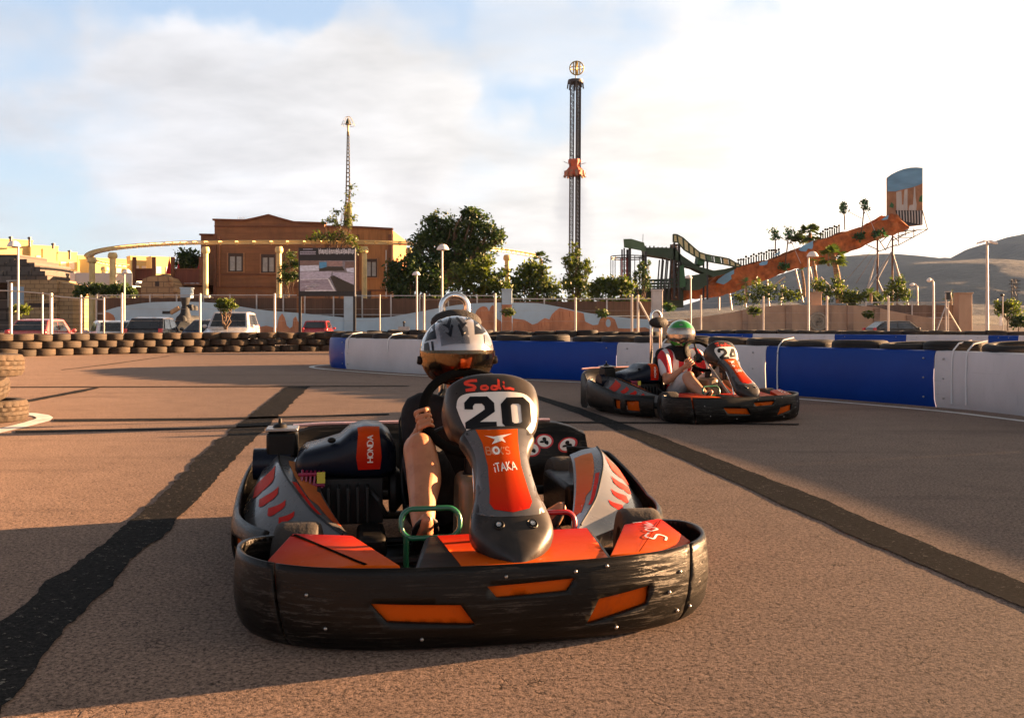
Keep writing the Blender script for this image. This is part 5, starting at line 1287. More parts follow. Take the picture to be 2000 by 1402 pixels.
# ------------------------------------------------------------------ parked cars
m_tyre_black = M("car_tyre", (0.015, 0.015, 0.015), .8); m_alloy = M("alloy_wheel", (0.4, 0.4, 0.4), .35, .8)
m_head = M("headlamp_glass", (.75, .75, .72), .1, coat=1, var=.1); m_tail = M("tail_lamp_red", (.45, .01, .02), .2, coat=.6); m_plate = M("number_plate", (.6, .58, .52), .5)
m_trim_black = M("car_black_trim", (.02, .02, .02), .45)
def car(label, paint, loc, rz, L_=4.0, W=1.68, H=1.42, kind="hatch", nose=.95):
    """front points to local -y. Side outline (y from front, z) lofted across the width, glass panes laid proud of the cabin"""
    r = empty("parked_car", label, "car", loc, rz, "cars parked behind the tyre wall")
    belt = H * .62; f = -L_ / 2; b = L_ / 2
    if kind == "hatch": roof = [(f + L_ * .42, H * .985), (f + L_ * .60, H), (f + L_ * .82, H * .97)]; scr0 = f + L_ * .26; rear = (b - L_ * .02, belt + .02)
    elif kind == "sedan": roof = [(f + L_ * .42, H * .98), (f + L_ * .55, H), (f + L_ * .70, H * .97)]; scr0 = f + L_ * .28; rear = (f + L_ * .84, belt + .02)
    else: roof = [(f + L_ * .38, H * .985), (f + L_ * .6, H), (f + L_ * .92, H * .98)]; scr0 = f + L_ * .22; rear = (b - .03, belt)
    hood = belt * .98 if kind != "suv" else belt
    low = [(f + .06, .28), (f, .45), (f + .02, belt * .72), (f + .12, belt * .84), (scr0, hood), (rear[0], rear[1])]
    if kind == "sedan": low += [(b - .12, belt * .96), (b, belt * .85), (b - .02, .4), (b - .1, .28)]
    else: low += [(b, belt * .8), (b - .01, .4), (b - .1, .28)]
    def sec(x, k, z_in): return [Vector((x, y * k, z * z_in if z > .3 else z)) for y, z in low]
    mb = MB(); hw = W / 2
    secs = [[Vector((x, (y) * ky, z0 * kz + (1 - kz) * .5)) for y, z0 in low] for x, ky, kz in ((-hw, .955, .86), (-hw * .97, .985, .95), (-hw * .8, 1.0, 1.0), (0, 1.012, 1.015), (hw * .8, 1.0, 1.0), (hw * .97, .985, .95), (hw, .955, .86))]
    mb.loft(secs, closed=True, caps=True); mb.build("body", paint, r, smooth=35)
    # cabin
    cab = [(scr0 - .02, hood - .02)] + roof + [(rear[0], rear[1] - .02)]
    mb = MB(); rings = []
    for x, k in ((-1, 0), (-.86, 1), (.86, 1), (1, 0)):
        rings.append([Vector((x * (hw * .97 if z < belt + .1 else hw * .80) , y if k else y, z)) for y, z in cab])
    w0, w1 = hw * .955, hw * .79
    rings = []
    for sx in (-1, 1): rings.append([Vector((sx * (w0 if i in (0, len(cab) - 1) else w1), y, z)) for i, (y, z) in enumerate(cab)])
    mb.loft(rings, closed=True, caps=True); mb.build("cabin", paint, r, smooth=0, bevel=.05, bev_seg=3)
    def pane(name, q, mat, par=r, off=.012):
        q = [Vector(p) for p in q]; n = (q[1] - q[0]).cross(q[2] - q[0]).normalized(); c = sum(q, Vector()) / len(q)
        if n.dot(c - Vector((0, 0, belt * .9))) < 0: n = -n
        mb = MB(); mb.prism([p + n * off for p in q], n * .006); return mb.build(name, mat, par, smooth=0)
    def lerp_quad(A, B, C, D, u0, u1, v0, v1):
        def pt(u, v): return A.lerp(B, u).lerp(D.lerp(C, u), v)
        return [pt(u0, v0), pt(u1, v0), pt(u1, v1), pt(u0, v1)]
    A, B, C, D = Vector((-w0, cab[0][0], cab[0][1])), Vector((w0, cab[0][0], cab[0][1])), Vector((w1, roof[0][0], roof[0][1])), Vector((-w1, roof[0][0], roof[0][1]))
    pane("windscreen", lerp_quad(A, B, C, D, .07, .93, .10, .90), m_glass_dark)
    A, B, C, D = Vector((w0, rear[0], rear[1])), Vector((-w0, rear[0], rear[1])), Vector((-w1, roof[-1][0], roof[-1][1])), Vector((w1, roof[-1][0], roof[-1][1]))
    pane("rear_window", lerp_quad(A, B, C, D, .09, .91, .12, .86), m_glass_dark)
    for sx in (-1, 1):
        A, B = Vector((sx * w0, cab[0][0], cab[0][1])), Vector((sx * w0, rear[0], rear[1])); D, C = Vector((sx * w1, roof[0][0], roof[0][1])), Vector((sx * w1, roof[-1][0], roof[-1][1]))
        pane("side_window", lerp_quad(A, B, C, D, .16, .50, .14, .86), m_glass_dark); pane("side_window", lerp_quad(A, B, C, D, .54, .90, .14, .86), m_glass_dark)
        mb = MB(); mb.sphere((sx * (hw + .08), scr0 + .18, belt + .06), .1, 10, 6, (1, .6, .75)); mb.build("door_mirror", paint, r, smooth=60)
        mb = MB(); mb.box((sx * hw * .72, f + .045, belt * .74), (hw * .42, .16, .16)); mb.build("headlight", m_head, r, bevel=.03)
        mb = MB(); mb.box((sx * hw * .86, b - .05, belt * (.93 if kind != "sedan" else .78)), (hw * .22, .16, .34 if kind != "sedan" else .16)); mb.build("tail_light", m_tail, r, bevel=.03)
        for yy in (f + L_ * .19, b - L_ * .2):
            mb = MB(); mb.lathe([(.0, .0), (.30, .0), (.31, .04), (.31, .16), (.28, .20), (.0, .20)], (sx * (hw - .17 if sx > 0 else hw - .17), yy, .31), 20, Matrix.Rotation(sx * pi / 2, 3, 'Y')); w = mb.build("wheel", m_tyre_black, r)
            mb = MB(); mb.lathe([(0, .205), (.19, .203), (.2, .19)], (sx * (hw - .17), yy, .31), 16, Matrix.Rotation(sx * pi / 2, 3, 'Y')); mb.build("rim", m_alloy, w)
    mb = MB(); mb.box((0, f - .005, belt * .62), (hw * .95, .06, .14)); mb.build("grille", m_trim_black, r)
    for yy in (f - .01, b + .01): mb = MB(); mb.box((0, yy, .47 if yy < 0 else belt * .70), (.5, .03, .11)); mb.build("number_plate", m_plate, r)
    for yy, sg in ((f, -1), (b, 1)): mb = MB(); mb.box((0, yy + sg * -.03, .40), (W * .97, .16, .2)); mb.build("bumper", m_trim_black, r, bevel=.04)
    return r
def pnt(n, c, rough=.25): return M(n, c, rough, coat=.35, var=.06, vscale=2, dirt=(.3, .24, .18), dirt_amt=.12)
ZL = -.4
car("faded red hatchback at the far left, behind the railed fence", pnt("faded_red_paint", (.40, .10, .10)), (PX(88, 38), 38, ZL), radians(185), 3.7, 1.62, 1.42, "hatch")
car("white sedan between the red hatchback and the dark hatchback", pnt("white_car_paint", (.62, .62, .64)), (PX(208, 38), 38.5, ZL), radians(212), 4.1, 1.65, 1.36, "sedan")
car("dark hatchback seen from behind with a red tail lamp, left of the locomotive", pnt("dark_grey_paint", (.035, .032, .035), .2), (PX(304, 39), 39, ZL), radians(186), 3.8, 1.62, 1.50, "hatch")
car("silver van facing the track behind the flat-topped little tree", pnt("silver_paint", (.42, .43, .47)), (PX(447, 38), 38.5, ZL), radians(8), 4.2, 1.72, 1.72, "suv")
car("dark blue car mostly hidden behind the silver van", pnt("dark_blue_paint", (.02, .035, .08)), (PX(402, 42), 42.5, ZL), radians(-25), 3.9, 1.62, 1.42, "hatch")
car("small dark red hatchback under the billboard", pnt("dark_red_paint", (.26, .02, .025)), (PX(622, 55), 55, ZL), radians(184), 3.5, 1.55, 1.40, "hatch")
car("black car parked side-on below the beige wall", pnt("black_car_paint", (.010, .009, .010), .45), (PX(1757, 56), 56, ZL), radians(95), 3.9, 1.62, 1.38, "hatch")

# ------------------------------------------------------------------ locomotive ornament
def locomotive():
    Y = 50.0; s = Y / FPX; r = empty("steam_locomotive", "dark grey old steam locomotive ornament with a flared chimney", "locomotive", (PX(362, Y), Y, -.4)); ox = PX(362, Y)
    mi = M("weathered_iron", (.022, .026, .030), .7, .0, var=.4, vscale=3, spec=.25, dirt=(.06, .055, .05), dirt_amt=.4); mw = M("tan_log", (.33, .22, .13), .8)
    def L2(x, y, d=0): return Vector((PX(x, Y) - ox, d, PZ(y, Y) + .4))
    def zz(y): return PZ(y, Y) + .4
    mb = MB(); mb.lathe([(0, zz(600)), (.17, zz(601)), (.17, zz(596)), (.20, zz(592)), (.26, zz(583.5)), (.26, zz(581.5)), (.2, zz(581.5)), (.15, zz(586)), (0, zz(590))], (0, 0, 0), 18); mb.build("chimney", mi, r, smooth=50)
    mb = MB(); mb.tube([(-.05, -.1, 0), (-.03, -.05, zz(622)), (.0, 0, zz(612)), (.0, 0, zz(599))], [.52, .40, .26, .20], 14); mb.build("smokebox", mi, r, smooth=30); mb = MB(); c = L2(362, 626); Mx = Matrix.Rotation(radians(90), 3, 'X') @ Matrix.Rotation(radians(35), 3, 'Y')
    mb.tube([c + Vector((-.05, -.6, 0)), c + Vector((.12, 1.6, 0))], .27, 20); mb.tube([c + Vector((-.06, -.66, 0)), c + Vector((-.05, -.6, 0))], [.22, .29], 20); mb.build("boiler", mi, r, smooth=40)
    mb = MB(); mb.lathe([(.2, zz(606)), (.19, zz(600)), (.14, zz(597)), (0, zz(596))], (.28, .6, 0), 14); mb.box(L2(371, 598, .1), (.22, .3, .18)); mb.box(L2(372, 603, .2), (.16, .3, .14)); mb.build("steam_dome", mi, r, smooth=40)
    mb = MB(); mb.loft([[L2(346, 648, -1.5), L2(366, 648, -1.9), L2(386, 648, -1.3)], [L2(350, 630, -.7), L2(364, 628, -.85), L2(378, 630, -.6)]]); mb.build("cow_catcher", mi, r, smooth=0, solid=.08)
    mb = MB(); mb.box(L2(365, 634, .2), (1.0, 1.4, .35), -.35); mb.box(L2(380, 640, 0), (.5, .6, .5)); mb.build("frame", mi, r, bevel=.03)
    for dx in (-.5, .75):
        mb = MB(); mb.lathe([(0, 0), (.3, 0), (.36, .05), (.36, .14), (0, .16)], (dx, -.3 if dx < 0 else .2, zz(640)), 18, Matrix.Rotation(pi / 2, 3, 'X')); mb.build("wheel", mi, r)
    mb = MB(); mb.tube([L2(336, 611, -.2), L2(353, 601, -.2)], .13, 8); mb.build("log", mw, r)
    mb = MB(); mb.box(L2(329, 610.5, -.2), (.42, .3, .16)); mb.build("lamp_box", mi, r, bevel=.02)
    mb = MB(); mb.sphere(L2(365, 637, -1.0), .055, 10, 6); mb.build("headlamp", m_head, r)
locomotive()
def small_things():
    Y = 60; mb = MB(); a = P(789, 643, Y); mb.box((a.x, a.y, a.z), (.7, .4, .35)); o = mb.build("concrete_base", M("concrete", (.30, .31, .32), .85), bevel=.02); tag(o, "low grey concrete base with a short dark stub, before the blue wall", "concrete base")
    mb = MB(); mb.tube([(a.x, a.y, a.z + .1), (a.x, a.y, a.z + .42)], .06, 8); mb.sphere((a.x, a.y, a.z + .45), .09, 8, 6); mb.build("stub", m_dark_metal, o)
    mb = MB(); p = P(405, 579.5, 70); mb.box(p, (.38, .3, .18)); o = mb.build("security_camera", m_dome, bevel=.02); tag(o, "white security camera on the fence right of the column", "camera")
    mb = MB(); mb.tube([p + Vector((.2, .1, 0)), p + Vector((.35, .3, -.1))], .05, 6); mb.build("bracket", m_dark_metal, o)
    mb = MB(); a = P(855, 556, 79); mb.box((a.x, a.y, a.z - .6), (1.1, .4, 2.5)); o = mb.build("grey_cabinet", M("grey_cabinet_paint", (.22, .21, .20), .6), bevel=.02); tag(o, "plain grey box under the big spreading tree", "cabinet")
    mb = MB(); mb.box((a.x, a.y - .21, a.z - .6), (.8, .03, 2.0)); mb.build("door", M("grey_cabinet_door", (.25, .24, .23), .6), o)
    Y = 200; mb = MB(); lattice(mb, P(1981, 640, Y), P(1981, 545, Y), .8, 1.2, .07, .04); o = mb.build("pylon", m_dark_metal); tag(o, "thin dark lattice pylon among the hills by the right edge", "pylon")
    for i in range(4):
        mb = MB(); a = P(1981, 548 + i * 7, Y); mb.tube([a + Vector((-1.2, 0, 0)), a + Vector((1.4, 0, 0))], .08, 5); mb.build("crossarm", m_dark_metal, o)
small_things()
# ------------------------------------------------------------------ tyres
def tyre_mat(name, dust, rub, amt=0.5):
    m, nt, b = mat_nodes(name); L = nt.links.new
    n = noise_node(nt, 7.0, 6, 0.7, dist=.4); oi = nt.nodes.new('ShaderNodeObjectInfo')
    c = ramp_node(nt, n.outputs['Fac'], [(0.30, rub), (0.62, dust)])
    c = mixc(nt, ramp_node(nt, oi.outputs['Random'], [(0, 0.0), (1, amt)]), c, rub)
    L(c, b.inputs['Base Color']); b.inputs['Roughness'].default_value = .8
    n2 = noise_node(nt, 60, 4, .6); L(bump_node(nt, n2.outputs['Fac'], .5, .006), b.inputs['Normal'])
    return m
m_tyre_dusty = tyre_mat("dusty_tyre_rubber", (.064, .040, .022), (.022, .016, .011), .8)
m_tyre_dark = tyre_mat("old_tyre_rubber", (.022, .018, .016), (.008, .008, .008), .6)
def tyre_mesh(name, R=.315, W=.19, seg=40, tread=False, mat=None):
    mb = MB(); h = W / 2
    prof = [(R * .60, -h * .70), (R * .66, -h * .95), (R * .80, -h), (R * .92, -h * .92), (R * .985, -h * .72), (R, -h * .45), (R * .985, -h * .40), (R, -h * .34), (R, -h * .06), (R * .985, 0), (R, h * .06), (R, h * .34), (R * .985, h * .40), (R, h * .45), (R * .985, h * .72), (R * .92, h * .92), (R * .80, h), (R * .66, h * .95), (R * .60, h * .70), (R * .62, h * .5), (R * .9, h * .45), (R * .93, 0), (R * .9, -h * .45), (R * .62, -h * .5)]
    if not tread: mb.lathe(prof, n=seg, closed=True)
    else:
        n = 120; rings = []
        for i, (r, z) in enumerate(prof):
            ring = []
            for k in range(n):
                rr = r
                if 4 <= i <= 14 and r > R * .97:
                    ph = (k + (i % 2) * 1.0 + i * .6) % 5
                    rr = r - (.010 if ph < 1.15 else 0) - (.006 if r < R * .99 else 0)
                a = 2 * pi * k / n; ring.append(mb.v((rr * cos(a), rr * sin(a), z)))
            rings.append(ring)
        m = len(prof)
        for i in range(m):
            A, B = rings[i], rings[(i + 1) % m]
            for k in range(n): mb.face([A[k], A[(k + 1) % n], B[(k + 1) % n], B[k]])
    o = mb.build(name, mat, smooth=35); COL.objects.unlink(o); return o
T_dusty, T_tread, T_dark = tyre_mesh("tyre", mat=m_tyre_dusty), tyre_mesh("tyre", R=.30, W=.19, tread=True, mat=m_tyre_dusty), tyre_mesh("tyre", mat=m_tyre_dark)
ORD = ["first", "second", "third", "fourth", "fifth", "sixth", "seventh", "eighth", "ninth", "tenth", "eleventh", "twelfth", "thirteenth", "fourteenth", "fifteenth", "sixteenth", "seventeenth", "eighteenth", "nineteenth", "twentieth", "twenty-first", "twenty-second", "twenty-third", "twenty-fourth", "twenty-fifth", "twenty-sixth", "twenty-seventh", "twenty-eighth", "twenty-ninth", "thirtieth", "thirty-first", "thirty-second", "thirty-third", "thirty-fourth", "thirty-fifth", "thirty-sixth", "thirty-seventh", "thirty-eighth", "thirty-ninth", "fortieth"]
rt = random.Random(5)
def put_tyre(src, p, label, group, tilt=0.03, sc=1.0):
    o = bpy.data.objects.new("tyre", src.data); COL.objects.link(o); o.location = p
    o.rotation_euler = (rt.gauss(0, tilt), rt.gauss(0, tilt), rt.uniform(0, 6.28)); o.scale = (sc, sc, 1)
    return tag(o, label, "tyre", group)
def wall_y(px):
    pts = [(-60, 699), (60, 696), (200, 692), (400, 688.5), (640, 686), (760, 685)]
    for a, c in zip(pts, pts[1:]):
        if px <= c[0]: return a[1] + (c[1] - a[1]) * (px - a[0]) / (c[0] - a[0])
    return 685
for row, (z, off, nm) in enumerate(((.097, 0, "bottom"), (.289, .5, "middle"), (.481, 0, "top"))):
    k = 0
    for i in range(19):
        px = -10 + 37.7 * (i + off) + (6 if row == 0 else 0)
        if px > 672: break
        p = G(px, wall_y(px)); p.y += .3; p.z = z; p.x += rt.uniform(-.03, .03)
        put_tyre(T_dusty, p, "dusty brown tyre in the %s row of the long tyre wall, %s from the left" % (nm, ORD[k]), "tyres of the long stacked wall", .035, rt.uniform(.92, 1.06)); k += 1
# near stack at the left edge
for (px, z, Yt, tl, sc, lab) in ((-24, .097, 8.1, .02, 1.0, "worn treaded tyre lying on the track inside the white line, lowest of the near stack"),
                                 (-62, .30, 8.1, .10, 1.0, "tilted worn tyre set back between the upper and lowest tyres of the near stack"),
                                 (-38, .515, 7.7, .03, 1.02, "worn treaded tyre jutting out on top of the near stack at the left edge"),):
    put_tyre(T_tread, (PX(px, Yt), Yt + .05, z), lab, "worn tyres of the near stack", tl, sc)

# ------------------------------------------------------------------ blue and white barrier
def sheet_mat(name, col):
    m, nt, b = mat_nodes(name); L = nt.links.new
    n = noise_node(nt, 1.6, 6, .65, stretch=(1, 1, .5)); c = ramp_node(nt, n.outputs['Fac'], [(.3, tuple(x * .86 for x in col)), (.7, tuple(min(1, x * 1.08) for x in col))])
    s = noise_node(nt, 26, 5, .7, stretch=(1, 1, .12)); c = mixc(nt, ramp_node(nt, s.outputs['Fac'], [(.60, 0), (.78, .35)]), c, tuple(x * .5 for x in col))
    L(c, b.inputs['Base Color']); b.inputs['Roughness'].default_value = .42; b.inputs['Specular IOR Level'].default_value = .22
    rb = noise_node(nt, 3.0, 6, .75, stretch=(.35, .35, 5.0), dist=.3); c = mixc(nt, ramp_node(nt, rb.outputs['Fac'], [(.62, 0), (.72, .4)]), c, (.02, .018, .018)); L(c, b.inputs['Base Color'])
    w = noise_node(nt, 2.2, 2, .5); L(bump_node(nt, w.outputs['Fac'], .25, .05), b.inputs['Normal'])
    return m
m_blue_sheet, m_white_sheet = sheet_mat("blue_plastic_sheet", (.003, .042, .27)), sheet_mat("white_plastic_sheet", (.60, .57, .58))
m_strap = M("white_strap", (.72, .70, .70), .5, var=.05)
path = smooth_path([(-2.55, 19.6, 0), (-3.15, 19.3, 0), (-3.52, 18.75, 0), (-3.58, 18.1, 0), (-3.13, 17.3, 0), (-1.75, 15.75, 0), (-.35, 14.65, 0), (1.26, 13.6, 0), (3.11, 11.29, 0), (4.35, 9.49, 0), (4.76, 8.51, 0), (5.18, 6.9, 0), (5.45, 5.4, 0), (5.58, 4.2, 0), (5.62, 3.4, 0)], 14)
def path_px(px):
    """index along the barrier path where it crosses a photo column"""
    best = min(range(len(path)), key=lambda i: abs(1000 + path[i].x / path[i].y * FPX - px) if i > 42 else 1e9); return best
def normal_at(pl, i):
    t = (pl[min(i + 1, len(pl) - 1)] - pl[max(i - 1, 0)]).normalized(); return Vector((t.y, -t.x, 0)) * -1
H_BAR = .585
def panel(label, i0, i1, mat, pl=path, H=H_BAR, grp="blue and white barrier panels", straps=()):
    c = pl[(i0 + i1) // 2].copy(); r = empty("barrier_panel", label, "barrier panel", c, 0, grp); mb = MB(); secs = []
    for i in range(i0, i1 + 1):
        p = pl[i] - c; n = normal_at(pl, i)     # n points behind (away from the track)
        e = 0.004 if i in (i0, i1) else 0.0
        t = (pl[min(i + 1, len(pl) - 1)] - pl[max(i - 1, 0)]).normalized() * (e if i == i0 else -e)
        q = lambda d, z: p + t + n * d + Vector((0, 0, z))
        secs.append([q(.035, -.02), q(.0, .08), q(-.012, .3), q(0, H - .06), q(.02, H - .01), q(.06, H), q(.06, H - .012), q(.035, H - .03), q(.012, H - .08), q(.002, .3), q(.014, .08), q(.048, -.02)])
    mb.loft(secs, closed=True, caps=True); mb.build("sheet", mat, r, smooth=50)
    for i in (i0 + 1, i1 - 1):
        n = normal_at(pl, i)
        for z in (.1, .3, .5): mb = MB(); mb.sphere(pl[i] - c - n * .011 + Vector((0, 0, z)), .011, 8, 5); mb.build("bolt", m_grey_metal, r)
    for (i, full) in straps:
        p = pl[i] - c; n = normal_at(pl, i); mb = MB()
        pts = [p + n * d + Vector((0, 0, z)) for d, z in ([(-.018, .05), (-.02, .3)] if full else [(-.018, H * .62)]) + [(-.010, H - .06), (.012, H + .005), (.10, H + .075), (.30, H + .10)]]
        mb.tube(pts, .008 if full else .011, 6); mb.build("strap", m_strap, r)
    return r
b0, b1, b2, b3, b4, b5 = 0, path_px(676), path_px(893), path_px(1210), path_px(1497), path_px(1828)
b6, b7, b8 = len(path) - 42, len(path) - 22, len(path) - 1
b6 = max(b6, b5 + 8)
panel("blue barrier panel wrapped round the curved left end", b0, b1, m_blue_sheet)
panel("white barrier panel between the curved blue end and the silver helmet", b1, b2, m_white_sheet, straps=((b1 + 1, False), (path_px(755), False)))
panel("blue barrier panel between the two helmets", b2, b3, m_blue_sheet)
panel("white barrier panel directly behind the green-helmeted driver", b3, b4, m_white_sheet, straps=((path_px(1285), False),))
panel("blue barrier panel right of the second kart", b4, b5, m_blue_sheet, straps=((path_px(1524), True),))
panel("white barrier panel at the right edge with two curved straps", b5, b6, m_white_sheet, straps=((path_px(1855), True), (path_px(1888), True)))
panel("blue barrier panel beyond the right edge", b6, b7, m_blue_sheet); panel("white barrier panel beyond the right edge", b7, b8, m_white_sheet)
# tyres along the top of the barrier, behind the sheets
acc, k = 0, 0
for i in range(6, len(path)):
    acc += (path[i] - path[i - 1]).length
    if acc >= .62:
        acc -= .62; p = path[i] + normal_at(path, i) * .36; p.z = .57 + rt.uniform(-.015, .015)
        if 1000 + p.x / p.y * FPX > 2060: continue
        lab = "black tyre tied along the top of the near barrier, %s from its curved end" % ORD[min(k, 39)]; k += 1
        put_tyre(T_dark, p, lab, "tyres on top of the near barrier", .035)
# white line at the barrier foot
def edge_line(off, w, i0, i1):
    mb = MB(); A, B = [], []
    for i in range(i0, i1):
        n = normal_at(path, i); a = path[i] - n * off; c = path[i] - n * (off + w); a.z = c.z = .004; A.append(mb.v(a)); B.append(mb.v(c))
    for i in range(len(A) - 1): mb.face([A[i], B[i], B[i + 1], A[i + 1]])
    struct(mb.build("white_edge_line", mat_line, smooth=0))
edge_line(.30, .10, 2, len(path))
# second barrier behind, seen over the first
back = [Vector((PX(1250 + 20 * i, 27 - i * .13), 27 - i * .13, 0)) for i in range(52)]
def bi(px): return min(range(len(back)), key=lambda i: abs(1000 + back[i].x / back[i].y * FPX - px))
for (x0, x1, mt, lab) in ((1330, 1474, m_blue_sheet, "blue panel of the far barrier beside the green helmet"), (1474, 1625, m_white_sheet, "white panel of the far barrier over the blue panel right of the second kart"), (1625, 1767, m_blue_sheet, "blue panel of the far barrier below the black car"), (1767, 1932, m_white_sheet, "white panel of the far barrier below the curved arm lamps"), (1932, 1980, m_blue_sheet, "short blue panel of the far barrier near the right edge"), (1980, 2120, m_white_sheet, "white panel of the far barrier at the right edge")):
    panel(lab, bi(x0), bi(x1), mt, back, .56, "far barrier panels")
k = 0
for i in range(200):
    px = 1335 + i * 0; 
    Yb = 27 - .13 * ((1335 + k * 40 - 1250) / 20); px = 1335 + k * 41
    if px > 2015: break
    put_tyre(T_dark, (PX(px, Yb + .4), Yb + .4, .56 + rt.uniform(-.01, .02)), "black tyre on top of the far barrier, %s from its left end" % ORD[k], "tyres on top of the far barrier", .04); k += 1
k = 0
for i in range(16):
    px = 655 + i * 41 
    put_tyre(T_dark if i > 1 else T_dusty, (PX(px, 26.5), 26.5, .53 + rt.uniform(-.02, .03)), "tyre in the far row seen just above the near barrier, %s from its left end" % ORD[k], "far row of tyres beyond the near barrier", .04); k += 1
# ------------------------------------------------------------------ sheets, decals, lettering
from mathutils import geometry as mgeo
def in_poly(p, poly):
    x, y = p; c = False; n = len(poly)
    for i in range(n):
        x0, y0 = poly[i]; x1, y1 = poly[i - 1]
        if (y0 > y) != (y1 > y) and x < (x1 - x0) * (y - y0) / (y1 - y0 + 1e-12) + x0: c = not c
    return c
def densify(poly, step, closed=True):
    out = []; n = len(poly)
    for i in range(n if closed else n - 1):
        a, b = poly[i], poly[(i + 1) % n]; d = math.hypot(b[0] - a[0], b[1] - a[1]); k = max(1, int(d / step + .5))
        for j in range(k): out.append((a[0] + (b[0] - a[0]) * j / k, a[1] + (b[1] - a[1]) * j / k))
    if not closed: out.append(poly[-1])
    return out
def cdt_mesh(mb, outer, holes, step, fn):
    """triangulate a flat outline with holes, then carry every vertex through fn(a, b) -> point or None"""
    loops = [densify(outer, step)] + [densify(h, step) for h in holes]
    pts, edges = [], []
    for lp in loops:
        b = len(pts); pts += [Vector(p) for p in lp]; edges += [(b + i, b + (i + 1) % len(lp)) for i in range(len(lp))]
    xs = [p[0] for p in loops[0]]; ys = [p[1] for p in loops[0]]
    nx, ny = int((max(xs) - min(xs)) / step) + 1, int((max(ys) - min(ys)) / step) + 1
    for i in range(nx + 1):
        for j in range(ny + 1):
            p = (min(xs) + (i + .37 + .25 * (j % 2)) * step, min(ys) + (j + .41) * step)
            if in_poly(p, loops[0]) and not any(in_poly(p, h) for h in loops[1:]):
                if all((p[0] - q.x) ** 2 + (p[1] - q.y) ** 2 > (step * .42) ** 2 for q in pts[:len(edges)]): pts.append(Vector(p))
    V, E, F, *_ = mgeo.delaunay_2d_cdt(pts, edges, [], 0, 1e-7)
    vv = [fn(v.x, v.y) for v in V]; bv = {}
    for f in F:
        c = (sum(V[i].x for i in f) / len(f), sum(V[i].y for i in f) / len(f))
        if not in_poly(c, loops[0]) or any(in_poly(c, h) for h in loops[1:]): continue
        if any(vv[i] is None for i in f): continue
        q = []
        for i in f:
            if i not in bv: bv[i] = mb.v(vv[i])
            q.append(bv[i])
        mb.face(q)
def bvh_of(*objs):
    bpy.context.view_layer.update(); dg = bpy.context.evaluated_depsgraph_get(); V, F = [], []
    for o in objs:
        e = o.evaluated_get(dg); me = e.to_mesh(); b = len(V); V += [v.co.copy() for v in me.vertices]; F += [[b + i for i in p.vertices] for p in me.polygons]; e.to_mesh_clear()
    return BVHTree.FromPolygons(V, F)
def caster(bvh, org, u, v, d, off):
    org, u, v, d = Vector(org), Vector(u).normalized(), Vector(v).normalized(), Vector(d).normalized()
    def fn(a, b):
        h = bvh.ray_cast(org + u * a + v * b, d)
        if h[0] is None: return None
        n = h[1] if h[1].dot(d) < 0 else -h[1]
        return h[0] + n * off
    return fn
def decal(name, outer, holes, fn, mat, parent, step=.012):
    mb = MB(); cdt_mesh(mb, outer, holes, step, fn); return mb.build(name, mat, parent, smooth=180, recalc=False)
def ribbon(mb, pts, w, fn, step=.01, taper=False):
    pts = densify(pts, step, False); n = len(pts); A, B = [], []
    for i, p in enumerate(pts):
        q0, q1 = pts[max(0, i - 1)], pts[min(n - 1, i + 1)]; dx, dy = q1[0] - q0[0], q1[1] - q0[1]; l = math.hypot(dx, dy) or 1
        ww = w * (1 if not taper else (.55 + .45 * sin(pi * (i + .5) / n))); nx, ny = -dy / l * ww / 2, dx / l * ww / 2
        a, b = fn(p[0] + nx, p[1] + ny), fn(p[0] - nx, p[1] - ny)
        A.append(None if a is None else mb.v(a)); B.append(None if b is None else mb.v(b))
    for i in range(n - 1):
        q = [A[i], B[i], B[i + 1], A[i + 1]]
        if None not in q: mb.face(q)
def curve2(pts, n=6): return [(p.x, p.y) for p in smooth_path([(a, b, 0) for a, b in pts], n)]
GLYPH = {'A': [[(0, 0), (.4, 1), (.8, 0)], [(.16, .36), (.64, .36)]], 'B': [[(.05, 0), (.05, 1), (.5, 1), (.65, .85), (.65, .65), (.5, .53), (.05, .53)], [(.5, .53), (.72, .4), (.72, .15), (.55, 0), (.05, 0)]],
         'O': [[(.4, 1), (.1, .85), (0, .5), (.1, .15), (.4, 0), (.7, .15), (.8, .5), (.7, .85), (.4, 1)]], 'X': [[(0, 0), (.75, 1)], [(0, 1), (.75, 0)]], 'S': [[(.7, .85), (.4, 1), (.08, .85), (.1, .6), (.62, .42), (.68, .15), (.38, 0), (.03, .13)]],
         'H': [[(.05, 0), (.05, 1)], [(.7, 0), (.7, 1)], [(.05, .5), (.7, .5)]], 'N': [[(.05, 0), (.05, 1), (.7, 0), (.7, 1)]], 'D': [[(.05, 0), (.05, 1), (.45, 1), (.75, .72), (.75, .28), (.45, 0), (.05, 0)]],
         'I': [[(.1, 0), (.1, .62)], [(.1, .8), (.1, .95)]], 'T': [[(.35, 0), (.35, 1)], [(0, .95), (.7, 1)]], 'K': [[(.05, 0), (.05, 1)], [(.6, 1), (.08, .45), (.65, 0)]], "'": [[(.08, .75), (.12, 1)]]}
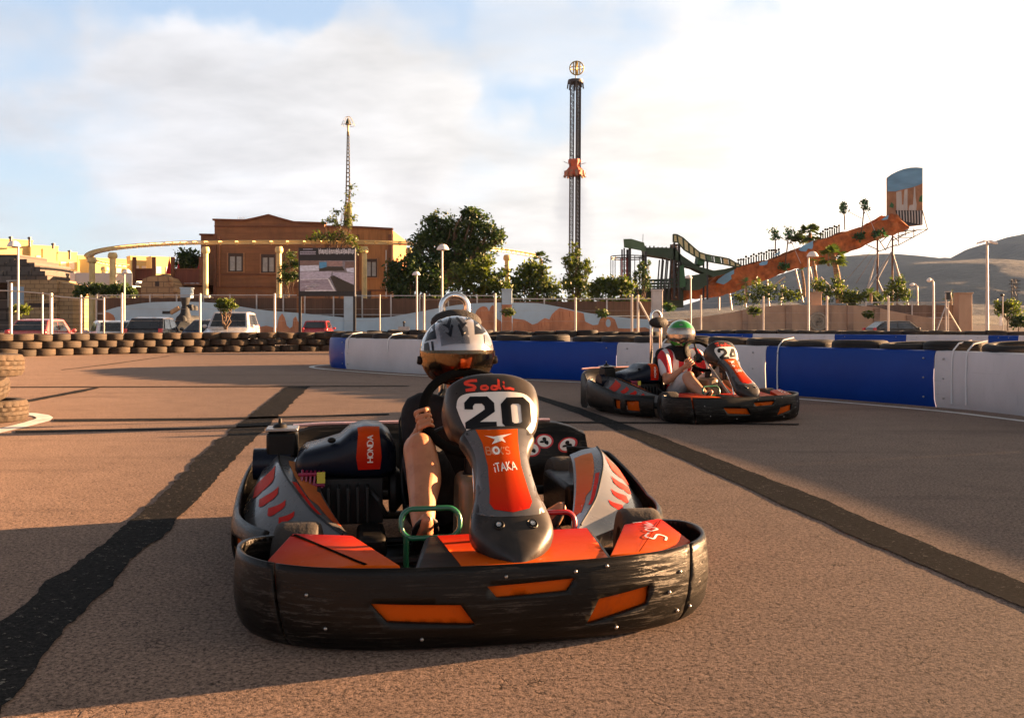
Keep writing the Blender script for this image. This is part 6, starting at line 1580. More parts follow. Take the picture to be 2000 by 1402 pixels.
def lettering(name, txt, org, h, w, fn_for, mat, parent, gap=.28, aspect=1.0, up=(0, 1), jitter=0):
    """stroke letters; org/up in decal plane; fn_for(offset) gives a caster"""
    mb = MB(); x = 0; k = 0; rnd = random.Random(len(txt)); uy = Vector(up).normalized(); ux = Vector((uy.y, -uy.x))
    for ch in txt:
        g = GLYPH.get(ch)
        if g:
            dy = rnd.uniform(-jitter, jitter) * h
            for st in g:
                pts = [(org[0] + ux.x * (x + a * h * aspect) + uy.x * (b * h + dy), org[1] + ux.y * (x + a * h * aspect) + uy.y * (b * h + dy)) for a, b in st]
                ribbon(mb, pts, w, fn_for(.0016 + .00025 * (k % 4)), h * .25); k += 1
            x += (max(a for st in g for a, b in st) + gap) * h * aspect
    return mb.build(name, mat, parent, smooth=0, recalc=False)
DIG = {'2': [[(0, .60), (.27, .60), (.27, .70), (.34, .78), (.56, .78), (.64, .70), (.64, .60), (.0, .20), (.0, 0), (1, 0), (1, .22), (.46, .22), (.97, .53), (.97, .80), (.76, 1), (.20, 1), (0, .80)], []],
       '0': [[(0, .2), (.22, 0), (.78, 0), (1, .2), (1, .8), (.78, 1), (.22, 1), (0, .8)], [[(.33, .25), (.40, .2), (.60, .2), (.67, .25), (.67, .75), (.60, .8), (.40, .8), (.33, .75)]]],
       '4': [[(.55, 0), (.85, 0), (.85, .20), (1, .20), (1, .42), (.85, .42), (.85, 1), (.48, 1), (0, .42), (0, .20), (.55, .20)], [[(.29, .42), (.55, .42), (.55, .74)]]]}
# ------------------------------------------------------------------ kart materials
def plastic_black(name, base=(.004, .0036, .0032), rough=.31, scr=1.0):
    m, nt, b = mat_nodes(name); L = nt.links.new
    n = noise_node(nt, 5, 6, .7); c = ramp_node(nt, n.outputs['Fac'], [(.3, base), (.75, tuple(x * 2.2 for x in base))])
    s = noise_node(nt, 30, 6, .8, stretch=(.16, .5, 3.2), rot=(.0, .22, .05), dist=.6)
    sc = ramp_node(nt, s.outputs['Fac'], [(.555, 0.0), (.59, 1.0), (.63, 0.1)])
    g = ramp_node(nt, noise_node(nt, 4, 3, .6).outputs['Fac'], [(.38, 0.0), (.60, .7 * scr)])
    mm = nt.nodes.new('ShaderNodeMath'); mm.operation = 'MULTIPLY'; L(sc, mm.inputs[0]); L(g, mm.inputs[1])
    c = mixc(nt, mm.outputs[0], c, (.11, .095, .078)); L(c, b.inputs['Base Color'])
    b.inputs['Specular IOR Level'].default_value = .19; r = ramp_node(nt, s.outputs['Fac'], [(.35, rough - .06), (.7, rough + .14)]); L(r, b.inputs['Roughness'])
    hh = nt.nodes.new('ShaderNodeMath'); hh.operation = 'MULTIPLY_ADD'; L(mm.outputs[0], hh.inputs[0]); hh.inputs[1].default_value = -.5 * scr; L(s.outputs['Fac'], hh.inputs[2])
    L(bump_node(nt, hh.outputs[0], .38 * scr, .004), b.inputs['Normal'])
    return m
def grad_paint(name, axis, p0, c0, p1, c1, rough=.5, coat=.02, dirt=.35):
    """printed colour fade along a kart axis, with scuffs"""
    m, nt, b = mat_nodes(name); L = nt.links.new
    tc = nt.nodes.new('ShaderNodeTexCoord'); sp = nt.nodes.new('ShaderNodeSeparateXYZ'); L(tc.outputs['Object'], sp.inputs[0])
    mr = nt.nodes.new('ShaderNodeMapRange'); mr.inputs['From Min'].default_value = p0; mr.inputs['From Max'].default_value = p1; L(sp.outputs[axis], mr.inputs['Value'])
    c = ramp_node(nt, mr.outputs[0], [(0, c0), (1, c1)])
    n = noise_node(nt, 11, 6, .75, dist=.5); c = mixc(nt, ramp_node(nt, n.outputs['Fac'], [(.55, 0), (.78, dirt)]), c, (.07, .03, .015))
    n3 = noise_node(nt, 38, 5, .75, stretch=(.4, 1, 1)); c = mixc(nt, ramp_node(nt, n3.outputs['Fac'], [(.66, 0), (.76, .5)]), c, (.55, .42, .32))
    L(c, b.inputs['Base Color']); b.inputs['Coat Weight'].default_value = coat; b.inputs['Coat Roughness'].default_value = .12; b.inputs['Specular IOR Level'].default_value = .06
    L(ramp_node(nt, n.outputs['Fac'], [(.3, rough - .08), (.75, rough + .2)]), b.inputs['Roughness'])
    return m
RED, ORA = (.42, .008, .004), (.52, .080, .003)
k_black = plastic_black("scuffed_black_plastic"); k_black2 = plastic_black("smooth_black_plastic", (.0045, .0042, .0041), .42, .35)
k_fair = M("fairing_graphite", (.024, .0215, .020), .36, var=.15, vscale=5, spec=.3, dirt=(.16, .12, .09), dirt_amt=.3)
k_silver = M("pod_silver_paint", (.085, .084, .088), .32, .15, var=.08, vscale=5, coat=.5, dirt=(.16, .12, .1), dirt_amt=.35)
k_orange_y = grad_paint("orange_fade_panel", 1, .36, RED, .10, ORA)
k_orange_z = grad_paint("orange_fade_label", 2, .34, (.46, .012, .004), .52, (.52, .070, .004), dirt=.12)
k_orange = grad_paint("orange_insert", 2, .03, (.42, .060, .003), .22, (.50, .085, .004), .4, .1, .5)
k_red_decal = grad_paint("red_print", 1, 1.2, (.45, .05, .035), .9, (.48, .012, .008), dirt=.15)
k_podtop = grad_paint("orange_pod_print", 1, 1.25, (.50, .17, .05), .8, (.45, .07, .02))
k_white = M("number_plate_white", (.66, .64, .60), .35, coat=.4, var=.04, dirt=(.4, .34, .28), dirt_amt=.2)
k_ink = M("number_ink", (.004, .004, .005), .4, spec=.2, var=.2)
k_crease = M("matte_black_seam", (.004, .004, .004), .95, spec=.0)
k_redink = M("red_script_ink", (.62, .035, .012), .4, var=.1)
k_whiteink = M("white_script_ink", (.78, .75, .70), .45, var=.06)
k_chrome = M("chrome", (.72, .70, .68), .16, 1.0, var=.06, rvar=.06)
k_tube = M("raw_tube", (.30, .29, .28), .35, .9)
k_tyre = tyre_mat("kart_tyre_rubber", (.034, .025, .019), (.012, .011, .010), .2)
k_rim = M("kart_rim", (.22, .15, .09), .35, .9, var=.25)
k_green = M("green_pedal_paint", (.008, .115, .055), .3, coat=.5)
k_redp = M("red_pedal_paint", (.42, .008, .010), .3, coat=.5)
k_tank = M("fuel_tank_plastic", (.19, .125, .075), .4, var=.15, vscale=6)
k_navy = M("engine_cover_plastic", (.006, .009, .019), .32, spec=.2, coat=.0, var=.15, vscale=4, dirt=(.06, .05, .04), dirt_amt=.25)
k_fin = M("engine_fins", (.018, .017, .016), .6, .3, var=.3)
k_guard = M("magenta_guard", (.25, .01, .05), .35, coat=.3)
k_yellow = M("yellow_tag", (.55, .48, .05), .5)
k_brownpad = M("brown_plate", (.20, .10, .05), .45, .3)
k_padfoam = M("foam_pad", (.014, .013, .013), .8, bump=.4, bscale=60)

def arc_path(pts, n=10):
    q = smooth_path([(x, y, 0) for x, y in pts], n); L_ = [0]
    for i in range(1, len(q)): L_.append(L_[-1] + (q[i] - q[i - 1]).length)
    return q, L_
def at_len(q, L_, s):
    s = max(0, min(L_[-1], s)); lo = 0
    for i in range(1, len(L_)):
        if L_[i] >= s: lo = i - 1; break
    f = (s - L_[lo]) / max(1e-9, L_[lo + 1] - L_[lo]); p = q[lo].lerp(q[lo + 1], f)
    a, b = q[max(0, lo - 1)], q[min(len(q) - 1, lo + 2)]; t = (b - a).normalized()
    return p, Vector((t.y, -t.x, 0))

def make_kart(num):
    """kart in its own space: nose tip at y=0, x to the driver's left, y backwards"""
    K = empty("go_kart", "", "go-kart")
    XC = .075                                        # seat, column and fairing sit off-centre
    # --- front bumper
    half = [(0, 0), (.12, .003), (.25, .012), (.38, .034), (.50, .075), (.60, .140), (.668, .225), (.698, .31), (.700, .385), (.672, .445), (.60, .475), (.52, .485)]
    q, L_ = arc_path([(-x, y) for x, y in reversed(half[1:])] + half, 8); mid = L_[-1] / 2
    prof = [(.012, -.040), (.022, -.022), (.045, -.007), (.10, .003), (.150, .004), (.195, .000), (.222, -.003), (.236, -.007)]
    def zoff(z):
        for a, c in zip(prof, prof[1:]):
            if z <= c[0]: t = (z - a[0]) / (c[0] - a[0]); return a[1] + (c[1] - a[1]) * t
        return prof[-1][1]
    def bp(s, z, off=0.0):
        p, n = at_len(q, L_, mid + s); e = abs(s) / mid
        zz = z + 0
        return p + n * (zoff(z) + off) + Vector((0, 0, zz))
    slots = [[(-.335, .148), (-.10, .138), (-.060, .082), (-.29, .098)], [(-.03, .182), (.21, .190), (.185, .158), (-.005, .152)], [(.24, .060), (.275, .130), (.435, .150), (.425, .098)]]
    sc = .615
    def strip(name, s0t, s0b, s1t, s1b, holes):
        mb = MB(); cdt_mesh(mb, [(s0b, .012), (s1b, .012), (s1t, .236), (s0t, .236)], holes, .018, lambda a, b: bp(a, b))
        o = mb.build(name, k_black, K, smooth=180, solid=.012); return o
    fb = strip("front_bumper", -sc + .012, -sc + .052, sc - .012, sc - .052, slots)
    for sg in (-1, 1):
        if sg < 0: strip("bumper_corner", -mid + .002, -mid + .002, -sc, -sc + .04, [])
        else: strip("bumper_corner", sc, sc - .04, mid - .002, mid - .002, [])
    for hh in slots:
        cx, cz = sum(p[0] for p in hh) / 4, sum(p[1] for p in hh) / 4
        mb = MB(); cdt_mesh(mb, [(cx + (p[0] - cx) * 1.06, cz + (p[1] - cz) * 1.15) for p in hh], [], .02, lambda a, b: bp(a, b, -.016)); mb.build("orange_insert", k_orange, fb, smooth=180)
    mb = MB()
    for s, z in ((.5, .12), (.545, .17), (.54, .06), (.60, .06), (-.45, .08), (-.5, .165), (.3, .215), (.21, .207), (-.2, .05), (.02, .205), (.33, .045)): 
        p = bp(s, z); n = at_len(q, L_, mid + s)[1]; mb.sphere(p + n * .001, .0055, 8, 5)
    mb.build("screws", k_tube, fb)
    # --- corner covers (orange, creased)
    def cover(sg, xi, xo):
        X = lambda x: sg * x
        P_ = {'fi': (X(xi - .13), .085, .222), 'fo': (X(xo - .085), .118, .212), 'ri': (X(xi), .36, .250), 'ro': (X(xo - .06), .37, .262), 'so': (X(xo + .005), .275, .208), 'bo': (X(xo), .30, .14), 'bi': (X(xi), .34, .14), 'fb': (X(xi - .1), .12, .14), 'fb2': (X(xo - .085), .14, .14), 'fm': (X(xi - .035), .098, .224), 'k': (X(xo - .06), .36, .262)}
        V = {k: Vector(v) for k, v in P_.items()}
        mb = MB(); b = {k: mb.v(v) for k, v in V.items()}
        for f in (('fi', 'fm', 'ro', 'ri'), ('fm', 'fo', 'so', 'ro'), ('ri', 'ro', 'bo', 'bi'), ('ro', 'so', 'bo'), ('fi', 'ri', 'bi', 'fb'), ('fb', 'fb2', 'fo', 'fm', 'fi'), ('fo', 'fb2', 'bo', 'so')): mb.face([b[k] for k in f])
        bmesh.ops.triangulate(mb.bm, faces=mb.bm.faces); o = mb.build("corner_cover", k_orange_y, K, smooth=30, bevel=.010, bev_seg=3)
        fc_ = caster(bvh_of(o), (0, 0, 1), (1, 0, 0), (0, 1, 0), (0, 0, -1), .0015); mb = MB(); ribbon(mb, [(V['fm'].x, V['fm'].y + .012), (V['ro'].x, V['ro'].y - .012)], .012 if sg < 0 else .002, fc_, .02); mb.build("crease", k_crease, o, smooth=0, recalc=False)
        return o
    cover(-1, .375, .605); cvr = cover(1, .455, .635)
    # --- nose floor panel
    mb = MB()
    x0, x1 = -.20, .355
    mb.hexa([(x0 + .0, .06, .10), (x1 - .01, .06, .10), (x1, .37, .12), (x0, .37, .12), (x0 - .02, .065, .212), (x1 - .015, .065, .212), (x1 - .005, .365, .243), (x0 + .045, .365, .238)])
    np_ = mb.build("nose_panel", k_black2, K, smooth=30, bevel=.014, bev_seg=3)
    f = caster(bvh_of(np_), (0, 0, 1), (1, 0, 0), (0, 1, 0), (0, 0, -1), .0018)
    decal("orange_print", [(-.085, .075), (x1 - .03, .075), (x1 - .022, .352), (x0 + .075, .352)], [], f, k_orange_y, np_, .02)
    # --- steering fairing: neck and number bowl lofted along one spine
    def shield(name, secs, mat, n=22, pw=.42, back=True):
        mb = MB(); rings = []
        for i, (y, z, w, d) in enumerate(secs):
            a, c = secs[max(0, i - 1)], secs[min(len(secs) - 1, i + 1)]
            t = Vector((0, c[0] - a[0], c[1] - a[1])).normalized(); nrm = Vector((0, -t.z, t.y))
            ring = []
            for k in range(n + 1):
                u = -1 + 2 * k / n; th = u * pi / 2
                x = w * (1 if u > 0 else -1) * abs(sin(th)) ** .62; dd = d * (1 - abs(cos(th)) ** pw) + .012 * (x / max(w, 1e-4)) ** 2
                ring.append(Vector((XC + x, y, z)) - nrm * dd)
            rings.append(ring)
        mb.loft(rings); return mb.build(name, mat, K, smooth=180, solid=-.006)
    def dense(secs, n=5):
        out = []
        for i in range(len(secs) - 1):
            p = [secs[max(0, i - 1)], secs[i], secs[i + 1], secs[min(len(secs) - 1, i + 2)]]
            for k in range(n):
                t = k / n; out.append(tuple(.5 * (2 * p[1][j] + (p[2][j] - p[0][j]) * t + (2 * p[0][j] - 5 * p[1][j] + 4 * p[2][j] - p[3][j]) * t * t + (3 * p[1][j] - p[0][j] - 3 * p[2][j] + p[3][j]) * t ** 3) for j in range(4)))
        out.append(secs[-1]); return out
    neck = shield("steering_fairing", dense([(.088, .197, .007, .012), (.098, .216, .032, .03), (.116, .244, .068, .05), (.160, .291, .110, .06), (.210, .335, .112, .06), (.28, .390, .090, .055), (.34, .440, .083, .05), (.385, .478, .084, .05), (.42, .508, .100, .045), (.445, .528, .113, .04), (.462, .543, .102, .035)]), k_fair)
    bowl = shield("number_bowl", dense([(.452, .496, .078, .06), (.457, .512, .104, .09), (.468, .545, .130, .115), (.495, .598, .146, .125), (.520, .638, .150, .125), (.541, .666, .148, .12), (.556, .683, .143, .11), (.568, .693, .132, .09), (.582, .698, .116, .06), (.597, .697, .10, .04)]), k_fair, pw=.30)
    bn = bvh_of(neck); bb = bvh_of(bowl); vdir = (0, .55, -.6); v2 = Vector((0, .6, .55)).normalized()
    # decal plane: a = x, b = z measured straight back onto the surface
    fn_n = lambda off: caster(bn, (0, -.4, 0), (1, 0, 0), (0, 0, 1), (0, 1, 0), off)
    fn_b = lambda off: caster(bb, (0, -.4, 0), (1, 0, 0), (0, 0, 1), (0, 1, 0), off)
    c = XC
    # silver flanks, orange centre, red script
    decal("silver_print", curve2([(c - .108, .528), (c - .095, .505), (c - .080, .470), (c - .080, .43), (c - .090, .38), (c - .100, .345), (c - .098, .325), (c, .322), (c + .098, .325), (c + .100, .345), (c + .090, .38), (c + .080, .43), (c + .080, .470), (c + .095, .505), (c + .108, .528), (c + .06, .538), (c - .06, .538), (c - .108, .528)], 3)[:-1], [], fn_n(.0010), k_silver, neck)
    decal("orange_print", [(c - .070, .537), (c + .062, .537), (c + .055, .50), (c + .050, .44), (c + .058, .38), (c + .062, .352), (c + .050, .338), (c, .331), (c - .052, .338), (c - .062, .352), (c - .055, .38), (c - .049, .44), (c - .055, .50)], [], fn_n(.0022), k_orange_z, neck)
    plate = curve2([(c - .122, .602), (c - .115, .628), (c - .090, .643), (c - .03, .6485), (c + .045, .6485), (c + .095, .641), (c + .122, .620), (c + .134, .590), (c + .130, .552), (c + .108, .516), (c + .05, .509), (c - .05, .509), (c - .082, .516), (c - .106, .555), (c - .122, .602)], 4)[:-1]
    decal("number_plate", plate, [], fn_b(.0014), k_white, bowl)
    mb = MB(); k_ = 0
    for ch, (x0_, x1_) in zip(num, ((c - .098, c - .002), (c + .016, c + .112))):
        o_, h_ = DIG[ch]; tr = lambda p: (x0_ + (x1_ - x0_) * p[0], .535 + .097 * p[1] + (.003 if x0_ < c else -.001))
        cdt_mesh(mb, [tr(p) for p in o_], [[tr(p) for p in h] for h in h_ if h], .012, fn_b(.0030))
    mb.build("number", k_ink, bowl, smooth=180, recalc=False)
    mb = MB()
    Sx = c - .088; S = lambda pts: [(Sx + a * .108, .655 + b * .030) for a, b in pts]
    for j, (st, w) in enumerate(((S(curve2([(.34, .95), (.12, .9), (-.02, .62), (.22, .42), (.24, .16), (-.02, -.05)])), .0085), (S(curve2([(.60, .42), (.46, .36), (.44, .10), (.56, .04), (.64, .22), (.58, .42)])), .0070), (S(curve2([(.92, .34), (.78, .38), (.74, .12), (.84, .02), (.94, .25), (.98, 1.0), (.97, .3), (1.02, .04)])), .0070), (S([(1.10, .42), (1.14, .08), (1.30, .12), (1.42, -.02)]), .0070), (S([(1.10, .66), (1.15, .72)]), .008), (S([(.02, -.1), (.25, -.02)]), .006))): ribbon(mb, st, w, fn_b(.0014 + .0003 * j), .006)
    mb.build("red_script", k_redink, bowl, smooth=0, recalc=False)
    decal("star_mark", [(c - .045, .520), (c - .018, .517), (c - .002, .5195), (c + .040, .524), (c + .008, .514), (c + .016, .500), (c + .004, .506), (c - .028, .497), (c - .016, .510)], [], fn_n(.0036), k_whiteink, neck, .008)
    mbx = lettering("box_lettering", "BOX'S", (c - .048, .470), .019, .0040, lambda o: fn_n(o + .002), M("faded_orange_ink", (.58, .20, .09), .45), neck, .16, 1.0)
    decal("wheel_mark", [(c - .018 + .011 * cos(a * pi / 8), .480 + .011 * sin(a * pi / 8)) for a in range(16)], [[(c - .018 + .0055 * cos(a * pi / 5), .480 + .0055 * sin(a * pi / 5)) for a in range(10)]], fn_n(.0048), k_whiteink, neck, .006)
    lettering("name_script", "ITAKA", (c - .032, .424), .021, .0030, lambda o: fn_n(o + .002), k_whiteink, neck, .18, .85, (-.06, 1), .18)
    for sx in (-.046, .050):
        h = bn.ray_cast(Vector((c + sx, -.4, .303)), Vector((0, 1, 0))); n = h[1] if h[1].y < 0 else -h[1]; Mx = n.to_track_quat('Z', 'Y').to_matrix()
        mb = MB(); mb.lathe([(0, -.002), (.0155, -.002), (.017, .001), (.0145, .0035), (.011, .001), (0, .001)], h[0], 18, Mx); o = mb.build("bolt_cup", k_black2, neck)
        mb = MB(); mb.lathe([(0, .003), (.004, .003), (.0045, .006), (.0075, .006), (.008, .001)], h[0], 14, Mx); mb.build("bolt", k_chrome, o)
    # fairing bracket, chrome stay, column
    mb = MB(); mb.tube([(XC - .005, .43, .20), (XC - .005, .60, .34), (XC, .80, .50), (XC, .862, .553)], .011, 10); mb.build("steering_column", k_tube, K)
    mb = MB(); mb.tube([(XC - .085, .26, .10), (XC - .088, .30, .30), (XC - .080, .40, .43)], .0085, 10); mb.build("chrome_stay", k_chrome, K)
    mb = MB(); mb.box((XC, .50, .475), (.11, .09, .13)); mb.box((XC - .02, .47, .40), (.07, .06, .10)); mb.build("column_bracket", k_black2, K, bevel=.01)
    # --- steering wheel
    wc = Vector((XC - .03, .855, .555)); Mw = Matrix.Rotation(radians(53), 3, 'X')
    mb = MB(); mb.torus(wc, .168, .0165, Mw, 48, 12); sw = mb.build("steering_wheel", M("wheel_grip", (.006, .0055, .005), .85, spec=.06, bump=.3, bscale=150), K, smooth=180)
    mb = MB()
    for a in (radians(-30), radians(90), radians(210)): mb.tube([wc + Mw @ Vector((.16 * cos(a), .16 * sin(a), 0)), wc + Mw @ Vector((.02 * cos(a), .02 * sin(a), -.03))], [.012, .016], 8, flat=.5)
    mb.lathe([(0, -.02), (.045, -.02), (.045, -.05), (0, -.05)], wc, 16, Mw); mb.build("spokes", k_black2, sw)
    # --- wheels
    def wheel(x, y, z, R, W, st=0.0):
        Mx = Matrix.Rotation(st, 3, 'Z') @ Matrix.Rotation(pi / 2 if x > 0 else -pi / 2, 3, 'Y'); h = W / 2
        mb = MB(); mb.lathe([(R * .50, -h * .75), (R * .55, -h * .95), (R * .80, -h), (R * .94, -h * .93), (R * .99, -h * .78), (R, -h * .5), (R, h * .5), (R * .99, h * .78), (R * .94, h * .93), (R * .80, h), (R * .55, h * .95), (R * .50, h * .75)], (x, y, z), 36, Mx); w = mb.build("wheel", k_tyre, K, smooth=35)
        mb = MB(); mb.lathe([(0, h * .2), (.025, h * .2), (.03, h * .35), (R * .2, h * .3), (R * .4, h * .55), (R * .50, h * .8), (R * .52, h * .8), (R * .52, -h * .8), (R * .48, -h * .8), (R * .3, -h * .3), (0, -h * .3)], (x, y, z), 28, Mx); mb.build("rim", k_rim, w, smooth=35)
    wheel(-.535, .52, .130, .130, .135, radians(-7)); wheel(.555, .52, .130, .130, .135, radians(-7)); wheel(-.565, 1.55, .142, .142, .20); wheel(.585, 1.55, .142, .142, .20)
    # --- chassis and floor
    mb = MB()
    for x in (-.30, .42): mb.tube([(x * .8, .16, .075), (x, .45, .065), (x, 1.2, .065), (x * .95, 1.75, .075)], .016, 8)
    for y in (.22, .55, 1.05, 1.5): mb.tube([(-.28, y, .065), (.40, y, .065)], .014, 8)
    mb.tube([(-.45, .52, .125), (.47, .52, .125)], .014, 8); mb.tube([(-.5, 1.55, .142), (.52, 1.55, .142)], .02, 10)
    for x in (-.33, .45): mb.tube([(x, .60, .08), (x * 1.65, .75, .10), (x * 1.65, 1.3, .10), (x, 1.45, .08)], .012, 8)
    mb.build("chassis", k_black2, K)
    mb = MB(); mb.box((.06, .68, .046), (.66, .92, .006)); mb.build("floor_tray", k_black2, K)
    # --- pedals
    def pedal(name, x0_, x1_, y, z0_, z1_, mat, stem):
        mb = MB(); r = min(x1_ - x0_, z1_ - z0_) * .42; pts = []
        for cx, cz, a in ((x1_ - r, z1_ - r, 0), (x0_ + r, z1_ - r, pi / 2), (x0_ + r, z0_ + r, pi), (x1_ - r, z0_ + r, 1.5 * pi)):
            for k in range(6): th = a + k * pi / 10; pts.append((cx + r * cos(th), y + (cz + r * sin(th) - z0_) * .25, cz + r * sin(th)))
        mb.tube(pts, .0085, 10, closed=True); mb.tube([(stem, y, z0_ + .01), (stem, y + .01, .07)], .009, 8); mb.build(name, mat, K, smooth=60)
    pedal("throttle_pedal", -.225, -.045, .44, .213, .298, k_green, -.21); pedal("brake_pedal", .215, .325, .46, .200, .268, k_redp, .305)
    # --- fuel tank, seat
    mb = MB(); mb.box((.035, .72, .215), (.125, .20, .29), taper=.9); tk = mb.build("fuel_tank", k_tank, K, bevel=.03, bev_seg=4)
    mb = MB(); mb.lathe([(0, .05), (.03, .05), (.032, .0), (.036, 0), (.036, -.01)], (.035, .72, .362), 16); mb.build("cap", k_black2, tk)
    mb = MB(); rings = []
    for t in range(15):
        u = t / 14; 
        y = .90 + .36 * min(1, u / .45) + (.16 * max(0, (u - .45) / .55)); z = .075 + .01 * u + (.475 * max(0, (u - .36) / .64) ** 1.1); w = (.215 + .03 * sin(u * 2.2)) * (1 - .45 * max(0, (u - .86) / .14) ** 2); lip = .10 + .07 * sin(min(1, u * 1.5) * pi / 2) - .11 * max(0, (u - .72) / .28)
        n = Vector((0, -sin(min(1, u * 1.7) * 1.22), cos(min(1, u * 1.7) * 1.22)))
        ring = []
        for k in range(17):
            a = -1 + 2 * k / 16; th = a * pi / 2; ring.append(Vector((XC - .015 + w * (1 if a > 0 else -1) * abs(sin(th)) ** .7, y, z)) + n * lip * (1 - abs(cos(th)) ** .55))
        rings.append(ring)
    mb.loft(rings); mb.build("seat", k_black2, K, smooth=180, solid=.012)
    # --- headrest hoop and pad
    hc = Vector((XC + .012, 1.66, .935))
    mb = MB(); R = .056
    mb.tube([hc + Vector((-R, .02, -.75)), hc + Vector((-R, 0, -.3))] + [hc + Vector((R * cos(a), 0, R * sin(a))) for a in [pi - i * pi / 12 for i in range(13)]] + [hc + Vector((R, 0, -.3)), hc + Vector((R, .02, -.75))], .0155, 12); mb.build("roll_hoop", k_chrome, K, smooth=180)
    mb = MB(); mb.sphere(hc + Vector((0, -.05, -.065)), 1, 18, 10, (.112, .055, .058)); mb.build("headrest_pad", k_padfoam, K, smooth=180)
    # seat stay behind the shoulders
    mb = MB(); mb.tube([hc + Vector((-.05, 0, -.36)), (XC - .2, 1.45, .35), (XC - .22, 1.42, .1)], .012, 8); mb.tube([hc + Vector((.05, 0, -.36)), (XC + .2, 1.45, .35), (XC + .22, 1.42, .1)], .012, 8); mb.build("seat_stay", k_black2, K)
    # --- side pods
    secs = [(.58, .335, .355, .375, .150, .160, .140), (.68, .36, .40, .46, .158, .178, .140), (.78, .39, .455, .57, .172, .200, .145), (.88, .42, .51, .665, .195, .228, .150), (1.0, .455, .56, .730, .230, .265, .160), (1.12, .485, .605, .755, .268, .303, .172), (1.24, .51, .635, .762, .302, .335, .185), (1.345, .525, .645, .757, .322, .352, .20)]
    for sg in (-1, 1):
        mb = MB(); rings = []
        sd = dense2(secs, 4)
        for (y, xi, xc, xo, zi, zc, zo) in sd:
            rings.append([Vector((sg * x, y, z)) for x, z in ((xi, zi - .07), (xi + .004, zi), (xi + (xc - xi) * .45, zi + (zc - zi) * .62), (xc - .012, zc - .002), (xc, zc), (xc + .010, zc - .006), (xc + (xo - xc) * .55, zc - (zc - zo) * .38), (xo, zo), (xo - .01, zo - .05))])
        rr = mb.loft(rings); mb.face(rr[-1]); mb.face(list(reversed(rr[0])))
        pod = mb.build("side_pod", k_silver, K, smooth=38)
        bp_ = bvh_of(pod)
        top = lambda off: caster(bp_, (0, 0, .9), (1, 0, 0), (0, 1, 0), (0, 0, -1), off)
        sd_ = lambda off: caster(bp_, (sg * 1.5, 0, .6), (0, 1, 0), (0, 0, 1), (-sg, 0, -.35), off)
        S = lambda pts: [(sg * a, b) for a, b in pts]
        def rim_of(y, k):
            for a, c2 in zip(secs, secs[1:]):
                if a[0] <= y <= c2[0]: t = (y - a[0]) / (c2[0] - a[0]); return a[k] + (c2[k] - a[k]) * t
            return secs[-1][k]
        ys = [.80 + i * .04 for i in range(13)]
        decal("orange_print", S([(rim_of(y, 1) + (rim_of(y, 2) - rim_of(y, 1)) * .12, y) for y in ys] + [(rim_of(y, 1) + (rim_of(y, 2) - rim_of(y, 1)) * (.72 if y > .95 else .55), y) for y in reversed(ys)]), [], top(.0012), k_podtop, pod, .02)
        decal("red_print", S([(rim_of(y, 1) + (rim_of(y, 2) - rim_of(y, 1)) * .78, y) for y in ys[1:8]] + [(rim_of(y, 1) + (rim_of(y, 2) - rim_of(y, 1)) * .93, y) for y in reversed(ys[1:8])]), [], top(.0012), k_red_decal, pod, .02)
        mb = MB(); mb.tube([Vector((sg * (a[2] + .001), a[0], a[5] + .001)) for a in sd[4:]], .004, 6); mb.build("edge_seal", k_black2, pod)
        for i, yc in enumerate((1.17, 1.06, .965, .885)):   # chevrons on the outer face
            w = .055 - .008 * i; mb = MB(); cres = []
            for t in range(9): a = -1.2 + 2.4 * t / 8; cres.append((sg * (.5 * (rim_of(yc, 2) + rim_of(yc, 3)) + .040 * sin(a) * (1 - .10 * i)), yc - w * cos(a) * .9))
            for t in range(8, -1, -1): a = -1.2 + 2.4 * t / 8; cres.append((sg * (.5 * (rim_of(yc, 2) + rim_of(yc, 3)) + .040 * sin(a) * (1 - .10 * i)), yc + (w * .75 if i else .085) - w * .55 * cos(a)))
            decal("chevron", cres, [], top(.0014), k_red_decal, pod, .012)
        # outer protection rail with orange windows
        rail = [(.640, .60), (.700, .70), (.752, .85), (.775, 1.02), (.782, 1.2), (.778, 1.38), (.765, 1.52), (.72, 1.66), (.62, 1.74)]
        q2, L2_ = arc_path([(sg * a, b) for a, b in rail], 8)
        pr = [(.035, -.03), (.06, -.006), (.11, .004), (.16, .004), (.20, -.004), (.212, -.018)]
        def rp(s, z, off=0.0):
            p, n = at_len(q2, L2_, s); n = n if n.x * sg > 0 else -n; n2 = n
            for a, c2 in zip(pr, pr[1:]):
                if z <= c2[0]: t = max(0, (z - a[0]) / (c2[0] - a[0])); o_ = a[1] + (c2[1] - a[1]) * t; break
            else: o_ = pr[-1][1]
            rise = .095 * max(0, min(1, (s - .45) / .5))
            return p + n2 * (o_ + off) + Vector((0, 0, z + rise * (z / .212)))
        LL = L2_[-1]; win = [[(.14, .075), (.30, .075), (.30, .155), (.15, .165)], [(.38, .075), (.46, .08), (.47, .155), (.375, .155)]]
        mb = MB(); cdt_mesh(mb, [(.0, .035), (LL, .035), (LL, .212), (.0, .212)], win, .025, rp); ro = mb.build("side_rail", k_black, K, smooth=180, solid=.010 * sg)
        for hh in win: 
            mb = MB(); cdt_mesh(mb, hh, [], .03, lambda a, b: rp(a, b, -.012)); mb.build("orange_insert", k_orange, ro, smooth=180)
    # --- rear bumper
    mb = MB(); rings = []
    for i in range(25):
        x = -.66 + 1.38 * i / 24; e = max(0, (abs(x - .03) - .52) / .17); y = 1.93 - .10 * e * e; dz = -.045 * e * e
        rings.append([Vector((x, y + b, z + dz)) for b, z in ((-.05, .06), (-.10, .12), (-.105, .22), (-.06, .34), (-.02, .392), (.015, .402), (.05, .395), (.07, .36), (.075, .10), (.05, .06))])
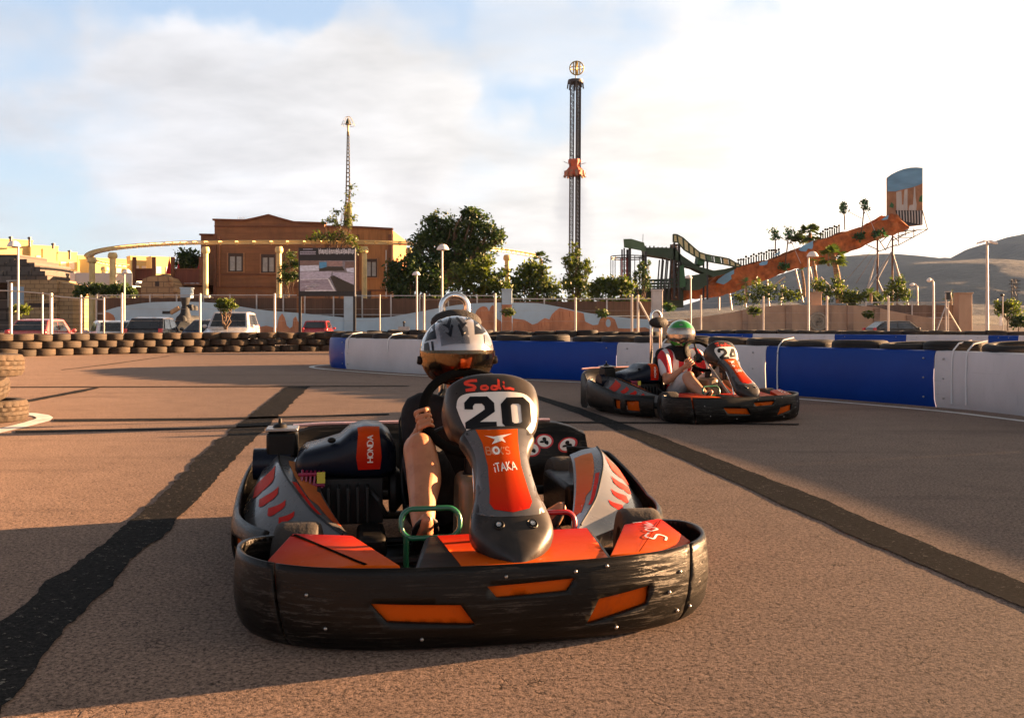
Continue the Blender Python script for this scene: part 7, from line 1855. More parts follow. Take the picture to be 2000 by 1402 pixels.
    mb.loft(rings, closed=True, caps=True); rb = mb.build("rear_bumper", k_black, K, smooth=50)
    mb = MB(); mb.tube([(-.62, 1.945, .398), (-.50, 1.950, .404), (-.2, 1.95, .406), (.35, 1.95, .406), (.58, 1.948, .402)], .014, 8, flat=.6); mb.build("rim_sheen", M("pink_sky_sheen", (.55, .30, .27), .3, coat=.5), rb)  # pink strip colours in the sky's sheen along the black rim
    fr = caster(bvh_of(rb), (0, 0, 1.2), (1, 0, 0), (0, 0, 1), (0, 1, -.8), .0015); fr2 = caster(bvh_of(rb), (0, 0, 1.2), (1, 0, 0), (0, 0, 1), (0, 1, -.8), .003); fr3 = caster(bvh_of(rb), (0, 0, 1.2), (1, 0, 0), (0, 0, 1), (0, 1, -.8), .0042)
    # stickers: red rings with a small dark figure
    mwt = M("sticker_white", (.70, .68, .66), .4); mrd = M("sticker_red", (.50, .015, .02), .4)
    for (cx, cz) in ((.535, .600), (.640, .560), (.47, .555)):
        ck = lambda r, m_=24: [(cx + r * cos(2 * pi * k / m_), cz + r * 1.0 * sin(2 * pi * k / m_)) for k in range(m_)]
        s_ = decal("round_sticker", ck(.043), [], fr, mrd, rb, .014)
        decal("sticker_field", ck(.034), [], fr2, mwt, s_, .014)
        for (dx, dz, a, b) in ((.0, .012, .010, .012), (-.012, -.004, .012, .007), (.012, -.010, .008, .013), (.004, -.002, .006, .016)): decal("sticker_figure", [(cx + dx + a * cos(k * pi / 4), cz + dz + b * sin(k * pi / 4)) for k in range(8)], [], fr3, k_ink, s_, .01)
    # --- engine on the driver's right
    E = Vector((-.42, 1.25, 0)); mb = MB(); rings = []
    for (x, z0_, z1_, y0_, y1_) in ((-.575, .30, .345, 1.19, 1.40), (-.565, .285, .375, 1.15, 1.44), (-.54, .28, .395, 1.13, 1.46), (-.47, .285, .412, 1.12, 1.46), (-.41, .285, .430, 1.12, 1.46), (-.365, .28, .470, 1.10, 1.46), (-.315, .275, .483, 1.10, 1.45), (-.255, .275, .478, 1.10, 1.44), (-.222, .28, .45, 1.12, 1.42), (-.20, .30, .40, 1.15, 1.38)):
        ym, zm = (y0_ + y1_) / 2, (z0_ + z1_) / 2; ring = []
        for k in range(20):
            a = 2 * pi * k / 20; cs, sn = cos(a), sin(a); ring.append(Vector((x, ym + (y1_ - y0_) / 2 * (abs(cs) ** .5) * (1 if cs > 0 else -1), zm + (z1_ - z0_) / 2 * (abs(sn) ** .55) * (1 if sn > 0 else -1))))
        rings.append(ring)
    mb.loft(rings, closed=True, caps=True); eng = mb.build("engine_cover", k_navy, K, smooth=180)
    be = bvh_of(eng); fe = lambda off: caster(be, (0, .4, .85), (1, 0, 0), (0, .5, .8), (0, .8, -.55), off)
    def on_e(x, z): # plane coords hitting the front/top face at about this x and height
        return (x, (z - .85) * .8 / .9 + .23)
    lab = [(-.345, .125), (-.262, .125), (-.264, .08), (-.256, .0), (-.262, -.035), (-.343, -.035), (-.350, .0), (-.342, .08)]
    ld = decal("orange_label", lab, [], fe(.0015), k_orange_z, eng, .014); lettering("label_lettering", "HONDA", (-.288, -.015), .021, .0034, lambda o: fe(o + .0016), k_whiteink, ld, .14, .95, (-1, 0))
    mb = MB(); mb.box((-.42, 1.28, .20), (.34, .30, .17)); mb.lathe([(.09, 0), (.095, .02), (.06, .05), (0, .05)], (-.22, 1.26, .22), 20, Matrix.Rotation(pi / 2, 3, 'Y'))
    for i in range(7): mb.box((-.52 + i * .035, 1.10, .20), (.012, .10, .13))
    mb.tube([(-.30, 1.08, .25), (-.27, 1.03, .22), (-.24, 1.05, .16)], .009, 8); mb.build("engine_block", k_fin, K, bevel=.008)
    mb = MB(); mb.box((-.635, 1.42, .385), (.12, .13, .105)); ab = mb.build("air_box", k_black2, K, bevel=.014)
    mb = MB(); mb.box((-.635, 1.42, .446), (.125, .135, .012)); mb.build("air_box_lid", k_tube, ab, bevel=.004)
    mb = MB(); mb.lathe([(.03, .0), (.024, .012), (.008, .018), (.006, .035), (0, .037)], (-.645, 1.42, .452), 14); mb.build("lid_knob", k_black2, ab)
    mb = MB(); mb.tube([(-.745, 1.40, .31), (-.60, 1.40, .31)], .062, 20); mb.build("exhaust_can", k_navy, K, smooth=40)
    mb = MB(); 
    for i in range(6): mb.tube([(-.550 + i * .015, 1.10, .26), (-.545 + i * .015, 1.11, .31), (-.545 + i * .015, 1.15, .325)], .005, 6)
    mb.tube([(-.560, 1.105, .31), (-.465, 1.105, .31)], .007, 6); mb.tube([(-.560, 1.10, .27), (-.465, 1.10, .27)], .007, 6); gd = mb.build("engine_guard", k_guard, K)
    mb = MB(); mb.box((-.478, 1.098, .298), (.03, .01, .04)); mb.build("yellow_tag", k_yellow, gd)
    mb = MB(); mb.sphere((-.44, 1.155, .428), .016, 12, 8, (1, 1, .7)); mb.build("cover_knob", k_black2, eng)
    # chain guard / brake side plate, dark under-structure between seat and pods
    for c_, s_ in (((.52, 1.30, .16), (.14, .42, .16)), ((-.30, .92, .10), (.10, .24, .08))): mb = MB(); mb.box(c_, s_); mb.build("side_box", k_black2, K, bevel=.02)
    # white script on the left-side corner cover
    fc = bvh_of(cvr); mb = MB(); fcv = lambda off: caster(fc, (0, 0, .8), (1, 0, 0), (0, 1, 0), (0, 0, -1), off); ox, oy = .535, .205; T = lambda pts: [(ox - b * .055, oy + a * .150) for a, b in pts]
    for j, (st, w) in enumerate(((T(curve2([(.30, .7), (.12, 1.05), (-.02, .75), (.2, .3), (.12, -.1), (-.05, .1)])), .0065), (T(curve2([(.42, .2), (.36, .5), (.50, .7), (.56, .3), (.46, .05), (.40, .3)])), .0055), (T([(.62, .65), (.66, .1), (.78, .5), (.74, .1), (.9, .3)]), .0055), (T([(.95, .5), (.98, 1.0)]), .005))): ribbon(mb, st, w, fcv(.0015 + .0003 * j), .008)
    mb.build("white_script", k_whiteink, cvr, smooth=0, recalc=False)
    return K
def dense2(secs, n):
    out = []
    for i in range(len(secs) - 1):
        p = [secs[max(0, i - 1)], secs[i], secs[i + 1], secs[min(len(secs) - 1, i + 2)]]
        for k in range(n):
            t = k / n; out.append(tuple(.5 * (2 * p[1][j] + (p[2][j] - p[0][j]) * t + (2 * p[0][j] - 5 * p[1][j] + 4 * p[2][j] - p[3][j]) * t * t + (3 * p[1][j] - p[0][j] - 3 * p[2][j] + p[3][j]) * t ** 3) for j in range(len(secs[0]))))
    out.append(secs[-1]); return out
kart1 = make_kart("20")
kart1['label'] = "orange and black go-kart number 20, large in the foreground"
K1 = (Vector((-.035, 2.41, 0)), radians(10.5)); kart1.location, kart1.rotation_euler = K1[0], (0, 0, K1[1])
kart2 = make_kart("24")
kart2['label'] = "orange and black go-kart number 24, cornering beside the blue and white barrier"
K2 = (Vector((2.10, 7.92, 0)), radians(25)); kart2.location, kart2.rotation_euler = K2[0], (0, 0, K2[1])
for k_ in (kart1, kart2): k_['group'] = "racing go-karts"
# ------------------------------------------------------------------ people
def skin_mat(name, col):
    m, nt, b = mat_nodes(name); L = nt.links.new
    n = noise_node(nt, 16, 6, .7); c = ramp_node(nt, n.outputs['Fac'], [(.3, (col[0] * .80, col[1] * .70, col[2] * .66)), (.5, col), (.7, tuple(min(1, x * 1.12) for x in col))])
    L(c, b.inputs['Base Color']); b.inputs['Roughness'].default_value = .48; b.inputs['Specular IOR Level'].default_value = .4
    b.inputs['Subsurface Weight'].default_value = .12; b.inputs['Subsurface Radius'].default_value = (.012, .005, .003); b.inputs['Subsurface Scale'].default_value = 1.0
    n2 = noise_node(nt, 260, 3, .6); L(bump_node(nt, n2.outputs['Fac'], .12, .002), b.inputs['Normal'])
    return m
def cloth(name, col, **k): return M(name, col, .85, spec=.25, bump=.35, bscale=22, **k)
def limb(mb, pts, rad, n=16, k=6):
    P_ = smooth_path(pts, k); m = len(pts) - 1; R_ = []
    for i in range(len(P_)):
        t = i / k; a = min(int(t), m - 1); f = t - a; f = f * f * (3 - 2 * f); R_.append(rad[a] + (rad[a + 1] - rad[a]) * f)
    mb.tube(P_, R_, n); mb.sphere(P_[0], rad[0] * .98, n, 10); mb.sphere(P_[-1], rad[-1] * .98, n, 10)
def grip_hand(mb, wc, Mw, Rw, rr, phi, elbow, sc=1.0):
    """right or left hand closed round the wheel rim at angle phi; returns the wrist"""
    ex, ey, ez = Mw @ Vector((1, 0, 0)), Mw @ Vector((0, 1, 0)), Mw @ Vector((0, 0, 1))
    o = ex * cos(phi) + ey * sin(phi); tau = -ex * sin(phi) + ey * cos(phi); p = wc + o * Rw
    if tau.z < 0: tau = -tau
    def ring(al, r, d): return p + o * (r * cos(al)) + ez * (r * sin(al)) + tau * d
    fr = .0088 * sc; r0 = rr + fr * .85
    for d, a1, L_ in ((.0370, 178, 1), (.0125, 200, 1.03), (-.0120, 196, 1), (-.0350, 168, .85)):
        a0 = -62; pts = []
        for i in range(9):
            al = radians(a0 + (a1 - a0) * i / 8); bulge = .0035 * sc * (1 if i in (3, 6) else 0)
            pts.append(ring(al, r0 + bulge, d * sc))
        limb(mb, pts, [fr * 1.16, fr * 1.1, fr * 1.08, fr * 1.14, fr * 1.02, fr, fr * 1.03, fr * .93, fr * .80], 10, 3)
    # palm and knuckles
    pc = ring(radians(-78), rr + .018 * sc, 0.0)
    for d in (.0345, .0120, -.0115, -.033): limb(mb, [ring(radians(-62), r0, d * sc), ring(radians(-95), rr + .020 * sc, d * .8 * sc)], [fr * 1.2, fr * 1.5], 10, 3)
    mb.sphere(pc - tau * .004, 1, 16, 10, (.026 * sc, .032 * sc, .036 * sc))
    # thumb: from the side of the palm, over the inner side of the rim
    limb(mb, [ring(radians(-100), rr + .020 * sc, .022 * sc), ring(radians(-128), rr + .017 * sc, .040 * sc), ring(radians(-165), rr + .010 * sc, .050 * sc), ring(radians(-205), rr + .009 * sc, .050 * sc)], [.0135 * sc, .0118 * sc, .0112 * sc, .0085 * sc], 10, 4)
    w = pc + (Vector(elbow) - pc).normalized() * .055 * sc
    limb(mb, [pc, pc.lerp(w, .6), w], [.027 * sc, .024 * sc, .0235 * sc], 14, 4)
    return w
def remeshed(mb, name, mat, parent, vox=.005, smooth_it=4):
    o = mb.build(name, mat, parent, smooth=180)
    md = o.modifiers.new("fuse", 'REMESH'); md.mode = 'VOXEL'; md.voxel_size = vox; md.use_smooth_shade = True
    ms = o.modifiers.new("relax", 'SMOOTH'); ms.factor = .5; ms.iterations = smooth_it
    return o
def head(mb, c, s=1.0):
    """skull with brow, eye sockets, nose, lips, chin and ears; face towards -y"""
    c = Vector(c); n, m = 40, 30; rows = []
    for i in range(m + 1):
        ph = -pi / 2 + pi * i / m; row = []
        for k in range(n):
            th = 2 * pi * k / n      # th=0 faces -y
            x, y, z = sin(th) * cos(ph), -cos(th) * cos(ph), sin(ph)
            fx = 1.0
            front = max(0, -y)
            jaw = max(0, -z - .1); w = .074 * (1 - .30 * jaw); d = .092 * (1 - .10 * jaw * (1 - front)); h = .112
            q = Vector((x * w, y * d, z * h))
            g = lambda u, v, a, b, amp: amp * exp(-((x - u) / a) ** 2 - ((z - v) / b) ** 2) * (1 if y < 0 else 0)
            q.y -= g(0, -.14, .13, .20, .020) + g(0, -.24, .16, .10, .012) + g(0, .16, .45, .10, .004) + g(0, -.52, .26, .07, .006) + g(0, -.82, .3, .16, .008)
            q.y += g(.38, .03, .20, .13, .010) + g(-.38, .03, .20, .13, .010) + g(0, -.41, .3, .06, .003)
            row.append(mb.v(c + q * s))
        rows.append(row)
    for i in range(m):
        for k in range(n): mb.face([rows[i][k], rows[i][(k + 1) % n], rows[i + 1][(k + 1) % n], rows[i + 1][k]])
    for sg in (-1, 1): mb.sphere(c + Vector((sg * .076, .012, -.005)) * s, 1, 12, 8, (.010 * s, .020 * s, .031 * s))
def shoe(mb, heel, toe, up, w=.038):
    heel, toe, up = Vector(heel), Vector(toe), Vector(up).normalized(); d = toe - heel
    side = d.cross(up).normalized(); secs = []
    for t, ww, h in ((-.06, .6, 1.0), (.03, .95, 1.9), (.25, .98, 2.1), (.45, 1.0, 1.75), (.7, 1.1, 1.25), (.9, .96, .9), (1.06, .55, .5)):
        c = heel + d * t; secs.append([c + side * (w * ww * cos(a)) + up * ((w * 1.0 * h) * max(-.12, sin(a)) + (.0)) for a in [2 * pi * k / 16 for k in range(16)]])
    mb.loft(secs, closed=True, caps=True)

def helmet(parent, c, rx, ry, rz, shell_mat, port=(-38, 4), az=68, yaw=0.0):
    """full-face shell with an eye port and a visor; returns shell, visor and a caster for paint"""
    c = Vector(c); Rm = Matrix.Rotation(yaw, 3, 'Z')
    def pt(th, ph, off=0.0):
        x, y, z = sin(th) * cos(ph), -cos(th) * cos(ph), sin(ph)
        low = max(0, -z - .25); chin = max(0, -y) * max(0, -z - .1)
        q = Vector((x * (rx + off) * (1 - .10 * low), y * (ry + off) * (1 - .05 * low) - .030 * chin, max(z, -.80) * (rz + off)))
        return c + Rm @ q
    mb = MB(); n, m = 72, 44; rows = []
    ph0 = radians(-58)
    for i in range(m + 1): rows.append([mb.v(pt(2 * pi * k / n, ph0 + (pi / 2 - ph0) * i / m)) for k in range(n)])
    for i in range(m):
        for k in range(n):
            th = ((k + .5) / n * 360 + 180) % 360 - 180; ph = degrees_(ph0 + (pi / 2 - ph0) * (i + .5) / m)
            if abs(th) < az and port[0] < ph < port[1] - 3 * (abs(th) / az) ** 3: continue
            mb.face([rows[i][k], rows[i][(k + 1) % n], rows[i + 1][(k + 1) % n], rows[i + 1][k]])
    bmesh.ops.remove_doubles(mb.bm, verts=mb.bm.verts, dist=1e-5)
    sh = mb.build("helmet", shell_mat, parent, smooth=180, solid=.012)
    def vis(mat, t0=-8, t1=5, name="visor"):
        mb = MB(); secs = []
        for i in range(25):
            th = radians(-az - 8 + (2 * az + 16) * i / 24); e = abs(i - 12) / 12
            secs.append([pt(th, radians((port[0] + t0 + 14 * e ** 3) + ((port[1] + t1 - 2 * e ** 2) - (port[0] + t0 + 14 * e ** 3)) * j / 14), .0055) for j in range(15)])
        mb.loft(secs); return mb.build(name, mat, sh, smooth=180)
    for sg in (-1, 1):
        mb = MB(); q = pt(radians(sg * (az + 12)), radians(-10), .008); mb.lathe([(0, .008), (.014, .007), (.017, 0), (.017, -.01), (0, -.01)], q, 16, (Rm @ Matrix.Rotation(sg * pi / 2 * .93, 3, 'Y'))); mb.build("pivot", k_black2, sh)
    return sh, vis, pt
def degrees_(a): return a * 180 / pi
def visor_mat(name, tint, refl, base=.12):
    m = bpy.data.materials.new(name); m.use_nodes = True; nt = m.node_tree; nt.nodes.clear(); L = nt.links.new
    out = nt.nodes.new('ShaderNodeOutputMaterial'); t = nt.nodes.new('ShaderNodeBsdfTransparent'); g = nt.nodes.new('ShaderNodeBsdfGlossy'); mx = nt.nodes.new('ShaderNodeMixShader'); f = nt.nodes.new('ShaderNodeLayerWeight')
    t.inputs['Color'].default_value = (*tint, 1); g.inputs['Color'].default_value = (*refl, 1); g.inputs['Roughness'].default_value = .07; f.inputs['Blend'].default_value = .5
    n = noise_node(nt, 12, 4, .6); L(bump_node(nt, n.outputs['Fac'], .05, .004), g.inputs['Normal'])
    pw = nt.nodes.new('ShaderNodeMath'); pw.operation = 'POWER'; L(f.outputs['Facing'], pw.inputs[0]); pw.inputs[1].default_value = 3.0
    ad = nt.nodes.new('ShaderNodeMath'); ad.operation = 'MULTIPLY_ADD'; L(pw.outputs[0], ad.inputs[0]); ad.inputs[1].default_value = .7; ad.inputs[2].default_value = base
    L(ad.outputs[0], mx.inputs[0]); L(t.outputs[0], mx.inputs[1]); L(g.outputs[0], mx.inputs[2]); L(mx.outputs[0], out.inputs[0]); return m
WC, MW, RW = Vector((.045, .855, .555)), Matrix.Rotation(radians(53), 3, 'X'), .168
sk1 = skin_mat("tanned_skin", (.43, .185, .095)); sk2 = skin_mat("fair_skin", (.45, .215, .125))

def driver(K, label, skin, head_c, pose, hs=1.0):
    r = empty("person", label, "person", K[0], K[1])
    mb = MB(); J = pose
    # trunk
    limb(mb, [J['pelvis'], J['waist'], J['chest'], J['neck']], [.098 * hs, .088 * hs, .105 * hs, .052 * hs], 20)
    mb.sphere(J['pelvis'], 1, 18, 10, (.135 * hs, .11 * hs, .085 * hs)); mb.sphere(J['chest'], 1, 18, 12, (.145 * hs, .10 * hs, .13 * hs))
    limb(mb, [J['neck'], Vector(head_c) + Vector((0, .015, -.08))], [.048 * hs, .047 * hs], 14)
    head(mb, head_c, hs)
    for sd in ('r', 'l'):
        sh, el, phi = J['sh_' + sd], J['el_' + sd], J['phi_' + sd]
        w = grip_hand(mb, WC, MW, RW, .0165, phi, el, .92 * hs)
        limb(mb, [J['chest'].lerp(sh, .5), sh, Vector(sh).lerp(Vector(el), .5), el], [.055 * hs, .050 * hs, .041 * hs, .034 * hs], 14)
        limb(mb, [el, Vector(el).lerp(w, .3), Vector(el).lerp(w, .75), w], [.035 * hs, .038 * hs, .028 * hs, .0225 * hs], 14)
        hp, kn, an = J['hip_' + sd], J['kn_' + sd], J['an_' + sd]
        limb(mb, [hp, Vector(hp).lerp(Vector(kn), .45), kn], [.084 * hs, .074 * hs, .056 * hs], 16)
        cal = Vector(kn).lerp(Vector(an), .35) + Vector((J.get('calf_' + sd, (0, .018, -.006))))
        limb(mb, [kn, cal, Vector(kn).lerp(Vector(an), .72), an], [.060 * hs, .062 * hs, .046 * hs, .036 * hs], 16)
        mb.sphere(Vector(kn) + Vector((0, -.014, .012)), .050 * hs, 14, 10); mb.sphere(Vector(kn).lerp(Vector(an), .30) + Vector((.026, .022, -.006)), 1, 14, 10, (.043 * hs, .045 * hs, .075 * hs), (Vector(an) - Vector(kn)).to_track_quat('Z', 'Y').to_matrix())
        f = J['toe_' + sd]; limb(mb, [an, Vector(an).lerp(Vector(f), .5), f], [.034 * hs, .03 * hs, .022 * hs], 12)
    return r, remeshed(mb, "body", skin, r, .0036, 3)
def clothing(r, J, hs, shirt_mat, shorts_mat, shoe_mat, sleeve=.75, short_len=.8, collar_mat=None):
    mb = MB(); q = 1.10
    limb(mb, [J['pelvis'] + Vector((0, 0, .03)), J['waist'], J['chest'], J['neck'] + Vector((0, .005, -.045))], [.122 * hs, .108 * hs, .118 * hs, .075 * hs], 22)
    mb.sphere(J['chest'], 1, 18, 12, (.160 * hs, .116 * hs, .140 * hs)); mb.sphere(J['pelvis'] + Vector((0, 0, .04)), 1, 18, 10, (.148 * hs, .122 * hs, .09 * hs))
    for sd in ('r', 'l'):
        sh, el = Vector(J['sh_' + sd]), Vector(J['el_' + sd]); limb(mb, [J['chest'].lerp(sh, .5) + Vector((0, 0, .02)), sh + Vector((0, 0, .005)), sh.lerp(el, sleeve)], [.07 * hs, .064 * hs, .060 * hs], 16)
    s = remeshed(mb, "shirt", shirt_mat, r, .006, 3)
    mb = MB(); mb.sphere(J['pelvis'], 1, 18, 10, (.148 * hs, .122 * hs, .098 * hs))
    for sd in ('r', 'l'):
        h, k = Vector(J['hip_' + sd]), Vector(J['kn_' + sd]); limb(mb, [h, h.lerp(k, .45), h.lerp(k, short_len)], [.100 * hs, .094 * hs, .082 * hs], 16)
    remeshed(mb, "shorts", shorts_mat, r, .006, 3)
    for sd in ('r', 'l'):
        a, t = Vector(J['an_' + sd]), Vector(J['toe_' + sd]); d = (t - a)
        mb = MB(); up = Vector(J.get('shoe_up', (0, -.55, .8))); heel = a - d * .42 - up.normalized() * .045; shoe(mb, heel, t + d * .12 - up.normalized() * .02, up, .041 * hs)
        sh_ = mb.build("shoe", shoe_mat, r, smooth=60)
        mb = MB(); sd_ = d.cross(up).normalized(); d2 = (t + d * .12 - up.normalized() * .02) - heel
        secs = []
        for tt, ww in ((-.05, .62), (.05, .9), (.3, .88), (.5, .9), (.72, 1.12), (.9, .98), (1.04, .6)):
            c = heel + d2 * tt; secs.append([c + sd_ * .041 * hs * ww - up.normalized() * .004, c - sd_ * .041 * hs * ww - up.normalized() * .004, c - sd_ * .041 * hs * ww - up.normalized() * .018, c + sd_ * .041 * hs * ww - up.normalized() * .018])
        mb.loft(secs, closed=True, caps=True); mb.build("sole", J.get('sole_' + sd, J.get('sole', k_brownpad)), sh_, smooth=0)
    return s
V_ = lambda *a: Vector(a)
# --- first driver: child leaning forward, silver helmet
J1 = dict(pelvis=V_(.06, 1.20, .185), waist=V_(.055, 1.22, .32), chest=V_(.05, 1.17, .47), neck=V_(.045, 1.12, .60),
          sh_r=V_(-.115, 1.14, .535), el_r=V_(-.125, 1.13, .40), phi_r=radians(192), sh_l=V_(.21, 1.14, .535), el_l=V_(.27, 1.08, .40), phi_l=radians(4),
          hip_r=V_(-.035, 1.15, .185), kn_r=V_(-.140, .80, .435), an_r=V_(-.148, .535, .215), toe_r=V_(-.145, .47, .262), calf_r=(.012, .020, -.006),
          hip_l=V_(.15, 1.15, .185), kn_l=V_(.150, .80, .425), an_l=V_(.225, .56, .20), toe_l=V_(.285, .50, .275), sole_r=k_black2)
p1, body1 = driver(K1, "child driver in a silver and black helmet, gripping the wheel of kart 20", sk1, (.026, 1.095, .742), J1, .95)
black_cloth = cloth("black_tshirt", (.012, .012, .014), var=.3, vscale=9)
shirt1 = clothing(p1, J1, .95, black_cloth, cloth("black_shorts", (.012, .013, .018), var=.3, vscale=9), M("black_shoe", (.014, .013, .013), .6, var=.3, vscale=20))
fs = lambda off: caster(bvh_of(shirt1), (0, .3, 0), (1, 0, 0), (0, 0, 1), (0, 1, 0), off)
_f0 = fs(.003)
lettering("shirt_print", "AR", (-.075, .40), .062, .012, lambda o: _f0, k_whiteink, shirt1, .2, .8, (-.35, 1))
h_white = M("helmet_white_lacquer", (.27, .27, .29), .18, .4, var=.04, coat=.8); h_grey = M("helmet_silver_lacquer", (.085, .09, .105), .25, .3, var=.06, coat=.8); h_dark = M("helmet_black_lacquer", (.006, .008, .013), .3, spec=.2, var=.15)
HC1 = Vector((.026, 1.10, .755))
sh1, vis1, pt1 = helmet(p1, HC1, .140, .160, .140, h_white, (-46, 2), 70)
vis1(visor_mat("gold_smoke_visor", (.28, .15, .09), (.9, .78, .58), .07), -6, 4)
fh = lambda off: caster(bvh_of(sh1), HC1 + Vector((0, -.5, .3)), (1, 0, 0), (0, .45, .9), (0, .9, -.45), off)
f1, f2, f3 = fh(.0012), fh(.0024), fh(.0036)
def hp(pl, s=1.0): return [((x - 890) / 514.0 * s, -(y - 655) / 514.0 * 1.12) for x, y in pl]
decal("grey_panel", hp([(878, 616), (888, 616), (897, 628), (903, 650), (905, 691), (853, 691), (850, 655), (856, 634), (866, 624)]), [], f1, h_grey, sh1, .010)
mr = lambda pl: [(1762 - x, y) for x, y in pl]
for w_ in (lambda pl: pl, mr):
    decal("black_flash", hp(w_([(874, 627), (877, 633), (872, 650), (869, 663), (865, 657), (857, 646), (866, 650), (870, 640)])), [], f2, h_dark, sh1, .008)
    decal("black_flash", hp(w_([(874, 651), (877, 655), (871, 679), (867, 675), (861, 667), (867, 670)])), [], f2, h_dark, sh1, .008)
decal("dark_side", hp([(847, 632), (840, 640), (832, 652), (826, 669), (845, 675), (844, 650)]), [], f1, h_dark, sh1, .012); decal("white_flash", hp([(840, 645), (834, 657), (842, 655)]), [], f2, h_white, sh1, .01)
decal("dark_side", hp([(921, 629), (934, 637), (943, 655), (933, 666), (917, 672), (919, 648)]), [], f1, h_dark, sh1, .012); decal("white_flash", hp([(929, 641), (932, 656), (920, 651)]), [], f2, h_white, sh1, .01)
decal("black_trim", hp([(853, 626), (862, 620), (858, 628), (860, 640), (850, 632)]), [], f2, h_dark, sh1, .01); decal("black_trim", hp([(918, 626), (905, 620), (908, 628), (903, 640), (914, 632)]), [], f2, h_dark, sh1, .01)
decal("dark_side", hp([(825, 672), (831, 674), (833, 693), (824, 693)]), [], f2, h_dark, sh1, .01); decal("dark_side", hp([(836, 676), (839, 677), (840, 693), (837, 693)]), [], f2, h_dark, sh1, .01)
decal("grey_panel", hp([(936, 666), (944, 662), (953, 672), (952, 684), (936, 684)]), [], f2, h_grey, sh1, .01)
for sg in (-1, 1):
    mb = MB(); mb.sphere(Vector((.026, 1.095, .742)) + Vector((sg * .030, -.074, .004)), .0115, 12, 8); e = mb.build("eye", M("eye_white", (.62, .6, .57), .2, var=.05), p1, smooth=180)
    mb = MB(); mb.sphere(Vector((.026, 1.095, .742)) + Vector((sg * .030, -.0825, .004)), .0052, 10, 6); mb.build("iris", k_ink, e, smooth=180)
# --- second driver: green helmet, striped jersey
def jersey_mat():
    m, nt, b = mat_nodes("striped_jersey"); L = nt.links.new
    tc = nt.nodes.new('ShaderNodeTexCoord'); sp = nt.nodes.new('ShaderNodeSeparateXYZ'); L(tc.outputs['Object'], sp.inputs[0])
    k = nt.nodes.new('ShaderNodeMath'); k.operation = 'MULTIPLY_ADD'; L(sp.outputs[0], k.inputs[0]); k.inputs[1].default_value = 9.5; k.inputs[2].default_value = .62
    fr = nt.nodes.new('ShaderNodeMath'); fr.operation = 'FRACT'; L(k.outputs[0], fr.inputs[0])
    c = ramp_node(nt, fr.outputs[0], [(.0, (.62, .60, .62)), (.47, (.62, .60, .62)), (.49, (.50, .012, .02)), (.98, (.50, .012, .02))])
    n = noise_node(nt, 9, 5, .6); c = mixc(nt, ramp_node(nt, n.outputs['Fac'], [(.4, 0), (.8, .3)]), c, (.15, .06, .06))
    L(c, b.inputs['Base Color']); b.inputs['Roughness'].default_value = .85; L(bump_node(nt, n.outputs['Fac'], .4, .02), b.inputs['Normal']); return m
J2 = dict(pelvis=V_(.06, 1.20, .185), waist=V_(.055, 1.23, .32), chest=V_(.05, 1.22, .465), neck=V_(.045, 1.18, .61),
          sh_r=V_(-.140, 1.18, .545), el_r=V_(-.235, 1.00, .315), phi_r=radians(205), sh_l=V_(.235, 1.18, .545), el_l=V_(.30, 1.03, .36), phi_l=radians(-15),
          hip_r=V_(-.045, 1.12, .185), kn_r=V_(-.16, .76, .36), an_r=V_(-.16, .50, .20), toe_r=V_(-.155, .43, .25),
          hip_l=V_(.16, 1.12, .185), kn_l=V_(.25, .76, .43), an_l=V_(.26, .50, .19), toe_l=V_(.27, .43, .25), sole=k_black2)
p2, body2 = driver(K2, "driver in a green helmet and red and white striped shirt, steering kart 24", sk2, (.045, 1.165, .745), J2, 1.0)
shirt2 = clothing(p2, J2, 1.0, jersey_mat(), cloth("grey_shorts", (.48, .46, .46), var=.12, vscale=8), M("dark_shoe", (.02, .02, .022), .6), sleeve=.62, short_len=.85)
mb = MB()
limb(mb, [J2['neck'] + V_(0, 0, .03), J2['neck'] + V_(0, .02, -.05)], [.085, .12], 18); mb.sphere(J2['chest'] + V_(0, .05, .06), 1, 18, 12, (.175, .105, .13)); 
for sd in ('r', 'l'): mb.sphere(Vector(J2['sh_' + sd]) + V_(0, .035, .012), 1, 14, 10, (.072, .06, .068))
remeshed(mb, "protective_vest", cloth("black_vest", (.008, .008, .009), var=.3, vscale=8), p2, .007, 3)
HC2 = Vector((.045, 1.165, .755)); h_green = M("helmet_green_lacquer", (.012, .20, .02), .15, coat=.9, var=.1); h_silver = M("helmet_pale_silver", (.26, .27, .25), .2, .3, coat=.8, var=.05)
sh2, vis2, pt2 = helmet(p2, HC2, .138, .158, .140, h_silver, (-26, 22), 66, radians(-34))
vis2(M("mirror_visor", (.34, .29, .25), .14, .85, var=.12, vscale=6), -4, 4)
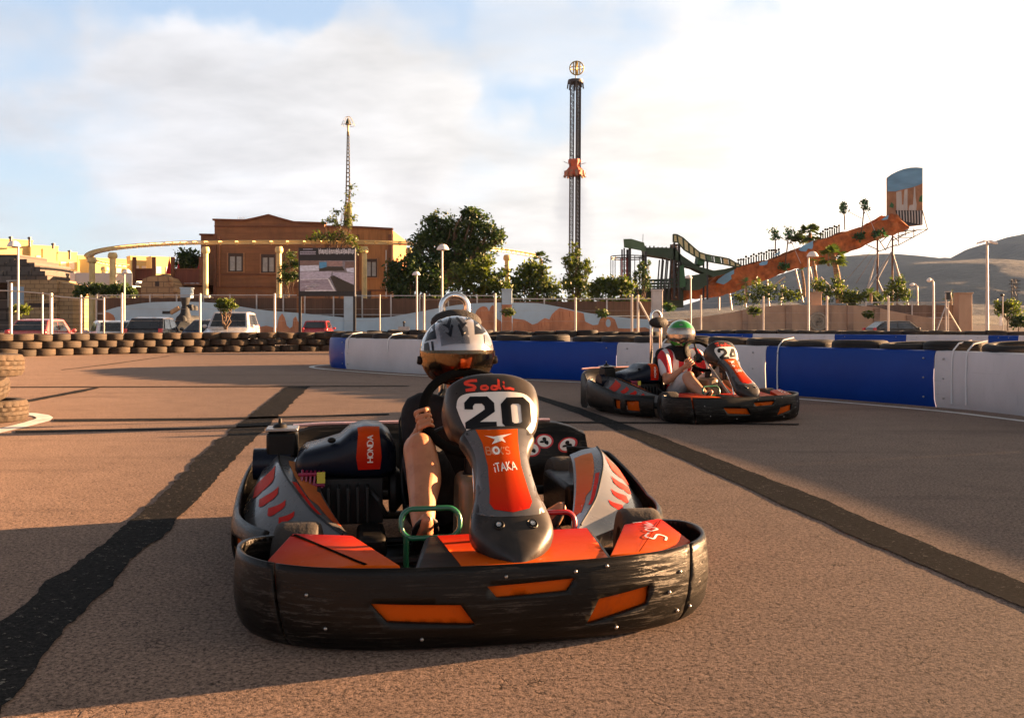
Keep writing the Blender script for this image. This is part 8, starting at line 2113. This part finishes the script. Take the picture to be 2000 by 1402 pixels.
b2 = bvh_of(sh2); R2 = Matrix.Rotation(radians(-34), 3, 'Z'); fg = lambda off: caster(b2, HC2 + R2 @ Vector((0, -.6, .35)), R2 @ Vector((1, 0, 0)), R2 @ Vector((0, .5, .86)), R2 @ Vector((0, .86, -.5)), off); fz = lambda off: caster(b2, HC2 + R2 @ Vector((0, -.6, 0)), R2 @ Vector((1, 0, 0)), (0, 0, 1), R2 @ Vector((0, 1, 0)), off)
decal("green_crown", [(-.112, -.028), (-.124, .02), (-.108, .08), (-.066, .122), (0, .136), (.066, .122), (.108, .08), (.124, .02), (.112, -.028), (.05, -.042), (0, -.046), (-.05, -.042)], [], fg(.0012), h_green, sh2, .012)
decal("crown_mark", [(-.014, .010), (.014, .010), (.018, .022), (0, .028), (-.018, .022)], [], fg(.0026), h_white, sh2, .01)
for sg in (-1, 1):
    M_ = lambda pl: [(sg * a, b) for a, b in pl]
    decal("dark_flash", M_([(.120, -.02), (.130, -.01), (.124, .03), (.118, .02)]), [], fg(.0014), h_dark, sh2, .01)
    decal("green_chin", M_([(.008, -.105), (.09, -.090), (.122, -.062), (.125, -.075), (.095, -.112), (.008, -.125)]) if False else M_([(.006, -.088), (.06, -.068), (.132, -.030), (.134, -.070), (.085, -.110), (.006, -.118)]), [], fz(.0014), h_green, sh2, .01)
decal("chin_vent", [(-.05, -.056), (.05, -.056), (.004, -.088), (-.004, -.088)], [], fz(.0016), h_dark, sh2, .01)
# ------------------------------------------------------------------ air
def haze():
    m = bpy.data.materials.new("haze_air"); m.use_nodes = True; nt = m.node_tree; nt.nodes.clear()
    out = nt.nodes.new('ShaderNodeOutputMaterial'); v = nt.nodes.new('ShaderNodeVolumePrincipled')
    v.inputs['Color'].default_value = (.36, .56, 1.0, 1); v.inputs['Density'].default_value = 0.00003; v.inputs['Anisotropy'].default_value = 0.2
    nt.links.new(v.outputs[0], out.inputs['Volume'])
    mb = MB(); mb.box((1000, 1850, 195), (5200, 4500, 398)); o = mb.build("haze", m, smooth=0); o['kind'] = 'stuff'
haze()
